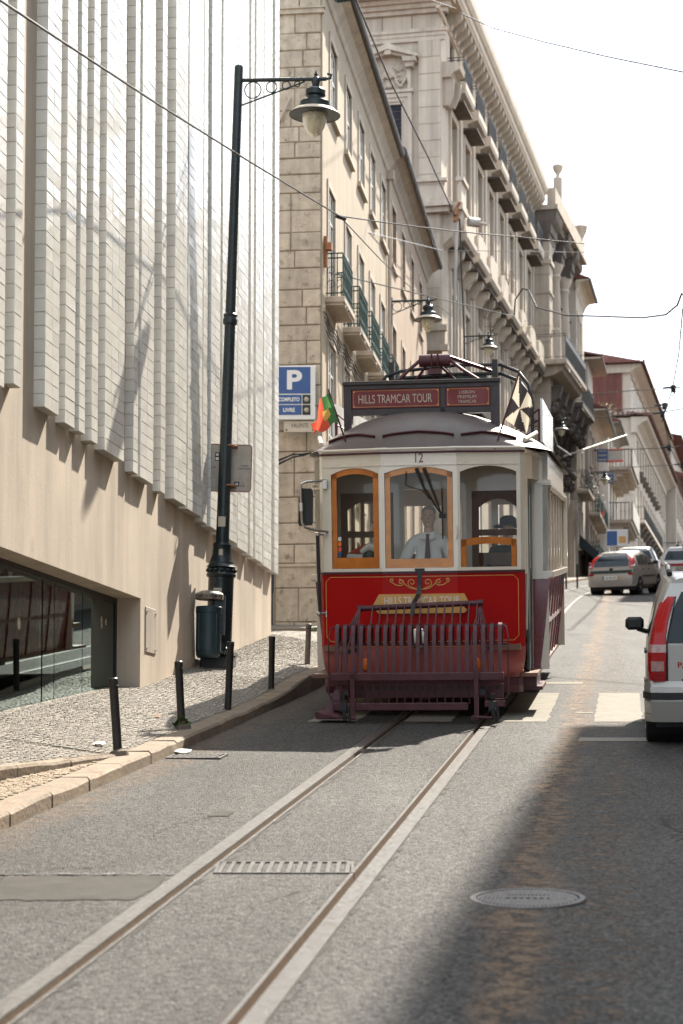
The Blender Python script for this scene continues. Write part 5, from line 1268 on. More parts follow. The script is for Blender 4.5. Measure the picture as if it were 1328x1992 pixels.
# drip strips on the hood
for x0, x1, nm in ((-1.0, -.46, 0), (-.38, .38, 0), (.45, 1.02, 0)):
    pts = []
    for k in range(9):
        x = x0 + (x1 - x0) * k / 8; zt = 2.955 + .045 * math.cos(PI * (k / 8 - .5)) - (.05 * (abs(x) - .45) if abs(x0 + x1) > .3 else 0); v = .02
        while v < .8 and roof_z(x * 1.36 / (1.10 + .26 * (v / 1.2) ** .8), v) < zt: v += .004
        pts.append((x, -.02 + v + fy(x) * (1 - v / 1.3), roof_z(x * 1.36 / (1.10 + .26 * (v / 1.2) ** .8), v) + .012))
    mb = MB(); mb.strip(pts, .05, .012, (0, -.75, .65)); mb.build('drip_strip', 'tram_purple', TR)
for sg in (-1, 1):
    mb = MB(); mb.tube([(sg * 1.10, .45, 2.93), (sg * 1.20, 1.0, 3.03)], .025, 8); mb.build('drain_spout', 'tram_cream', TR)
# sign box on the roof
SBY = .55
mb = MB(); mb.box(-.86, .83, SBY - .02, SBY + .14, 3.52, 3.56); mb.bbox(-.87, .84, SBY - .05, SBY + .16, 3.56, 3.60, .01); mb.box(-.86, -.775, SBY - .015, SBY + .13, 3.04, 3.52); mb.box(.735, .83, SBY - .015, SBY + .13, 2.98, 3.52)
mb.box(.195, .25, SBY - .012, SBY + .1, 3.22, 3.52); mb.box(-.775, .735, SBY - .012, SBY + .12, 3.24, 3.305); mb.box(-.775, .735, SBY + .02, SBY + .10, 3.305, 3.52)
sbx = mb.build('sign_box', 'tram_sign_dark', TR)
mb = MB(); mb.box(-.872, .842, SBY - .052, SBY + .165, 3.598, 3.604); mb.build('sign_box_lid', 'sign_back', sbx)
for x0, x1, body in ((-.765, .187, 0), (.258, .728, 1)):
    mb = MB(); mb.box(x0, x1, SBY - .02, SBY + .015, 3.312, 3.512); pn = mb.build('sign_panel', 'tram_sign_red', TR)
    c = .022; g = .014; P = [(x0 + g + c, 3.312 + g), (x1 - g - c, 3.312 + g), (x1 - g, 3.312 + g + c), (x1 - g, 3.512 - g - c), (x1 - g - c, 3.512 - g), (x0 + g + c, 3.512 - g), (x0 + g, 3.512 - g - c), (x0 + g, 3.312 + g + c)]
    mb = MB(); mb.tube([(x, SBY - .021, z) for x, z in P], .0028, 4, closed=True)
    for x in (x0 + g + .006, x1 - g - .006):
        for z in (3.312 + g + .006, 3.512 - g - .006): mb.box(x - .009, x + .009, SBY - .023, SBY - .02, z - .009, z + .009)
    mb.build('gold_border', 'gold', pn)
    if body == 0: text('HILLS TRAMCAR TOUR', .092, 'plate_cream', pn, ((x0 + x1) / 2 - .01, SBY - .0225, 3.41), width=.80)
    else:
        for k, s in enumerate(('LISBON', 'PREMIUM', 'TRAMCAR')): text(s, .034, 'plate_cream', pn, ((x0 + x1) / 2 - .01, SBY - .0225, 3.462 - k * .051), width=.165 if k == 0 else .20)
mb = MB()
for x in (-.815, .782):
    for z in (3.48, 3.35, 3.22): mb.lathe([(0, -.008), (.008, -.006), (.011, 0)], (x, SBY - .016, z), 6, Matrix.Rotation(PI / 2, 4, 'X'))
mb.build('rivet', 'tram_sign_dark', sbx)['kind'] = 'stuff'
# trolley gear
mb = MB(); mb.box(-.58, .62, 1.3, 4.0, 3.55, 3.60); mb.box(-.55, .6, 1.35, 3.9, 3.28, 3.55); mb.build('roof_walk', 'tram_sign_dark', TR)
mb = MB(); mb.box(-.30, .62, 1.7, 1.95, 3.62, 3.74); mb.build('resistor_box', 'bin_green', TR)
mb = MB(); mb.tube([(-.125, 1.5, 3.90), (.225, 1.5, 3.90)], .07, 14); mb.build('trolley_drum', 'tram_purple', TR, 40)
mb = MB()
for x0, x1 in ((-.10, -.42), (.2, .62)): mb.tube([(x0, 1.5, 3.92), (x1 * .6, 1.42, 3.78), (x1, 1.4, 3.62)], .02, 8); mb.tube([(x0 * .5, 1.55, 3.85), (x1 * .55, 1.6, 3.62)], .016, 8)
mb.tube([(.2, 1.5, 3.94), (.55, 1.6, 3.82), (.75, 1.9, 3.76)], .022, 8)
for x in (.02, .09): mb.tube([(x, 1.42, 3.97), (x, 1.42, 3.78), (x + .04, 1.5, 3.62)], .011, 6)
mb.box(-.02, .13, 1.38, 1.5, 3.74, 3.80)
mb.build('trolley_base', 'tram_purple', TR, 40)
mb = MB(); mb.tube([(.05, 1.6, 3.93), (.05, 5.2, 3.95), (.05, 8.2, 4.0)], .022, 8); mb.build('trolley_pole', 'black_iron', TR)
mb = MB()
for dz in (0, -.10):
    mb.tube([(-.62, 1.45, 3.60 + dz), (-.50, 1.5, 3.74 + dz), (-.35, 1.6, 3.80 + dz * .8), (.3, 1.7, 3.86 + dz), (.78, 1.7, 3.85 + dz), (.98, 1.6, 3.76 + dz), (1.10, 1.5, 3.60 + dz), (1.14, 1.45, 3.40 + dz), (1.14, 1.45, 3.05)], .020, 8)
for x in (-.45, .72): mb.box(x - .03, x + .03, 1.55, 1.7, 3.6, 3.90)
mb.build('cable_loop', 'black_iron', TR, 40)
# white board along the roof edge (and its fellow on the far edge)
for sg in (-1, 1):
    mb = MB(); mb.box(sg * 1.20, sg * 1.225, 2.2, 5.6, 3.0, 3.50); bd = mb.build('roof_board', 'gloss_white', TR)
    mb = MB(); mb.box(sg * 1.17, sg * 1.195, 2.2, 2.26, 2.85, 3.38)
    for k in range(3): mb.tube([(sg * .75, 2.3 + k * .05, 3.02 + k * .0), (sg * 1.18, 2.24, 3.12 + k * .13)], .010, 5)
    mb.build('board_stay', 'tram_purple', bd)
# headlight, indicators
mb = MB(); mb.lathe([(.0, -.05), (.05, -.045), (.085, -.02), (.108, .0), (.112, .06), (.07, .16)], (0, -.20, .842), 20, Matrix.Rotation(-PI / 2, 4, 'X').to_4x4() @ Matrix.Identity(4)); hl = mb.build('headlight', 'chrome', TR, True)
mb = MB(); mb.lathe([(.0, .075), (.05, .068), (.085, .045), (.104, .01)], (0, -.18, .842), 20, Matrix.Rotation(PI / 2, 4, 'X')); mb.build('headlight_lens', 'headlamp', hl, True)
for x in (-.60, .59):
    mb = MB(); mb.lathe([(0, .03), (.03, .024), (.042, 0)], (x, fy(x) - .03, .555), 12, Matrix.Rotation(PI / 2, 4, 'X') @ Matrix.Scale(1.7, 4, (0, 1, 0)))
    mb.build('indicator', 'lens_orange', TR, True)
# wheels, truck frame and dark underframe (on the rails)
mb = MB()
for y in (2.6, 5.4):
    for x in (-.45 + .25, .45 + .25): mb.lathe([(.08, -.05), (.36, -.045), (.40, -.045), (.40, .03), (.43, .035), (.43, .055), (.08, .06)], (x, y, .41), 24, Matrix.Rotation(PI / 2, 4, 'Y'))
    mb.tube([(-.5, y, .41), (.95, y, .41)], .05, 8)
mb.build('wheel_set', 'black_iron', TR, 40)
mb = MB(); mb.box(-.85, .85, .5, 7.4, .42, .70); mb.box(-.55, -.40, 1.6, 6.3, .25, .42); mb.box(.85, 1.0, 1.6, 6.3, .25, .42); mb.box(-.9, .9, .55, .62, .18, .42); mb.build('underframe', 'black', TR)
mb = MB(); mb.box(.98, 1.26, .55, 1.5, .24, .28); mb.box(1.0, 1.2, .5, 1.45, .28, .40); mb.build('step', 'tram_purple', TR)
# folded door leaves in the right-hand doorway
for k in range(2):
    mb = MB(); y = .50 + k * .37; mb.box(1.10, 1.128, y, y + .34, .46, 2.48); mb.build('door_leaf', 'dark_frame', TR)
mb = MB(); mb.box(1.129, 1.133, .55, .80, 1.55, 2.35); mb.build('door_window', 'car_glass', TR)
mb = MB(); mb.tube([(1.10, .42, .9), (1.115, .40, 1.4), (1.115, .40, 2.2)], .014, 6); mb.build('grab_rail', 'tram_cream', TR)
# grab rail left
mb = MB(); mb.tube([(-1.10, .16, 1.12), (-1.11, .14, 1.94)], .019, 8); gr = mb.build('grab_rail', 'black_iron', TR)
for z in (1.10, 1.95):
    mb = MB(); mb.lathe([(0, -.028), (.022, -.02), (.028, 0), (.022, .02), (0, .028)], (-1.108, .15, z), 10); mb.tube([(-1.108, .15, z), (-1.03, .18, z + .005)], .012, 6); mb.box(-1.035, -1.025, .15, .2, z - .035, z + .035)
    mb.build('rail_bracket', 'steel', gr, 40)
# mirror
mb = MB(); mb.prism([(-1.285, 2.045), (-1.15, 2.05), (-1.14, 2.10), (-1.135, 2.41), (-1.15, 2.44), (-1.25, 2.445), (-1.275, 2.41), (-1.295, 2.07)], 'y', .0, .05); mr = mb.build('mirror', 'black', TR)
mb = MB(); mb.tube([(-1.02, .16, 2.53), (-1.20, -.03, 2.51), (-1.245, -.05, 2.49), (-1.255, -.05, 2.44), (-1.245, -.05, 2.08), (-1.22, -.04, 2.03), (-1.16, .0, 2.01), (-1.0, .15, 1.98)], .013, 8); mb.box(-1.265, -1.235, -.08, -.0, 2.2, 2.29); mb.box(-1.045, -1.0, .12, .2, 2.44, 2.53); mb.build('mirror_arm', 'steel', mr, 40)
# wipers
mb = MB()
for x in (-.02, .06): mb.tube([(x, -.03, 2.63), (x + .08, -.045, 2.42), (.245, -.04, 2.13)], [.022, .014, .007], 6)
mb.tube([(.245, -.035, 2.42), (.25, -.03, 2.12), (.25, -.03, 1.88)], .007, 5); mb.box(.215, .285, -.05, -.02, 2.10, 2.15); mb.build('wiper', 'black', TR)
mb = MB(); mb.tube([(-.13, -.012, 2.60), (-.14, -.02, 2.46), (-.08, -.03, 2.43), (.04, -.03, 2.40), (.12, -.03, 2.3)], .006, 5); mb.build('wiper_hose', 'black', TR)
mb = MB(); mb.tube([(.395, -.016, 2.02), (.405, -.035, 2.0), (.405, -.035, 1.92), (.395, -.016, 1.88)], .008, 6); mb.build('handle', 'tram_cream', TR)
mb = MB(); mb.strip([(0, -.03, 1.57), (0, -.05, 1.4), (-.01, -.10, 1.30), (-.03, -.36, 1.22), (-.05, -.40, 1.08)], .045, .008, (1, 0, 0)); mb.box(-.05, .05, -.03, -.005, 1.55, 1.575); mb.build('tie_strap', 'black', TR)
# fender (life guard) in front
GD = thing('fender', None, None); GD.parent = TR; GD['label'] = ''
del GD['label']
bar = MB(); bar.strip([(0, -.735, .44), (0, -.73, .62), (0, -.715, .80), (0, -.685, .92), (0, -.635, .99), (0, -.575, 1.008), (0, -.51, .97), (0, -.475, .88), (0, -.46, .80)], .040, .010, (1, 0, 0)); bme = bar.mesh('curved_bar', 'tram_purple', 50)
for k in range(21): link('curved_bar', bme, GD, None, (-.80 + k * 1.68 / 20, 0, 0))
mb = MB(); mb.bbox(-.865, .915, -.765, -.70, .43, .515, .008)
for k in range(9): mb.lathe([(0, -.012), (.010, -.008), (.012, 0)], (-.78 + k * .2, -.766, .47), 6, Matrix.Rotation(PI / 2, 4, 'X'))
mb.build('upper_beam', 'tram_purple', GD)
mb = MB(); mb.bbox(-.84, .55, -.77, -.72, .125, .205, .008); mb.bbox(.72, .93, -.77, -.73, .16, .225, .008)
for k in range(7): mb.lathe([(0, -.012), (.010, -.008), (.012, 0)], (-.75 + k * .2, -.771, .165), 6, Matrix.Rotation(PI / 2, 4, 'X'))
mb.build('lower_beam', 'tram_purple', GD)
mb = MB(); mb.tube([(-.60, -.30, 1.165), (.66, -.30, 1.21)], .030, 10)
for x in (-.62, -.60, -.58, .64, .66, .68): mb.tube([(x - .008, -.30, 1.187 + x * .035), (x + .008, -.30, 1.187 + x * .035)], .036, 10)
mb.build('top_rail', 'tram_purple', GD, 40)
rod = MB()
for k in range(14): x = -.464 + k * .084; rod = MB(); rod.tube([(x, -.33, 1.20), (x + .0, -.60, .95), (x, -.745, .50)], .0085, 6); rod.build('rod', 'tram_purple', GD)
for sg, x0 in ((-1, -.60), (1, .66)):
    for k in range(5):
        x1 = sg * (.56 + .055 * k) + (.02 if sg > 0 else -.02); z1 = .50
        rod = MB(); rod.tube([(x0, -.30, 1.19), (x0 + (x1 - x0) * .6, -.55, 1.0 - k * .02), (x1, -.70, .74), (x1 + sg * .015, -.75, .47)], .008, 6); rod.build('rod', 'tram_purple', GD)
lr = MB(); lr.tube([(0, -.745, .19), (0, -.735, .44)], .008, 5); lme = lr.mesh('lower_rod', 'tram_purple')
for k in range(20): link('lower_rod', lme, GD, None, (-.76 + k * .083, 0, 0))
for x in (-.63, .64):
    mb = MB(); mb.box(x - .022, x + .022, -.80, -.772, .03, .50); mb.box(x - .035, x + .035, -.80, -.75, .46, .53)
    mb.tube([(x - .02, -.79, .06), (x + .16 if x > 0 else x + .03, -.79, .05)], .016, 8); mb.tube([(x - .03, -.76, .05), (x - .03, -.72, .05)], .03, 10)
    mb.build('strap_iron', 'tram_purple', GD)
for x in (-.73, .80):
    mb = MB(); mb.box(x - .035, x + .035, -.80, -.76, .12, .22); mb.tube([(x, -.78, .24), (x, -.78, .30)], .022, 8); mb.tube([(x, -.80, .14), (x + .02, -.80, .03)], .02, 8); mb.tube([(x + .05, -.79, .17), (x + .07, -.80, .04)], .014, 6)
    mb.build('hinge_fitting', 'black_iron', GD, 40)
mb = MB(); mb.box(-.85, .9, -.50, -.485, .24, .38)
mb.build('brush_board', 'tram_purple', GD)
mb = MB()
for k in range(22): mb.lathe([(0, -.004), (.022, -.003), (.022, 0)], (-.80 + k * .078, -.502, .34), 8, Matrix.Rotation(PI / 2, 4, 'X'))
mb.build('board_hole', 'black', GD)['kind'] = 'stuff'
for z, y in ((.985, -.56), (.79, -.47)):
    mb = MB(); mb.box(-.84, .94, y - .006, y + .006, z - .012, z + .012); mb.build('cross_rail', 'tram_purple', GD)
for sg, xx in ((-1, -.865), (1, .945)):
    mb = MB(); mb.tube([(xx + sg * -.04, -.60, .985), (xx, -.64, .97), (xx + sg * .02, -.70, .86), (xx + sg * .02, -.74, .30), (xx - sg * .02, -.74, .24), (xx - sg * .12, -.74, .24)], .008, 6); mb.build('side_loop', 'tram_purple', GD)
mb = MB(); mb.add([(-.80, -.62, .40), (-.94, -.74, .14), (-1.02, -.80, .12), (-1.02, -.80, .045), (-.80, -.80, .06), (-.66, -.70, .12), (-.70, -.60, .36)], [(0, 1, 5, 6), (1, 2, 4, 5), (2, 3, 4)]); mb.box(-1.0, -.70, -.78, -.5, .04, .06); mb.build('scoop_plate', 'tram_purple', GD)
for x in (-.7, .7):
    for q in ((x - .03, x + .03, -.72, .5, .28, .33), (x - .02, x + .02, -.45, .05, .7, .74)): mb = MB(); mb.box(*q); mb.build('carrier_arm', 'black_iron', GD)
# ------------------------------------------------------------------ street furniture
def lantern_parts(par, z, x, s=1.0, y=0):
    # bell lantern hung under an arm: hood, reflector dish, glass bowl, finial; z is the underside of the arm
    def la(prof, n=24): m = MB(); m.lathe([(r * s, z + h * s) for r, h in prof], (x, y, 0), n); return m
    la([(.0, .16), (.012, .13), (.03, .09), (.018, .07), (.045, .05), (.06, .0), (.045, -.06), (.03, -.10), (.0, -.10)], 12).build('finial', 'lamp_green', par, True)
    la([(.03, -.09), (.11, -.10), (.135, -.125), (.135, -.19), (.11, -.21), (.115, -.245), (.16, -.262), (.205, -.29), (.21, -.37), (.20, -.372)]).build('hood', 'lamp_green', par, 35)
    la([(.20, -.368), (.27, -.39), (.335, -.445), (.338, -.455), (.33, -.455), (.26, -.40), (.19, -.385)]).build('reflector', 'lamp_reflector', par, 35)
    la([(.338, -.448), (.342, -.455), (.338, -.462), (.332, -.456)]).build('reflector_rim', 'lamp_green', par, 35)
    la([(.165, -.38), (.168, -.45), (.160, -.53), (.135, -.62), (.09, -.70), (.04, -.745), (.0, -.755)]).build('glass_bowl', 'lamp_glass', par, True)
def arm_parts(par, z, x0, x1, s=1.0):
    m = MB(); m.tube([(x0, 0, z + .03 * s), (x1 + .14 * s, 0, z + .03 * s)], .026 * s, 10); m.tube([(x1 + .14 * s, 0, z + .03 * s), (x1 + .19 * s, 0, z + .035 * s), (x1 + .20 * s, 0, z + .08 * s), (x1 + .15 * s, 0, z + .10 * s)], .018 * s, 8); m.build('arm', 'lamp_green', par, 40)
    m = MB(); m.tube([(x0, 0, z - .30 * s), (x1 - .14 * s, 0, z + .0)], .011 * s, 6)
    ln = (x1 - x0)
    for f, r in ((.145, .112), (.40, .074), (.60, .055), (.75, .038)):
        cx = x0 + ln * f; rr_ = r * s * min(1, ln / 1.0); m.tube(arc((cx, z - rr_ + .005), rr_, 0, 2 * PI * 23 / 24, 23), .008 * s, 5, closed=True)
    m.build('scroll_bracket', 'lamp_green', par, 40)
LP = thing('street_lamp', 'tall dark green street lamp with a bell lantern on a scrolled arm', 'street lamp', (-1.586, 25.64, 3.0), (0, .0316, -.138))
m = MB()
m.bbox(-.20, .20, -.20, .20, -.3, .30, .02); m.box(-.22, .22, -.22, .22, .30, .34); m.build('pedestal', 'lamp_green', LP)
m = MB(); m.lathe([(.19, .34), (.17, .40), (.165, .46), (.165, 1.32)], n=20); m.lathe([(.165, 1.32), (.172, 1.36), (.165, 1.40), (.165, 1.5)], n=20); m.build('lower_shaft', 'lamp_green', LP, 35)
m = MB(); m.lathe([(.15, 1.30), (.185, 1.31), (.195, 1.34), (.18, 1.37)], n=20)
m.lathe([(.17, 1.42), (.195, 1.44), (.17, 1.47), (.15, 1.52), (.125, 1.60), (.115, 1.70), (.125, 1.72), (.115, 1.75), (.08, 1.75)], n=20)
for k in range(14):
    a = 2 * PI * k / 14; m.lathe([(0, -.028), (.022, -.015), (.028, 0), (.022, .015), (0, .028)], (.178 * math.cos(a), .178 * math.sin(a), 1.395), 8)
m.build('collar', 'lamp_green', LP, 35)
m = MB(); m.lathe([(.165, .34), (.155, 1.31)], n=20); bpy.data.meshes.remove(m.mesh('x', 'black'))
m = MB(); m.lathe([(.088, 1.74), (.078, 3.0), (.070, 4.6)], n=18); m.lathe([(.070, 4.58), (.092, 4.60), (.096, 4.65), (.082, 4.68), (.092, 4.72), (.07, 4.74)], n=18)
m.lathe([(.066, 4.72), (.060, 6.2), (.058, 7.98), (.05, 8.0), (0, 8.0)], n=18); m.build('upper_shaft', 'lamp_green', LP, 35)
arm_parts(LP, 7.78, .055, 1.02); lantern_parts(LP, 7.78, 1.02, .98)
m = MB()
for x, z, w, h in ((.0, 2.02, .05, .065), (.01, 1.62, .025, .04), (-.01, 1.12, .055, .04)):
    r_ = .095 if z > 1.9 else (.13 if z > 1.5 else .17)
    b = MB(); pts = [(r_ * math.sin(a), -r_ * math.cos(a)) for a in [(x + w * (k / 3 - .5) * 2) / r_ for k in range(4)]]
    b.grid([[(u, v, z - h) for u, v in pts], [(u, v, z + h) for u, v in pts]]); b.build('sticker', 'plate_cream', LP)
# traffic sign seen from behind, strapped to the post
c = .04
SG = thing('traffic_sign', 'back of a rectangular traffic sign with rust stains strapped to the street lamp', 'traffic sign', (-1.46, 25.74, 5.74), (0, .034, -.02))
m = MB(); P = []
for sx_, sz_, a0 in ((1, 1, 0), (-1, 1, PI / 2), (-1, -1, PI), (1, -1, 3 * PI / 2)):
    for k in range(5): a = a0 + k * PI / 8; P.append((sx_ * (.295 - c) + c * math.cos(a), sz_ * (.305 - c) + c * math.sin(a)))
m.prism(P, 'y', .0, .018); pl = m.build('sign_plate', 'sign_back', SG)
m = MB(); m.tube([(x, -.003, z) for x, z in P], .006, 5, closed=True); m.build('sign_rim', 'rust', SG)
for z in (.27, -.245):
    m = MB(); m.tube([(.03 + .075 * math.cos(a), -.10 + .085 * math.sin(a), z) for a in [k * PI / 8 for k in range(16)]], .012, 5, closed=True); m.box(-.05, .11, -.02, .0, z - .016, z + .016); m.build('strap', 'rust', SG)
text('CML', .024, 'black', pl, (-.20, -.002, .005), width=.075); text('13087', .022, 'black', pl, (.20, -.002, .035), width=.10); text('CXXXVIII', .024, 'black', pl, (.195, -.002, -.002), width=.155)
m = MB(); m.box(-.18, -.125, -.003, 0, .09, .20); k_ = m.build('sticker', 'black', pl); m = MB(); m.lathe([(0, -.001), (.018, 0)], (-.152, -.004, .17), 12, Matrix.Rotation(PI / 2, 4, 'X')); m.box(-.172, -.132, -.005, -.0035, .10, .135); m.build('print', 'sign_white', k_)
m = MB(); m.box(.08, .145, -.003, 0, -.235, -.175); k_ = m.build('sticker', 'black', pl); m = MB(); m.box(.092, .133, -.0045, -.003, -.215, -.205); m.box(.10, .128, -.0045, -.003, -.20, -.192); m.box(.09, .12, -.0045, -.003, -.228, -.222); m.build('print', 'sign_white', k_)
m = MB(); m.tube([(.16, -.003, -.23), (.19, -.003, -.175), (.215, -.003, -.23)], .003, 4, closed=True); m.build('print', 'black', pl)
# litter bin
BN = thing('litter_bin', 'dark blue green litter bin with a grimy domed lid fixed to the street lamp', 'litter bin', (-1.685, 25.26, 3.25), (0, .02, 0))
m = MB(); m.lathe([(.0, .0), (.13, .0), (.153, .03), (.156, .08), (.160, .085), (.163, .56), (.168, .565), (.170, .64), (.160, .65), (.150, .64), (.148, .5), (0, .5)], n=28); m.build('bucket', 'bin_green', BN, 35)
m = MB()
for k in (1, 3, 4): a = -PI / 2 + (k - 2.6) * .5; m.box(.0, .0, 0, 0, 0, 0); m.tube([(.161 * math.cos(a), .161 * math.sin(a), .09), (.164 * math.cos(a), .164 * math.sin(a), .555)], .006, 4)
m.build('bucket_rib', 'bin_green', BN)
m = MB(); m.lathe([(.166, .735), (.178, .74), (.180, .80), (.165, .822), (.10, .85), (.0, .862)], n=28); m.lathe([(.0, .737), (.166, .735)], n=28); lid = m.build('lid', 'bin_lid', BN, 35)
for k, ch in enumerate('LIFE IS GOOD.'):
    if ch == ' ': continue
    a = -PI / 2 + (k - 7) * .105; t_ = text(ch, .03, 'black', lid, (.1815 * math.cos(a), .1815 * math.sin(a), .772), (PI / 2, 0, a + PI / 2))
m = MB(); m.box(.06, .20, .05, .12, .3, .80); m.tube([(.12, .0, .08), (.2, -.02, .06), (.24, .0, .1), (.22, .05, .14)], .012, 6); m.build('bracket', 'lamp_green', BN)
# bollards
def bollard(loc, h, lean, label, m_, foot=True, grp='bollards along the kerb', cap=True):
    o = thing('bollard', label, 'bollard', loc, lean, grp); b = MB(); r = .037
    b.lathe([(r, -.1), (r, h - .055), (r + .003, h - .05), (r + .003, h - .008), (r - .006, h), (0, h)], n=18); b.build('post', m_, o, 40)
    if cap: b = MB(); b.lathe([(r + .001, h - .07), (r + .004, h - .066), (r + .001, h - .062)], n=18); b.build('ring', 'rubber', o)
    if foot: b = MB(); b.lathe([(.085, -.03), (.075, .012), (.05, .022), (.037, .03)], (.01, 0, 0), 12); b.build('foot', 'mortar', o, 40)
bollard((-1.825, 16.38, 1.95), .615, (0, -.072, 0), 'black bollard leaning left, lowest down the kerb, below the shop window', 'bollard')
bollard((-1.499, 18.80, 2.22), .62, (0, -.052, 0), 'black bollard leaning left, second up the kerb, weeds at its foot', 'bollard')
bollard((-1.197, 21.12, 2.48), .70, (0, .038, 0), 'black bollard leaning slightly right beside the litter bin', 'bollard', False)
bollard((-.83, 23.62, 2.76), .65, (0, .016, 0), 'upright black bollard on a dark foot where the kerb turns high', 'bollard')
bollard((-.468, 27.18, 3.18), .65, (0, .035, 0), 'grey beige bollard between the kerb and the tram', 'grey_bollard')
def farboll(x, y, k): bollard((x, y, zg(y) + .11), .85, (0, 0, 0), ['thin dark bollard at the far pavement edge, nearest the tram', 'thin dark bollard at the far pavement edge, middle one', 'thin dark bollard at the far pavement edge, nearest the silver hatchback'][k], 'bollard', False, 'bollards on the far pavement', False)
for k, (x, y) in enumerate(((8.55, 76), (9.15, 77.5), (10.0, 80.5))): farboll(x, y, k)
# parking sign on the stone corner
PS = thing('parking_sign', 'blue and white car park sign with COMPLETO and LIVRE lamps on the stone corner', 'parking sign', (-.95, 40.62, 9.595), (0, 0, -.02))
m = MB(); m.bbox(-.41, .41, 0, .14, -.56, .56, .015); m.build('sign_case', 'sign_white', PS)
m = MB(); m.box(-.385, .315, -.006, 0, -.02, .53); a_ = m.build('sign_panel', 'blue_sign', PS)
text('P', .40, 'sign_white', a_, (-.03, -.009, .265), width=.31, bold=.035)
for z0, z1, s_, w in ((-.235, -.045, 'COMPLETO', .43), (-.46, -.255, 'LIVRE', .24)):
    m = MB(); m.box(-.385, .135, -.006, 0, z0, z1); a_ = m.build('sign_panel', 'blue_sign', PS); text(s_, .082, 'sign_white', a_, (-.125, -.009, (z0 + z1) / 2), width=w, bold=.03)
    m = MB(); m.box(.15, .315, -.006, 0, z0, z1); lb = m.build('lamp_box', 'black', PS)
    m = MB(); m.lathe([(.078, 0), (.078, .02), (.066, .02), (.062, .005)], (.232, -.008, (z0 + z1) / 2), 18, Matrix.Rotation(PI / 2, 4, 'X')); m.build('lamp_ring', 'dark_frame', lb, 40)
    m = MB(); m.lathe([(.055, 0), (.04, .012), (0, .018)], (.232, -.008, (z0 + z1) / 2), 16, Matrix.Rotation(PI / 2, 4, 'X')); m.build('lamp_lens', 'lamp_glass', lb, True)
m = MB()
for z in (.36, -.32): m.tube([(-.38, .08, z), (-.50, .1, z + .02), (-.54, .12, z - .05), (-.52, .14, z - .12)], .018, 6)
m.build('bracket', 'rust', PS)
VP = thing('name_sign', 'cream plate lettered VALENTE under the blue parking sign', 'sign', (-.855, 40.66, 8.90), (0, 0, -.02))
m = MB(); m.bbox(-.325, .325, 0, .03, -.115, .115, .008); a_ = m.build('plate', 'plate_cream', VP); text('VALENTE', .085, 'black', a_, (.0, -.004, .025), width=.36)
for x in (-.27, .27): m = MB(); m.lathe([(0, .012), (.016, .008), (.02, 0)], (x, -.002, -.065), 8, Matrix.Rotation(PI / 2, 4, 'X')); m.build('screw', 'cast_iron', a_)
# wall lamps
def wall_lamp(loc, reach, s, label, rz, plate=True):
    o = thing('wall_lamp', label, 'wall lamp', loc, (0, 0, rz), 'bell lanterns on wall brackets along the street')
    arm_parts(o, 0, 0, reach, s); lantern_parts(o, 0, reach, s)
    b = MB(); b.box(-.03, .02, -.05, .05, -.55 * s, .12 * s); b.build('wall_plate', 'lamp_green', o)
wall_lamp((1.39, 54.6, 14.80), 1.0, 1.13, 'bell lantern on the pink house, just above the tram roof', -.127)
wall_lamp((4.37, 72.5, 17.78), 1.03, 1.0, 'bell lantern on the stone palace over the right end of the tram sign', -.218)
wall_lamp((8.75, 91.9, 18.15), 1.43, 1.0, 'bell lantern under the dark balcony of the columned front', -.218)
wall_lamp((14.0, 111.5, 18.75), .75, .98, 'bell lantern beside the blue shop signs, before the balcony house', -.2)
wall_lamp((17.15, 125.5, 17.6), .95, .92, 'bell lantern under the lower solid balcony up the street', -.2)
wall_lamp((24.9, 159.6, 20.35), 2.0, 1.2, 'bell lantern farthest up the street, before the mansard block', -.22)

# ------------------------------------------------------------------ overhead wires
def sag(pts, n=6, s=.0):
    out = []
    for a, b in zip(pts, pts[1:]):
        for k in range(n):
            f = k / n; out.append(tuple(a[i] + (b[i] - a[i]) * f - (s * 4 * f * (1 - f) if i == 2 else 0) for i in range(3)))
    return out + [pts[-1]]
def wire(pts, r, label, s=.0, m_='cable', n=5, cat='wire'):
    b = MB(); b.tube(sag(pts, n, s), r * (.85 if pts[0][1] < 41 else 1.6), 6); return tag(b.build('overhead_wire', m_), label, cat, 'overhead wires of the tramway')
wire([(-4.95, 2.5, 6.6), (-2.366, 13, 6.965), (-2.35, 16.5, 7.925), (-1.95, 20.5, 8.774), (-1.2, 25, 9.563), (-.031, 30, 10.258)], .014, 'thick black span wire crossing the white tiled building')
wire([(-.031, 30, 10.258), (3.322, 38, 12.123), (8.141, 47, 14.242), (14.5, 59, 17.0)], .013, 'black wire running right from the knot across the palace front to the open sky', .03)
wire([(-.031, 30, 10.258), (.751, 38, 11.671), (1.696, 48, 13.584), (2.975, 60, 15.956), (3.812, 68, 17.527)], .012, 'thin wire falling from the knot past the pink house to the palace')
wire([(.30, 40, 17.55), (1.205, 48, 18.67), (2.468, 57, 19.718), (3.948, 68, 20.932)], .026, 'stout cable slanting down from the eaves to the palace corner pole')
b = MB(); b.tube([(-.12, 39.7, 17.46), (.30, 39.95, 17.62)], .06, 10)
for k in range(6): b.tube([(-.08 + k * .065, 39.72 + k * .035, 17.475 + k * .024), (-.06 + k * .065, 39.73 + k * .035, 17.483 + k * .024)], .085, 10)
tag(b.build('insulator', 'dark_frame'), 'ribbed dark insulator on the wire at the top edge of the cream house', 'insulator')
wire([(.30, 39.95, 17.62), (1.4, 40, 17.72), (3.5, 60, 25.2)], .012, 'dark feed wire at the top of the frame behind the ribbed insulator')
wire([(3.631, 60, 25.062), (4.263, 55, 22.678), (5.183, 50, 20.416), (6.211, 46, 18.579), (7.294, 42, 16.78), (9.9, 34, 13.2)], .012, 'thin lone wire sagging through the sky at the upper right')
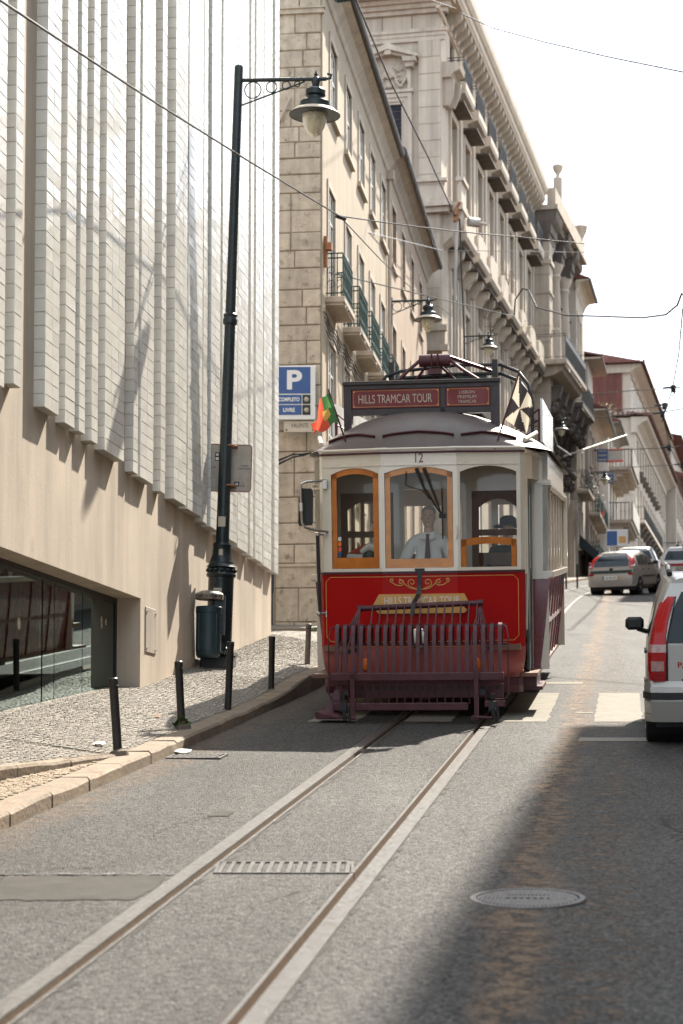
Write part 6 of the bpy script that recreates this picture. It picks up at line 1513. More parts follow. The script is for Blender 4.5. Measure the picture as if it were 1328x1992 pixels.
wire([(-.262, 42, 12.438), (2.415, 50, 13.814), (5.166, 62, 16.185), (5.756, 66, 17.081)], .010, 'thin wire from the cream house balcony to the palace front')
wire([(5.756, 66, 17.081), (5.75, 65.5, 17.5), (5.95, 65, 17.75), (6.1, 64.6, 17.6), (6.3, 64, 16.9), (6.79, 60, 15.704), (7.909, 52, 13.776), (8.19, 50, 13.393), (8.40, 49.5, 13.52), (8.46, 49.2, 13.75), (8.50, 49, 13.60)], .016, 'wavy grey feeder cable with a loop at each end over the street', n=2)
wire([(8.50, 49, 13.60), (8.44, 49, 13.25), (9.864, 58, 14.067), (11.008, 66, 14.641), (11.469, 70, 14.745), (11.465, 71, 14.689), (13.546, 82, 15.302), (15.254, 90, 15.802), (17.5, 99, 16.4)], .012, 'dark trolley wire curving up the street at the right edge', n=3)
wire([(-.40, 43, 13.83), (3.365, 66, 19.288), (6.804, 60, 17.647), (9.8, 45, 13.6)], .007, 'hair thin grey wire level across the palace and the sky', m_='steel')
wire([(13.95, 112.6, 23.385), (12.679, 85, 18.261), (11.008, 66, 14.641), (11.9, 60, 13.7)], .012, 'span wire crossing the street in front of the red eaves')
wire([(13.94, 112.6, 22.009), (13.415, 90, 18.173), (11.503, 71, 14.763), (12.2, 62, 13.45)], .014, 'lower of the pair of span wires by the red mansard')
wire([(14.088, 112.8, 22.477), (11.342, 70, 14.745), (12.4, 58, 12.9)], .010, 'upper of the pair of span wires by the red mansard')
wire([(14.4, 113.4, 20.274), (13.482, 82, 15.28), (13.2, 72, 13.8)], .012, 'span wire above the roof of the silver hatchback, upper one')
wire([(17.7, 131, 22.0), (15.487, 90, 15.85), (15.6, 84, 14.9)], .012, 'span wire above the roof of the silver hatchback, lower one')
wire([(13.974, 112.6, 26.554), (12.095, 70, 17.44), (12.5, 60, 15.3)], .006, 'faint grey wire across the open sky at the right', m_='steel')
wire([(9.567, 90.4, 17.6), (10.2, 94, 17.35), (11.297, 98, 17.561)], .02, 'pale cable slung under the columned balcony above the tram roof board', m_='steel')
for p_, lb in (((-.031, 30, 10.258), 'small wire clamp where three wires meet before the cream house'), ((11.008, 66, 14.641), 'dark wire clamp highest on the trolley wire at the right'), ((11.36, 70, 14.80), 'dark crossing fitting, upper of two, on the trolley wire'), ((11.45, 71, 14.70), 'dark crossing fitting, lower of two, on the trolley wire'), ((13.482, 82, 15.29), 'small wire clamp low on the trolley wire before the far eaves'), ((15.4, 90, 15.83), 'small wire clamp lowest on the trolley wire at the frame edge')):
    b = MB(); s_ = p_[1] / 66
    if 'small' in lb and s_ < 1: b.tube([(p_[0] - .05, p_[1], p_[2]), (p_[0] + .09, p_[1] + .1, p_[2] - .02)], .032, 8)
    else: b.tube([(p_[0] - .32, p_[1], p_[2] + .0), (p_[0] + .12, p_[1], p_[2] + .05)], .035, 6); b.box(p_[0] - .05, p_[0] + .10, p_[1] - .05, p_[1] + .05, p_[2] - .14, p_[2] + .10); b.tube([(p_[0] + .1, p_[1], p_[2] - .1), (p_[0] - .02, p_[1], p_[2] - .3)], .02, 5)
    tag(b.build('wire_clamp', 'black_iron'), lb, 'wire clamp')
b = MB(); b.tube([(3.95, 67.55, 20.7), (3.87, 67.55, 18.4), (3.78, 67.55, 13.5)], .055, 10); po = b.build('wall_pole', 'sign_back'); tag(po, 'slim grey pole fixed to the palace corner', 'pole')
b = MB(); b.box(3.82, 4.0, 67.45, 67.65, 20.7, 21.1); b.tube([(3.9, 67.5, 21.1), (4.05, 67.4, 21.35)], .06, 8); b.box(3.86, 3.96, 67.4, 67.5, 20.9, 21.15); b.build('pole_head', 'rust', po)
b = MB(); b.tube([(4.35, 67.75, 20.75), (4.72, 67.9, 20.75)], .16, 10); b.tube([(4.72, 67.9, 20.75), (5.0, 68, 20.72)], .05, 8); tag(b.build('insulator', 'sign_back'), 'grey ribbed insulator on the palace wall above the tram', 'insulator')
b = MB(); b.tube([(4.061, 67.9, 20.9), (4.12, 67.9, 19.0), (4.21, 67.9, 16.768), (4.256, 67.9, 13)], .03, 6); tag(b.build('wall_conduit', 'cable'), 'thin dark cable running down the palace corner', 'cable')
b = MB()
for k in range(4): b.tube([(-1.42, 40.4, 8.0 + k * .04), (-1.0, 40.7, 8.28 + k * .03 - .04 * (k % 2)), (-.8, 40.85, 8.33 + k * .012), (-.62, 40.9, 8.40)], .016, 5)
b.tube([(-1.40, 40.8, 8.1), (-1.36, 40.85, 7.2), (-1.40, 40.85, 5.5)], .012, 5); b.tube([(-1.34, 40.8, 9.35), (-1.28, 40.8, 9.2), (-1.36, 40.8, 8.95)], .01, 5)
tag(b.build('cable_bundle', 'cable'), 'sagging bundle of black cables on the stone corner beside the tram roof', 'cable')

# ------------------------------------------------------------------ flags on the tram roof
def cloth(name, m_names, frame, nu, nv, matf, label, cat):
    o_ = MB(); idx = 0
    rows = [[frame(u / nu, v / nv) for u in range(nu + 1)] for v in range(nv + 1)]; k = 0
    for v in range(nv):
        for u in range(nu):
            o_.mt(matf((u + .5) / nu, (v + .5) / nv)); o_.poly([rows[v][u], rows[v][u + 1], rows[v + 1][u + 1], rows[v + 1][u]])
    return o_, m_names
def W3(x, y, z): return tuple(TMW @ Vector((x, y, z)))
FL = thing('flag', 'green and red flag fluttering on a short staff at the left of the tram roof', 'flag', W3(-.80, .15, 2.86))
B_ = Vector(FL.location)
m = MB(); m.tube([tuple(Vector(W3(-.76, .15, 2.84)) - B_), tuple(Vector(W3(-.975, .17, 3.50)) - B_)], .010, 6); m.build('staff', 'tram_purple', FL)
def fr1(u, v):   # hangs and furls to the left
    x = -.868 - .105 * v; z = 3.13 + .36 * v; fall = .34 * u ** 1.15; w = .055 * math.sin(u * 7 + v * 2.5) * u
    return tuple(Vector(W3(x - .27 * u * (1 - .35 * v) + w * .4, .14 + w * 1.6 - .10 * u, z - fall * (.35 + .75 * v) + .03 * math.sin(u * 9 + v * 4))) - B_)
o_, mm = cloth('', None, fr1, 22, 14, lambda u, v: 2 if (abs(u - .30) < .10 and abs(v - .5) < .16) else (0 if u < .30 else 1), '', '')
o_.build('cloth', ['cloth_green', 'cloth_red', 'cloth_yellow'], FL, True)
F2_ = thing('flag', 'black and white gyronny flag drooping on a staff at the right of the tram roof', 'flag', W3(.78, .10, 2.9)); B2_ = Vector(F2_.location)
m = MB(); m.tube([tuple(Vector(W3(.80, .12, 2.82)) - B2_), tuple(Vector(W3(1.02, .3, 3.52)) - B2_), tuple(Vector(W3(1.06, .32, 3.66)) - B2_)], .010, 6); m.build('staff', 'tram_purple', F2_)
def fr2(u, v):
    x = .90 + .15 * v; z = 3.14 + .46 * v; w = .035 * math.sin(u * 8 + v * 3) * u
    return tuple(Vector(W3(x + .21 * u * (1 - .2 * v) + w * .5, .24 + .08 * v + w * 1.5, z - .05 * u - .34 * u * v * .55 - .10 * u)) - B2_)
def gy(u, v): a = math.atan2(v - .5, u - .5) / (2 * PI) * 8; return int(math.floor(a + .0)) % 2
o_, mm = cloth('', None, fr2, 24, 20, gy, '', ''); o_.build('cloth', ['cloth_black', 'cloth_white'], F2_, True)

# ------------------------------------------------------------------ people
def skin_body(name, par, verts, edges, radii, m_, root=0, sub=2):
    me = bpy.data.meshes.new(name); me.from_pydata(verts, edges, []); me.materials.append(MT[m_])
    o = link(name, me, par); s = o.modifiers.new('skin', 'SKIN'); s.use_smooth_shade = True
    lay = me.skin_vertices[0] if me.skin_vertices else None
    if lay is None:
        bpy.context.view_layer.update(); 
    bmx = None
    import bmesh
    bm2 = bmesh.new(); bm2.from_mesh(me); sl = bm2.verts.layers.skin.verify()
    for v, r in zip(bm2.verts, radii): v[sl].radius = (r, r) if not isinstance(r, tuple) else r; v[sl].use_root = (v.index == root)
    bm2.to_mesh(me); bm2.free()
    d = o.modifiers.new('sub', 'SUBSURF'); d.levels = sub; d.render_levels = sub
    return o
def head(par, c, m_hair, s=1.0, face=-1, hat=None):
    x, y, z = c
    b = MB(); b.lathe([(0, -.125), (.035, -.118), (.055, -.085), (.068, -.03), (.075, .03), (.07, .075), (.045, .11), (0, .122)], n=16); b.v = [(x + u * s, y + (v * 1.18) * s, z + w * s) for u, v, w in b.v]
    f = face
    b.tube([(x, y + f * .08 * s, z + .02 * s), (x, y + f * .108 * s, z - .022 * s), (x, y + f * .085 * s, z - .03 * s)], [.010 * s, .014 * s, .008 * s], 6)
    for sg in (-1, 1): b.lathe([(0, -.03), (.012, -.015), (.014, .01), (0, .03)], (x + sg * .077 * s, y, z), 6)
    h = b.build('head', 'skin', par, True)
    b = MB()
    for sg in (-1, 1): b.lathe([(0, -.007), (.010, 0), (0, .007)], (x + sg * .028 * s, y + f * .079 * s, z + .015 * s), 6)
    b.box(x - .022 * s, x + .022 * s, y + f * .084 * s, y + f * .078 * s, z - .062 * s, z - .056 * s); b.build('eyes_and_mouth', 'hair', h)
    b = MB(); b.lathe([(.073, .028), (.079, .05), (.074, .09), (.05, .122), (0, .134)], n=14); b.v = [(x + u * s, y + (v * 1.2 - f * .012) * s, z + w * s) for u, v, w in b.v]; b.build('hair', m_hair, h, True)
    return h
def hand_mesh(b, p, d, up, s=1.0):
    # palm with five curled fingers; p wrist, d direction of the fingers, up the back of the hand
    p, d, up = Vector(p), Vector(d).normalized(), Vector(up).normalized(); sd_ = d.cross(up).normalized()
    b.tube([p, p + d * .035 * s, p + d * .08 * s], [.024 * s, .036 * s, .034 * s], 8)
    for k, l in enumerate((.062, .072, .068, .054)):
        q = p + d * .078 * s + sd_ * (k - 1.5) * .019 * s; b.tube([q, q + d * l * .45 * s - up * .004 * s, q + d * l * .7 * s - up * .022 * s, q + d * l * .62 * s - up * .045 * s], [.0095 * s, .009 * s, .0085 * s, .007 * s], 6)
    q = p + d * .03 * s - sd_ * .03 * s; b.tube([q, q + d * .03 * s - sd_ * .022 * s - up * .01 * s, q + d * .06 * s - sd_ * .02 * s - up * .03 * s], [.012 * s, .011 * s, .008 * s], 6)
DR = thing('person', 'tram driver in a white shirt and dark tie behind the middle front window', 'person', W3(.02, .70, .70), (math.atan(.1118) * 0, 0, -.1405))
V = [(0, 0, .78), (0, .02, .95), (0, .02, 1.12), (0, .01, 1.20), (0, .0, 1.28), (-.17, .01, 1.17), (-.26, -.04, .98), (-.30, -.24, .86), (.17, .01, 1.17), (.26, -.04, .98), (.22, -.25, .88), (-.09, -.05, .74), (-.10, -.30, .66), (-.10, -.32, .22), (-.10, -.40, .08), (.09, -.05, .74), (.10, -.30, .66), (.10, -.32, .22), (.10, -.40, .08)]
E_ = [(0, 1), (1, 2), (2, 3), (3, 4), (3, 5), (5, 6), (6, 7), (3, 8), (8, 9), (9, 10), (0, 11), (11, 12), (12, 13), (13, 14), (0, 15), (15, 16), (16, 17), (17, 18)]
Rr = [(.17, .13), (.175, .12), (.17, .11), (.10, .085), (.055, .055), .085, .065, .045, .085, .065, .045, .10, .085, .055, .045, .10, .085, .055, .045]
skin_body('body', DR, V, E_, Rr, 'shirt')
hd = head(DR, (0, -.02, 1.43), 'sign_back')
b = MB(); b.lathe([(.05, -.12), (.055, .0), (.05, .03)], (0, .0, 1.30), 10); b.build('neck', 'skin', DR, True)
b = MB(); b.prism([(-.022, 1.235), (.022, 1.235), (.016, 1.205), (.036, .92), (0, .88), (-.036, .92), (-.016, 1.205)], 'y', -.145, -.135); b.build('tie', 'tie', DR)
b = MB()
for sg in (-1, 1): b.prism([(sg * .0, 1.235), (sg * .07, 1.265), (sg * .085, 1.20), (sg * .03, 1.17)], 'y', -.142, -.125)
b.build('collar', 'shirt', DR)
b = MB(); hand_mesh(b, (-.30, -.24, .86), (.35, -.8, -.1), (0, -.1, 1)); hand_mesh(b, (.22, -.25, .88), (-.2, -.9, .1), (0, .1, 1)); b.build('hands', 'skin', DR, True)
b = MB(); b.box(-.2, .2, -.12, .22, .64, .69); b.tube([(0, .05, .06), (0, .05, .64)], .035, 8); st = b.build('stool', 'black_iron'); st.matrix_world = TMW @ Matrix.Translation((.02, .70, .70)); tag(st, 'driver stool behind the middle tram window', 'stool')
def sitter(loc, label, cloth_m, hair, hat=None, arm_out=False):
    o = thing('person', label, 'person', W3(*loc), (0, 0, -.1405))
    V = [(0, 0, .10), (0, .03, .32), (0, .02, .50), (0, .0, .60), (-.17, .01, .52), (-.23, -.05, .30), (-.17, -.26, .20), (.17, .01, .52), (.23, -.05, .30), (.17, -.26, .20), (-.09, -.05, .09), (-.10, -.42, .08), (-.10, -.45, -.36), (.09, -.05, .09), (.10, -.42, .08), (.10, -.45, -.36)]
    if arm_out: V[5] = (-.33, -.10, .42); V[6] = (-.52, -.28, .50)
    E_ = [(0, 1), (1, 2), (2, 3), (2, 4), (4, 5), (5, 6), (2, 7), (7, 8), (8, 9), (0, 10), (10, 11), (11, 12), (0, 13), (13, 14), (14, 15)]
    skin_body('body', o, V, E_, [(.16, .12), (.16, .11), (.13, .095), .06, .08, .06, .042, .08, .06, .042, .095, .08, .05, .095, .08, .05], cloth_m)
    h = head(o, (0, -.02, .76), hair)
    b = MB(); b.lathe([(.05, -.12), (.05, .03)], (0, .0, .64), 10); b.build('neck', 'skin', o, True)
    if hat: b = MB(); b.lathe([(.09, .0), (.17, -.01), (.175, .0), (.10, .02), (.095, .09), (.06, .12), (0, .125)], (0, -.02, .82), 20); b.build('hat', hat, o, True)
    return o
sitter((.80, 2.35, 1.22), 'dark clothed passenger in a brimmed hat seen through the lowered right front window', 'dark_cloth', 'hair', 'dark_cloth')
ph = sitter((-.83, 3.0, 1.26), 'passenger leaning out of the left tram window with a red phone', 'flag_red', 'hair', None, True)
pc = Vector((-.52, -.28, .50))
b = MB(); hand_mesh(b, pc, (-.25, -.35, .9), (-.6, -.5, -.2)); b.build('hand', 'skin', ph, True)
RP = thing('phone', 'red mobile phone held out of the left side of the tram', 'phone', W3(-.83 - .555, 3.0 - .36, 1.26 + .62), (.1, -.12, -.4))
b = MB(); b.bbox(-.036, .036, -.005, .005, -.075, .075, .004); b.build('case', 'tram_red', RP); b = MB(); b.box(-.030, -.008, -.008, -.005, .035, .07); b.build('camera_bump', 'black', RP)
# ------------------------------------------------------------------ cars (local x right, y forward from the rear bumper, z up)
def car(name, label, loc, rz, ST, paint, axles, wr, wx, rear, side_glass, group='cars on the climbing street', pitch=math.atan(.1118)):
    C_ = thing(name, label, 'car', loc, (pitch, 0, rz), group)
    # each station: y_low, y_belt, y_roof, half widths low / belt / roof, z low / belt / roof
    def ring(s):
        yl, yb, yr, wl, wb_, wr_, zl, zb, zr = s
        ym = (yl * .5 + yb * .5)
        return [(0, yl, zl), (wl * .86, yl, zl), (wl * .985, yl, zl + .10), (wl, yl, zl + .24), ((wl + wb_) / 2 + .008, ym, (zl + .24 + zb) / 2 + .05), (wb_, yb, zb), (wb_ + (wr_ - wb_) * .55, yb + (yr - yb) * .55, zb + (zr - zb) * .62), (wr_, yr, zr - .055), (wr_ - .085, yr, zr - .012), (0, yr, zr)]
    R_ = [ring(s) for s in ST]; n = len(R_[0])
    b = MB()
    full = [[(-x, y, z) for x, y, z in r[::-1]][:-1] + [r[0]] + r[1:] for r in R_]
    full = [[(-x, y, z) for x, y, z in r[:0:-1]] + r for r in R_]
    b.grid(full)
    for r in (R_[0], R_[-1]):
        for k in range(n - 1): b.poly([(-r[k][0], r[k][1], r[k][2]), r[k], r[k + 1], (-r[k + 1][0], r[k + 1][1], r[k + 1][2])])
    body = b.build('body', paint, C_, 32)
    def at_(k, y):   # point k of the section at length y (by its own y)
        for A, B in zip(R_, R_[1:]):
            if A[k][1] <= y <= B[k][1] + 1e-6:
                f = (y - A[k][1]) / max(1e-6, B[k][1] - A[k][1]); return Vector([A[k][i] + (B[k][i] - A[k][i]) * f for i in range(3)])
        return Vector(R_[-1][k])
    for sg in (-1, 1):
        for y0b, y1b, y0t, y1t in side_glass:
            g = MB(); lo = [at_(5, y0b), at_(5, (y0b + y1b) / 2), at_(5, y1b)]; hi = [at_(7, y0t), at_(7, (y0t + y1t) / 2), at_(7, y1t)]
            mid = [at_(6, (a + c) / 2) for a, c in zip((y0b, (y0b + y1b) / 2, y1b), (y0t, (y0t + y1t) / 2, y1t))]
            rows = [[(sg * (p.x + .006), p.y, p.z + dz) for p in q] for q, dz in ((lo, .03), (mid, 0), (hi, -.02))]
            g.grid(rows); g.build('side_window', 'car_glass', C_, True)
    for yi, y in enumerate(axles):
        for sg in (-1, 1):
            w = MB(); w.lathe([(wr * .62, -.085), (wr * .92, -.09), (wr, -.07), (wr, .07), (wr * .92, .09), (wr * .62, .085)], (0, 0, 0), 24, Matrix.Rotation(PI / 2, 4, 'Y')); t_ = w.build('wheel', 'tyre', C_, 35); t_.location = (sg * wx, y, wr)
            w = MB(); w.lathe([(0, .05), (wr * .2, .06), (wr * .3, .04), (wr * .6, .075), (wr * .64, .085), (wr * .64, .0)], (0, 0, 0), 20, Matrix.Rotation(sg * PI / 2, 4, 'Y'))
            for k in range(5):
                a = 2 * PI * k / 5; w.tube([(sg * .06, wr * .18 * math.cos(a), wr * .18 * math.sin(a)), (sg * .078, wr * .6 * math.cos(a), wr * .6 * math.sin(a))], wr * .09, 5)
            w.build('rim', 'steel', t_, 35)
            a_ = MB(); a_.tube([(sg * (wx - .02), y + (wr + .05) * math.cos(q), wr + (wr + .05) * math.sin(q)) for q in [PI * k / 10 for k in range(11)]], .03, 6); a_.prism([(y + (wr + .04) * math.cos(q), wr + (wr + .04) * math.sin(q)) for q in [2 * PI * k / 20 for k in range(20)]], 'x', sg * (wx - .25), sg * (wx + .075)); a_.build('wheel_arch', 'black', C_)
    return C_, R_, at_
# silver car on the right: tall boxy hatchback
PST = [(.06, .085, .36, .735, .725, .56, .27, .93, 1.535), (.16, .15, .42, .775, .745, .575, .25, .94, 1.55), (.55, .55, .75, .785, .765, .60, .22, .945, 1.575), (1.6, 1.6, 1.5, .79, .775, .62, .20, .94, 1.585),
       (2.3, 2.35, 1.95, .79, .775, .61, .20, .93, 1.56), (2.75, 2.78, 2.5, .785, .76, .66, .20, .93, 1.10), (3.2, 3.15, 3.05, .76, .72, .62, .21, .86, .95), (3.50, 3.45, 3.40, .64, .62, .5, .25, .70, .78)]
PA, PR, pat = car('parked_car', 'silver boxy hatchback with tall red tail lights cut by the right frame edge', (3.54, 18.05, zg(18.05) - .0), -.150, PST, 'silver', (.62, 2.88), .29, .70, None, [(.62, 1.28, .72, 1.2), (1.34, 2.28, 1.26, 1.95)])
def pw(z, P):
    for (a, u), (b_, v) in zip(P, P[1:]):
        if z <= b_: return u + (v - u) * max(0, z - a) / (b_ - a)
    return P[-1][1]
def pyr(z): return .055 if z < .93 else pw(z, [(.93, .085), (1.305, .236), (1.48, .36)])
b = MB(); b.grid([[(x, pyr(z) - .012, z) for x in (-w, -w + .05, 0, w - .05, w)] for z, w in ((.945, .60), (1.15, .565), (1.30, .51), (1.40, .46))]); rw = b.build('rear_window', 'car_glass', PA, True)
b = MB(); b.tube([(0, .05, .96), (-.15, .09, 1.04), (-.36, .10, 1.05)], .010, 5); b.build('rear_wiper', 'black', rw)
for sg in (-1, 1):
    lv = [(.60, .60, .745, .03), (.70, .60, .765, .03), (.86, .595, .765, .03), (.93, .595, .75, .03), (1.0, .60, .735, .05), (1.15, .575, .705, .11), (1.3, .53, .655, .19), (1.36, .515, .60, .23)]
    def tl_(z0, z1, m_, nm):
        L_ = [l for l in lv if z0 - 1e-6 <= l[0] <= z1 + 1e-6]; q = MB()
        q.grid([[(sg * a, pyr(z) + .01, z), (sg * (a + .01), pyr(z) - .03, z), (sg * (c_ - .03), pyr(z) - .022, z), (sg * c_, pyr(z) + .03, z), (sg * (c_ + .004), pyr(z) + .14, z)] for z, a, c_, d in L_]); return q.build(nm, m_, PA, 50)
    t0 = tl_(.60, .86, 'tail_red', 'tail_light'); tl_(.86, .93, 'tail_white', 'tail_light'); tl_(.93, 1.36, 'tail_red', 'tail_light')
    b = MB(); b.box(sg * .625, sg * .74, .018, .03, .69, .78); b.build('reverse_lens', 'tail_white', t0)
    b = MB()
    for k in range(5): b.box(sg * .61, sg * .762, .019, .03, .62 + k * .012, .626 + k * .012)
    b.build('lens_rib', 'tail_red', t0)['kind'] = 'stuff'
b = MB(); w = .595
for x in (-w, w): b.tube([(x, .035, .53), (x, .035, .93), (x * .99, .08, 1.0), (x * .86, .22, 1.36)], .006, 5)
b.tube([(-w, .035, .53), (-.5, .03, .50), (.5, .03, .50), (w, .035, .53)], .006, 5); b.build('hatch_gap', 'black', PA)
b = MB(); b.grid([[(x, .043, z) for x in (-.585, 0, .585)] for z in (.525, .92)]); hp = b.build('hatch', 'silver', PA)
text('PACHA', .052, 'tail_red', hp, (-.37, .038, .745), width=.27, bold=.02); text('Panda', .045, 'black', hp, (-.36, .038, .595), width=.22, bold=.01)
b = MB(); b.tube([(-.43, .036, .655), (-.37, .036, .69), (-.31, .036, .655)], .012, 5, closed=True); b.build('faded_mark', 'silver_dark', hp)
b = MB()
for z0, z1, o0, o1 in ((.23, .30, .02, .0), (.30, .42, .0, -.03), (.42, .55, -.03, -.02), (.55, .60, -.02, .03)):
    b.grid([[(-.755, .45, z0), (-.80 , .20, z0), (-.74, o0 + .03, z0), (-.60, o0, z0), (.60, o0, z0), (.74, o0 + .03, z0), (.80, .20, z0), (.755, .45, z0)], [(-.765, .45, z1), (-.805, .20, z1), (-.75, o1 + .03, z1), (-.60, o1, z1), (.60, o1, z1), (.75, o1 + .03, z1), (.805, .20, z1), (.765, .45, z1)]])
bp = b.build('bumper', 'silver', PA, 40)
b = MB(); b.grid([[(-.815, .26, z), (-.79, .10, z), (-.745, -.012, z), (-.60, -.045, z), (.60, -.045, z), (.745, -.012, z), (.79, .10, z), (.815, .26, z)] for z in (.435, .50)]); b.build('bumper_strip', 'black', bp)
b = MB(); b.prism([(-.42, .26), (-.30, .33), (.3, .33), (.42, .26)], 'y', -.018, .03); b.build('bumper_recess', 'silver_dark', bp)
b = MB(); b.tube([(-.40, .5, .22), (-.42, .1, .22), (-.42, -.01, .21)], .035, 10); b.build('exhaust', 'cast_iron', PA, 40)
for sg in (-1, 1):
    b = MB(); b.tube([(sg * .565, .48, 1.57), (sg * .575, .55, 1.63), (sg * .60, 1.4, 1.65), (sg * .59, 1.95, 1.60)], .022, 6); rr_ = b.build('roof_rail', 'silver', PA, 40); b = MB(); b.tube([(sg * .562, .46, 1.56), (sg * .575, .60, 1.635)], .028, 6); b.build('rail_foot', 'black', rr_)
    b = MB(); b.bbox(min(sg * .80, sg * .985), max(sg * .80, sg * .985), 1.98, 2.06, .99, 1.12, .03); b.tube([(sg * .76, 2.1, .965), (sg * .86, 2.04, 1.0)], .025, 6); b.build('mirror', 'black', PA, 40)
    for q in ((1.38, 1.54, .80, .835), (.72, .86, .82, .85)): b = MB(); b.box(sg * .765, sg * .80, *q); b.build('door_handle', 'black', PA)
b = MB(); b.tube([(0, .9, 1.58), (0, .78, 1.78)], .006, 5); b.build('aerial', 'black', PA)
b = MB(); b.box(-.7, .7, .3, 3.2, .16, .3); b.build('underbody', 'black', PA)
# silver hatchback up the street
HST = [(.05, .10, .62, .72, .735, .47, .28, .92, 1.37), (.22, .2, .70, .80, .785, .54, .25, .93, 1.40), (.75, .75, 1.0, .825, .80, .57, .21, .935, 1.425), (1.9, 1.9, 1.75, .825, .805, .58, .19, .925, 1.44), (2.45, 2.5, 2.15, .825, .80, .57, .19, .915, 1.40), (2.9, 2.95, 2.85, .82, .775, .66, .19, .91, 1.0), (3.45, 3.4, 3.3, .79, .73, .62, .20, .83, .90), (3.80, 3.74, 3.68, .66, .62, .5, .26, .66, .72)]
HA, HR, hat_ = car('hatchback', 'silver grey hatchback braking uphill with a dark rear window, blue band and number plate', (8.86, 65.6, zg(65.6)), -.40, HST, 'silver', (.72, 3.2), .30, .74, None, [(.62, .95, .86, 1.02), (1.0, 1.72, 1.08, 1.66), (1.80, 2.72, 1.73, 2.12)])
def hyr(z): return .08 if z < .92 else pw(z, [(.92, .10), (1.199, .386), (1.315, .62)])
b = MB(); b.grid([[(x, hyr(z) - .012, z) for x in (-w, -w * .6, 0, w * .6, w)] for z, w in ((.93, .60), (1.1, .56), (1.195, .51), (1.29, .46))]); b.build('rear_window', 'car_glass', HA, True)
for sg in (-1, 1):
    b = MB(); b.grid([[(sg * a, hyr(z) - .02, z), (sg * c_, hyr(z) - .005, z), (sg * (c_ + .02), hyr(z) + .10, z)] for z, a, c_ in ((.88, .62, .745), (1.05, .585, .73), (1.195, .53, .66), (1.29, .47, .57))]); b.build('tail_light', 'tail_red', HA, True)
    b = MB(); b.box(sg * .58, sg * .735, .02, .06, .64, .71); b.build('rear_reflector', 'tail_red', HA)
    b = MB(); b.bbox(min(sg * .80, sg * .98), max(sg * .80, sg * .98), 2.46, 2.56, .95, 1.07, .02); b.build('mirror', 'black', HA, 40)
    for q in ((.80, .835, 1.02, 1.14, .79, .82), (.80, .835, 1.80, 1.92, .79, .82)): b = MB(); b.box(sg * q[0], sg * q[1], *q[2:]); b.build('door_handle', 'black', HA)
    b = MB(); b.box(sg * .815, sg * .845, 1.0, 2.7, .56, .60); b.build('side_trim', 'black', HA)
b = MB(); b.grid([[(-.80, .25, z), (-.70, .06 + o, z), (-.5, .02 + o, z), (.5, .02 + o, z), (.70, .06 + o, z), (.80, .25, z)] for z, o in ((.27, .02), (.40, 0), (.62, -.02), (.72, .02))]); hb = b.build('bumper', 'silver', HA, 40)
b = MB(); b.grid([[(-.78, .16, z), (-.68, .05, z), (-.5, .01, z), (.5, .01, z), (.68, .05, z), (.78, .16, z)] for z in (.71, .80)]); b.build('blue_band', 'dark_frame', HA)
b = MB(); b.box(-.27, .27, -.012, .0, .49, .62); npl = b.build('number_plate', 'plate_white', hb); b = MB(); b.box(-.27, -.225, -.015, -.012, .49, .62); b.build('plate_band', 'blue_sign', npl); b = MB(); b.box(.215, .27, -.015, -.012, .49, .62); b.build('plate_band', 'gold', npl)
text('42-74-70', .075, 'black', npl, (0, -.016, .555), width=.36)
b = MB(); b.lathe([(0, .02), (.05, .015), (.06, 0)], (0, .085, .83), 12, Matrix.Rotation(PI / 2, 4, 'X')); b.build('badge', 'black', HA)
b = MB(); b.box(-.73, .73, .3, 3.4, .15, .28); b.build('underbody', 'black', HA)
# white cars beyond it
VST = [(.05, .10, .48, .80, .80, .55, .30, 1.02, 1.56), (.25, .25, .6, .86, .84, .60, .27, 1.04, 1.60), (1.9, 1.9, 1.8, .87, .85, .62, .24, 1.02, 1.62), (2.7, 2.7, 2.3, .87, .84, .6, .24, 1.0, 1.56), (3.3, 3.3, 3.1, .85, .80, .7, .24, .98, 1.08), (4.1, 4.05, 4.0, .72, .68, .6, .3, .78, .86)]
VA, VR, vat = car('white_car', 'white sport utility car seen from behind at the right frame edge', (12.75, 74.5, zg(74.5)), -.20, VST, 'car_white', (.85, 3.35), .34, .78, None, [(.8, 1.7, .9, 1.6), (1.8, 2.9, 1.7, 2.2)])
b = MB(); b.grid([[(x, pw(z, [(1.02, .10), (1.355, .309), (1.505, .48)]) - .014, z) for x in (-w, 0, w)] for z, w in ((1.12, .70), (1.35, .62), (1.46, .56))]); b.build('rear_window', 'car_glass', VA, True)
b = MB(); b.grid([[(x, .035, z) for x in (-.82, -.5, .5, .82)] for z in (.90, .98)]); b.build('tail_strip', 'tail_red', VA)
b = MB(); b.box(-.27, .27, .02, .05, .72, .85); b.build('number_plate', 'sign_back', VA)
b = MB(); b.prism([(.35, 1.60), (.62, 1.60), (.62, 1.66), (.5, 1.70)], 'x', -.02, .02); b.build('roof_fin', 'black', VA)
VB, _, _ = car('white_car', 'white car half hidden behind the silver hatchback, only its roof and windscreen showing', (11.6, 79.0, zg(79)), -.20, VST, 'car_white', (.85, 3.35), .34, .78, None, [(.8, 1.7, .9, 1.6), (1.8, 2.9, 1.7, 2.2)])
b = MB(); b.grid([[(x, pw(z, [(1.02, .10), (1.355, .309), (1.505, .48)]) - .014, z) for x in (-w, 0, w)] for z, w in ((1.12, .70), (1.35, .62), (1.46, .56))]); b.build('rear_window', 'car_glass', VB, True)

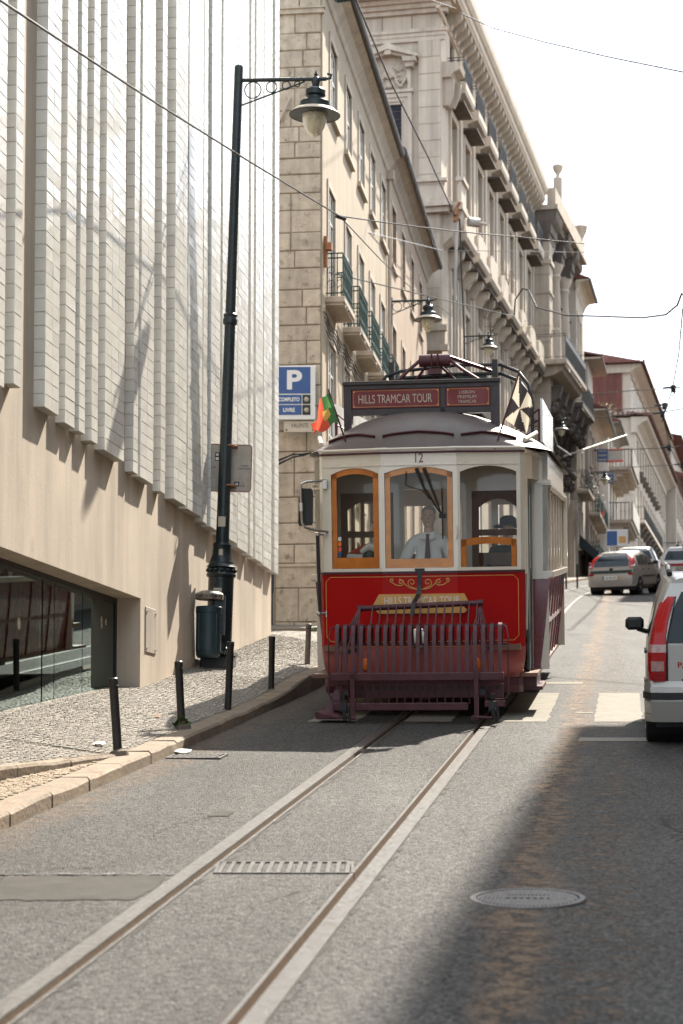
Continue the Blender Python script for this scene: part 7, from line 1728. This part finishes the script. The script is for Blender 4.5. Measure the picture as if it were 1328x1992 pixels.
# ------------------------------------------------------------------ awning, shop signs, plants, litter
def local(h, x, y, z): q = h.matrix_basis; return tuple(h.location + Vector((math.cos(h.rotation_euler.z) * x - math.sin(h.rotation_euler.z) * y, math.sin(h.rotation_euler.z) * x + math.cos(h.rotation_euler.z) * y, z - h['_z'])))
AW = thing('awning', 'black shop awning pulled out over the pavement before the far houses', 'awning', local(F1, .6, 0, 14.2), (0, 0, F1.rotation_euler.z))
b = MB(); b.add([(0, 0, .2), (7, 0, .2), (7, -1.7, -1.5), (0, -1.7, -1.5), (7, -1.7, -2.0), (0, -1.7, -2.0), (0, 0, -.4), (7, 0, -.4)], [(0, 1, 2, 3), (3, 2, 4, 5), (0, 3, 5, 6), (1, 7, 4, 2)]); b.build('canopy', 'awning', AW)
b = MB()
for x in (0, 3.5, 7): b.tube([(x, 0, -2.2), (x, -1.7, -1.6)], .03, 5)
b.build('frame', 'black_iron', AW)
def hang_sign(h, x, out, z, w, hh, m_, label, lines=0, ml='sign_back'):
    o = thing('shop_sign', label, 'shop sign', local(h, x, -out, z), (0, 0, h.rotation_euler.z - PI / 2)); b = MB(); b.bbox(-w / 2, w / 2, -.06, .06, -hh / 2, hh / 2, .02); p = b.build('panel', m_, o)
    b = MB(); b.tube([(-w / 2, 0, hh / 2 - .05), (-out, 0, hh / 2 - .05)], .03, 5); b.build('arm', 'black_iron', o)
    for k in range(lines): b = MB(); b.box(-w * .38, w * .38, -.066, -.06, hh * (.34 - k * .68 / max(1, lines - 1)) - .06, hh * (.34 - k * .68 / max(1, lines - 1)) + .06); b.build('lettering_bar', ml, p)  # plain bars added to stand in for unreadable lettering
    return o, p
hang_sign(F2, 4.6, .5, 20.1, .62, .75, 'blue_sign', 'upper dark blue hanging shop sign by the white and red one', 3)
o, p = hang_sign(F2, 6.0, 1.1, 20.3, 1.0, .75, 'plate_cream', 'white shop sign with red top and bottom edges')
for z in (.33, -.33): b = MB(); b.box(-.51, .51, -.068, .068, z - .05, z + .05); b.build('red_edge', 'flag_red', p)
hang_sign(F2, 5.2, .8, 18.9, .62, .65, 'blue_sign', 'lower dark blue hanging shop sign under the pole', 3)
b = MB(); b.tube([local(H5, 7.0, -.6, 19.3), local(H5, 15.0, -2.9, 21.6)], .05, 8); tag(b.build('flag_pole', 'sign_back'), 'bare pale flag pole leaning out over the pavement', 'flag pole')
PN = thing('street_sign', 'blue, white and orange poster sign on a post above the silver hatchback roof', 'sign', (10.25, 74.0, zg(74)), (0, 0, -.2)); b = MB(); b.tube([(0, 0, 0), (0, 0, 1.9)], .03, 6); b.build('post', 'sign_back', PN)
b = MB(); b.bbox(-.42, .38, -.03, .03, 1.62, 2.25, .01); p = b.build('panel', 'sign_white', PN); b = MB(); b.box(-.40, -.02, -.035, -.03, 1.66, 2.2); b.build('poster', 'blue_sign', p); b = MB(); b.box(.04, .30, -.035, -.03, 1.75, 2.0); b.build('poster', 'gold', p)
def plant(loc, r, h, n, m_, label, seed, name='potted_plant', cat='plant', pot=None, drop=0):
    rr = random.Random(seed); o = thing(name, label, cat, loc); b = MB()
    for k in range(n):
        a = rr.uniform(0, 2 * PI); u = rr.random() ** .6; z = rr.uniform(0, 1); q = Vector((r * u * math.cos(a) * (1 - .3 * z), r * u * math.sin(a) * (1 - .3 * z), h * z - drop * u * rr.random())); s = rr.uniform(.5, 1.2) * .11 * max(.6, r)
        d = Vector((rr.uniform(-1, 1), rr.uniform(-1, 1), rr.uniform(-.3, 1))).normalized(); w = d.orthogonal().normalized() * s * .45
        b.add([q, q + d * s * .5 + w, q + d * s, q + d * s * .5 - w], [(0, 1, 2, 3)])
    b.build('foliage', m_, o)['kind'] = 'stuff'
    b = MB()
    for k in range(5): a = k * 1.3; b.tube([(0, 0, -.05), (r * .4 * math.cos(a), r * .4 * math.sin(a), h * .7)], .012, 4)
    b.build('stem', 'brown_wood', o)
    if pot: b = MB(); b.lathe([(0, -.3), (.16, -.3), (.22, .02), (.19, .02), (0, 0)], n=12); b.build('pot', pot, o)
    return o
plant(local(F1, 1.6, -.5, 16.9), .75, 1.2, 260, 'leaf', 'bushy green plants spilling over a balcony above the awning', 1, drop=.9)
plant(local(F1, 3.6, -.5, 16.8), .6, .9, 160, 'leaf', 'smaller green plant on the balcony, uphill of the bushy one', 2, drop=.8)
plant(local(F2, 2.6, -.5, 16.6), .35, .7, 90, 'leaf', 'little potted plant in a red pot on the lower green balcony', 3, pot='flag_red')
plant(local(F2, 1.4, -.75, 21.95), .95, .6, 260, 'dry_leaf', 'yellowing plants along the roof terrace edge', 4, drop=.4)
plant(local(F2, 4.6, -.5, 22.0), .9, .9, 240, 'leaf', 'green bush on the roof terrace beside the yellowing plants', 5, drop=.4)
plant(local(F2, .5, -.6, 24.85), .5, .4, 60, 'dry_leaf', 'dry weeds in the gutter under the red attic eaves', 6)
plant(local(H5, .3, -1.0, 23.9), .7, .5, 110, 'dry_leaf', 'dry grass growing on the pier ledge above the columned balcony', 7)
plant(local(H4, 11.5, -.75, 21.4), .45, .7, 80, 'dry_leaf', 'wispy weed on a palace balcony parapet, upper one', 8)
plant(local(H4, 17.4, -.7, 20.6), .45, .6, 80, 'dry_leaf', 'wispy weed on a palace balcony parapet, lower one', 9)
plant(local(H4, 8.4, -.45, 18.6), .28, 2.6, 200, 'leaf', 'tall narrow dark green climber hanging on the palace wall', 10)
plant(local(H5, 10.3, -1.3, 20.4), .6, 1.0, 150, 'leaf', 'dark ferny plant under the end of the columned balcony', 11, drop=.6)
plant(local(F1, 1.0, -.1, 23.7), .3, .35, 60, 'leaf', 'bright small plant in a window box high on the cream flats', 12)
plant((-1.50, 18.77, 2.225), .07, .07, 40, 'leaf', 'tuft of weeds at the foot of the second bollard', 13, 'weed', 'weed')
plant((-.52, 39.52, zg(39.5) + .04), .16, .08, 60, 'leaf', 'patch of weeds along the alley kerb before the stone corner', 14, 'weed', 'weed')
def paper(x, y, z, w, l, label, m_='sign_white', seed=0):
    rr = random.Random(seed); b = MB(); rows = [[(x + w * (i / 3 - .5) + rr.uniform(-.01, .01), y + l * (j / 3 - .5) + rr.uniform(-.01, .01), z + rr.uniform(.004, .025) + .11 * l * (j / 3 - .5)) for i in range(4)] for j in range(4)]
    b.grid(rows); tag(b.build('litter', m_), label, 'litter')
paper(KX(17.5) + .08, 17.5, zg(17.5) + .012, .13, .22, 'crumpled white paper beside the gutter grate', seed=1)
paper(-2.03, 16.8, zg(16.8) + hz(-2.03, 16.8) + .01, .09, .13, 'small white scrap on the cobbles left of the lowest bollard', seed=2)
paper(-1.78, 19.5, zg(19.5) + hz(-1.78, 19.5) + .01, .06, .10, 'brown dead leaf on the cobbles by the second bollard', 'rust', 3)
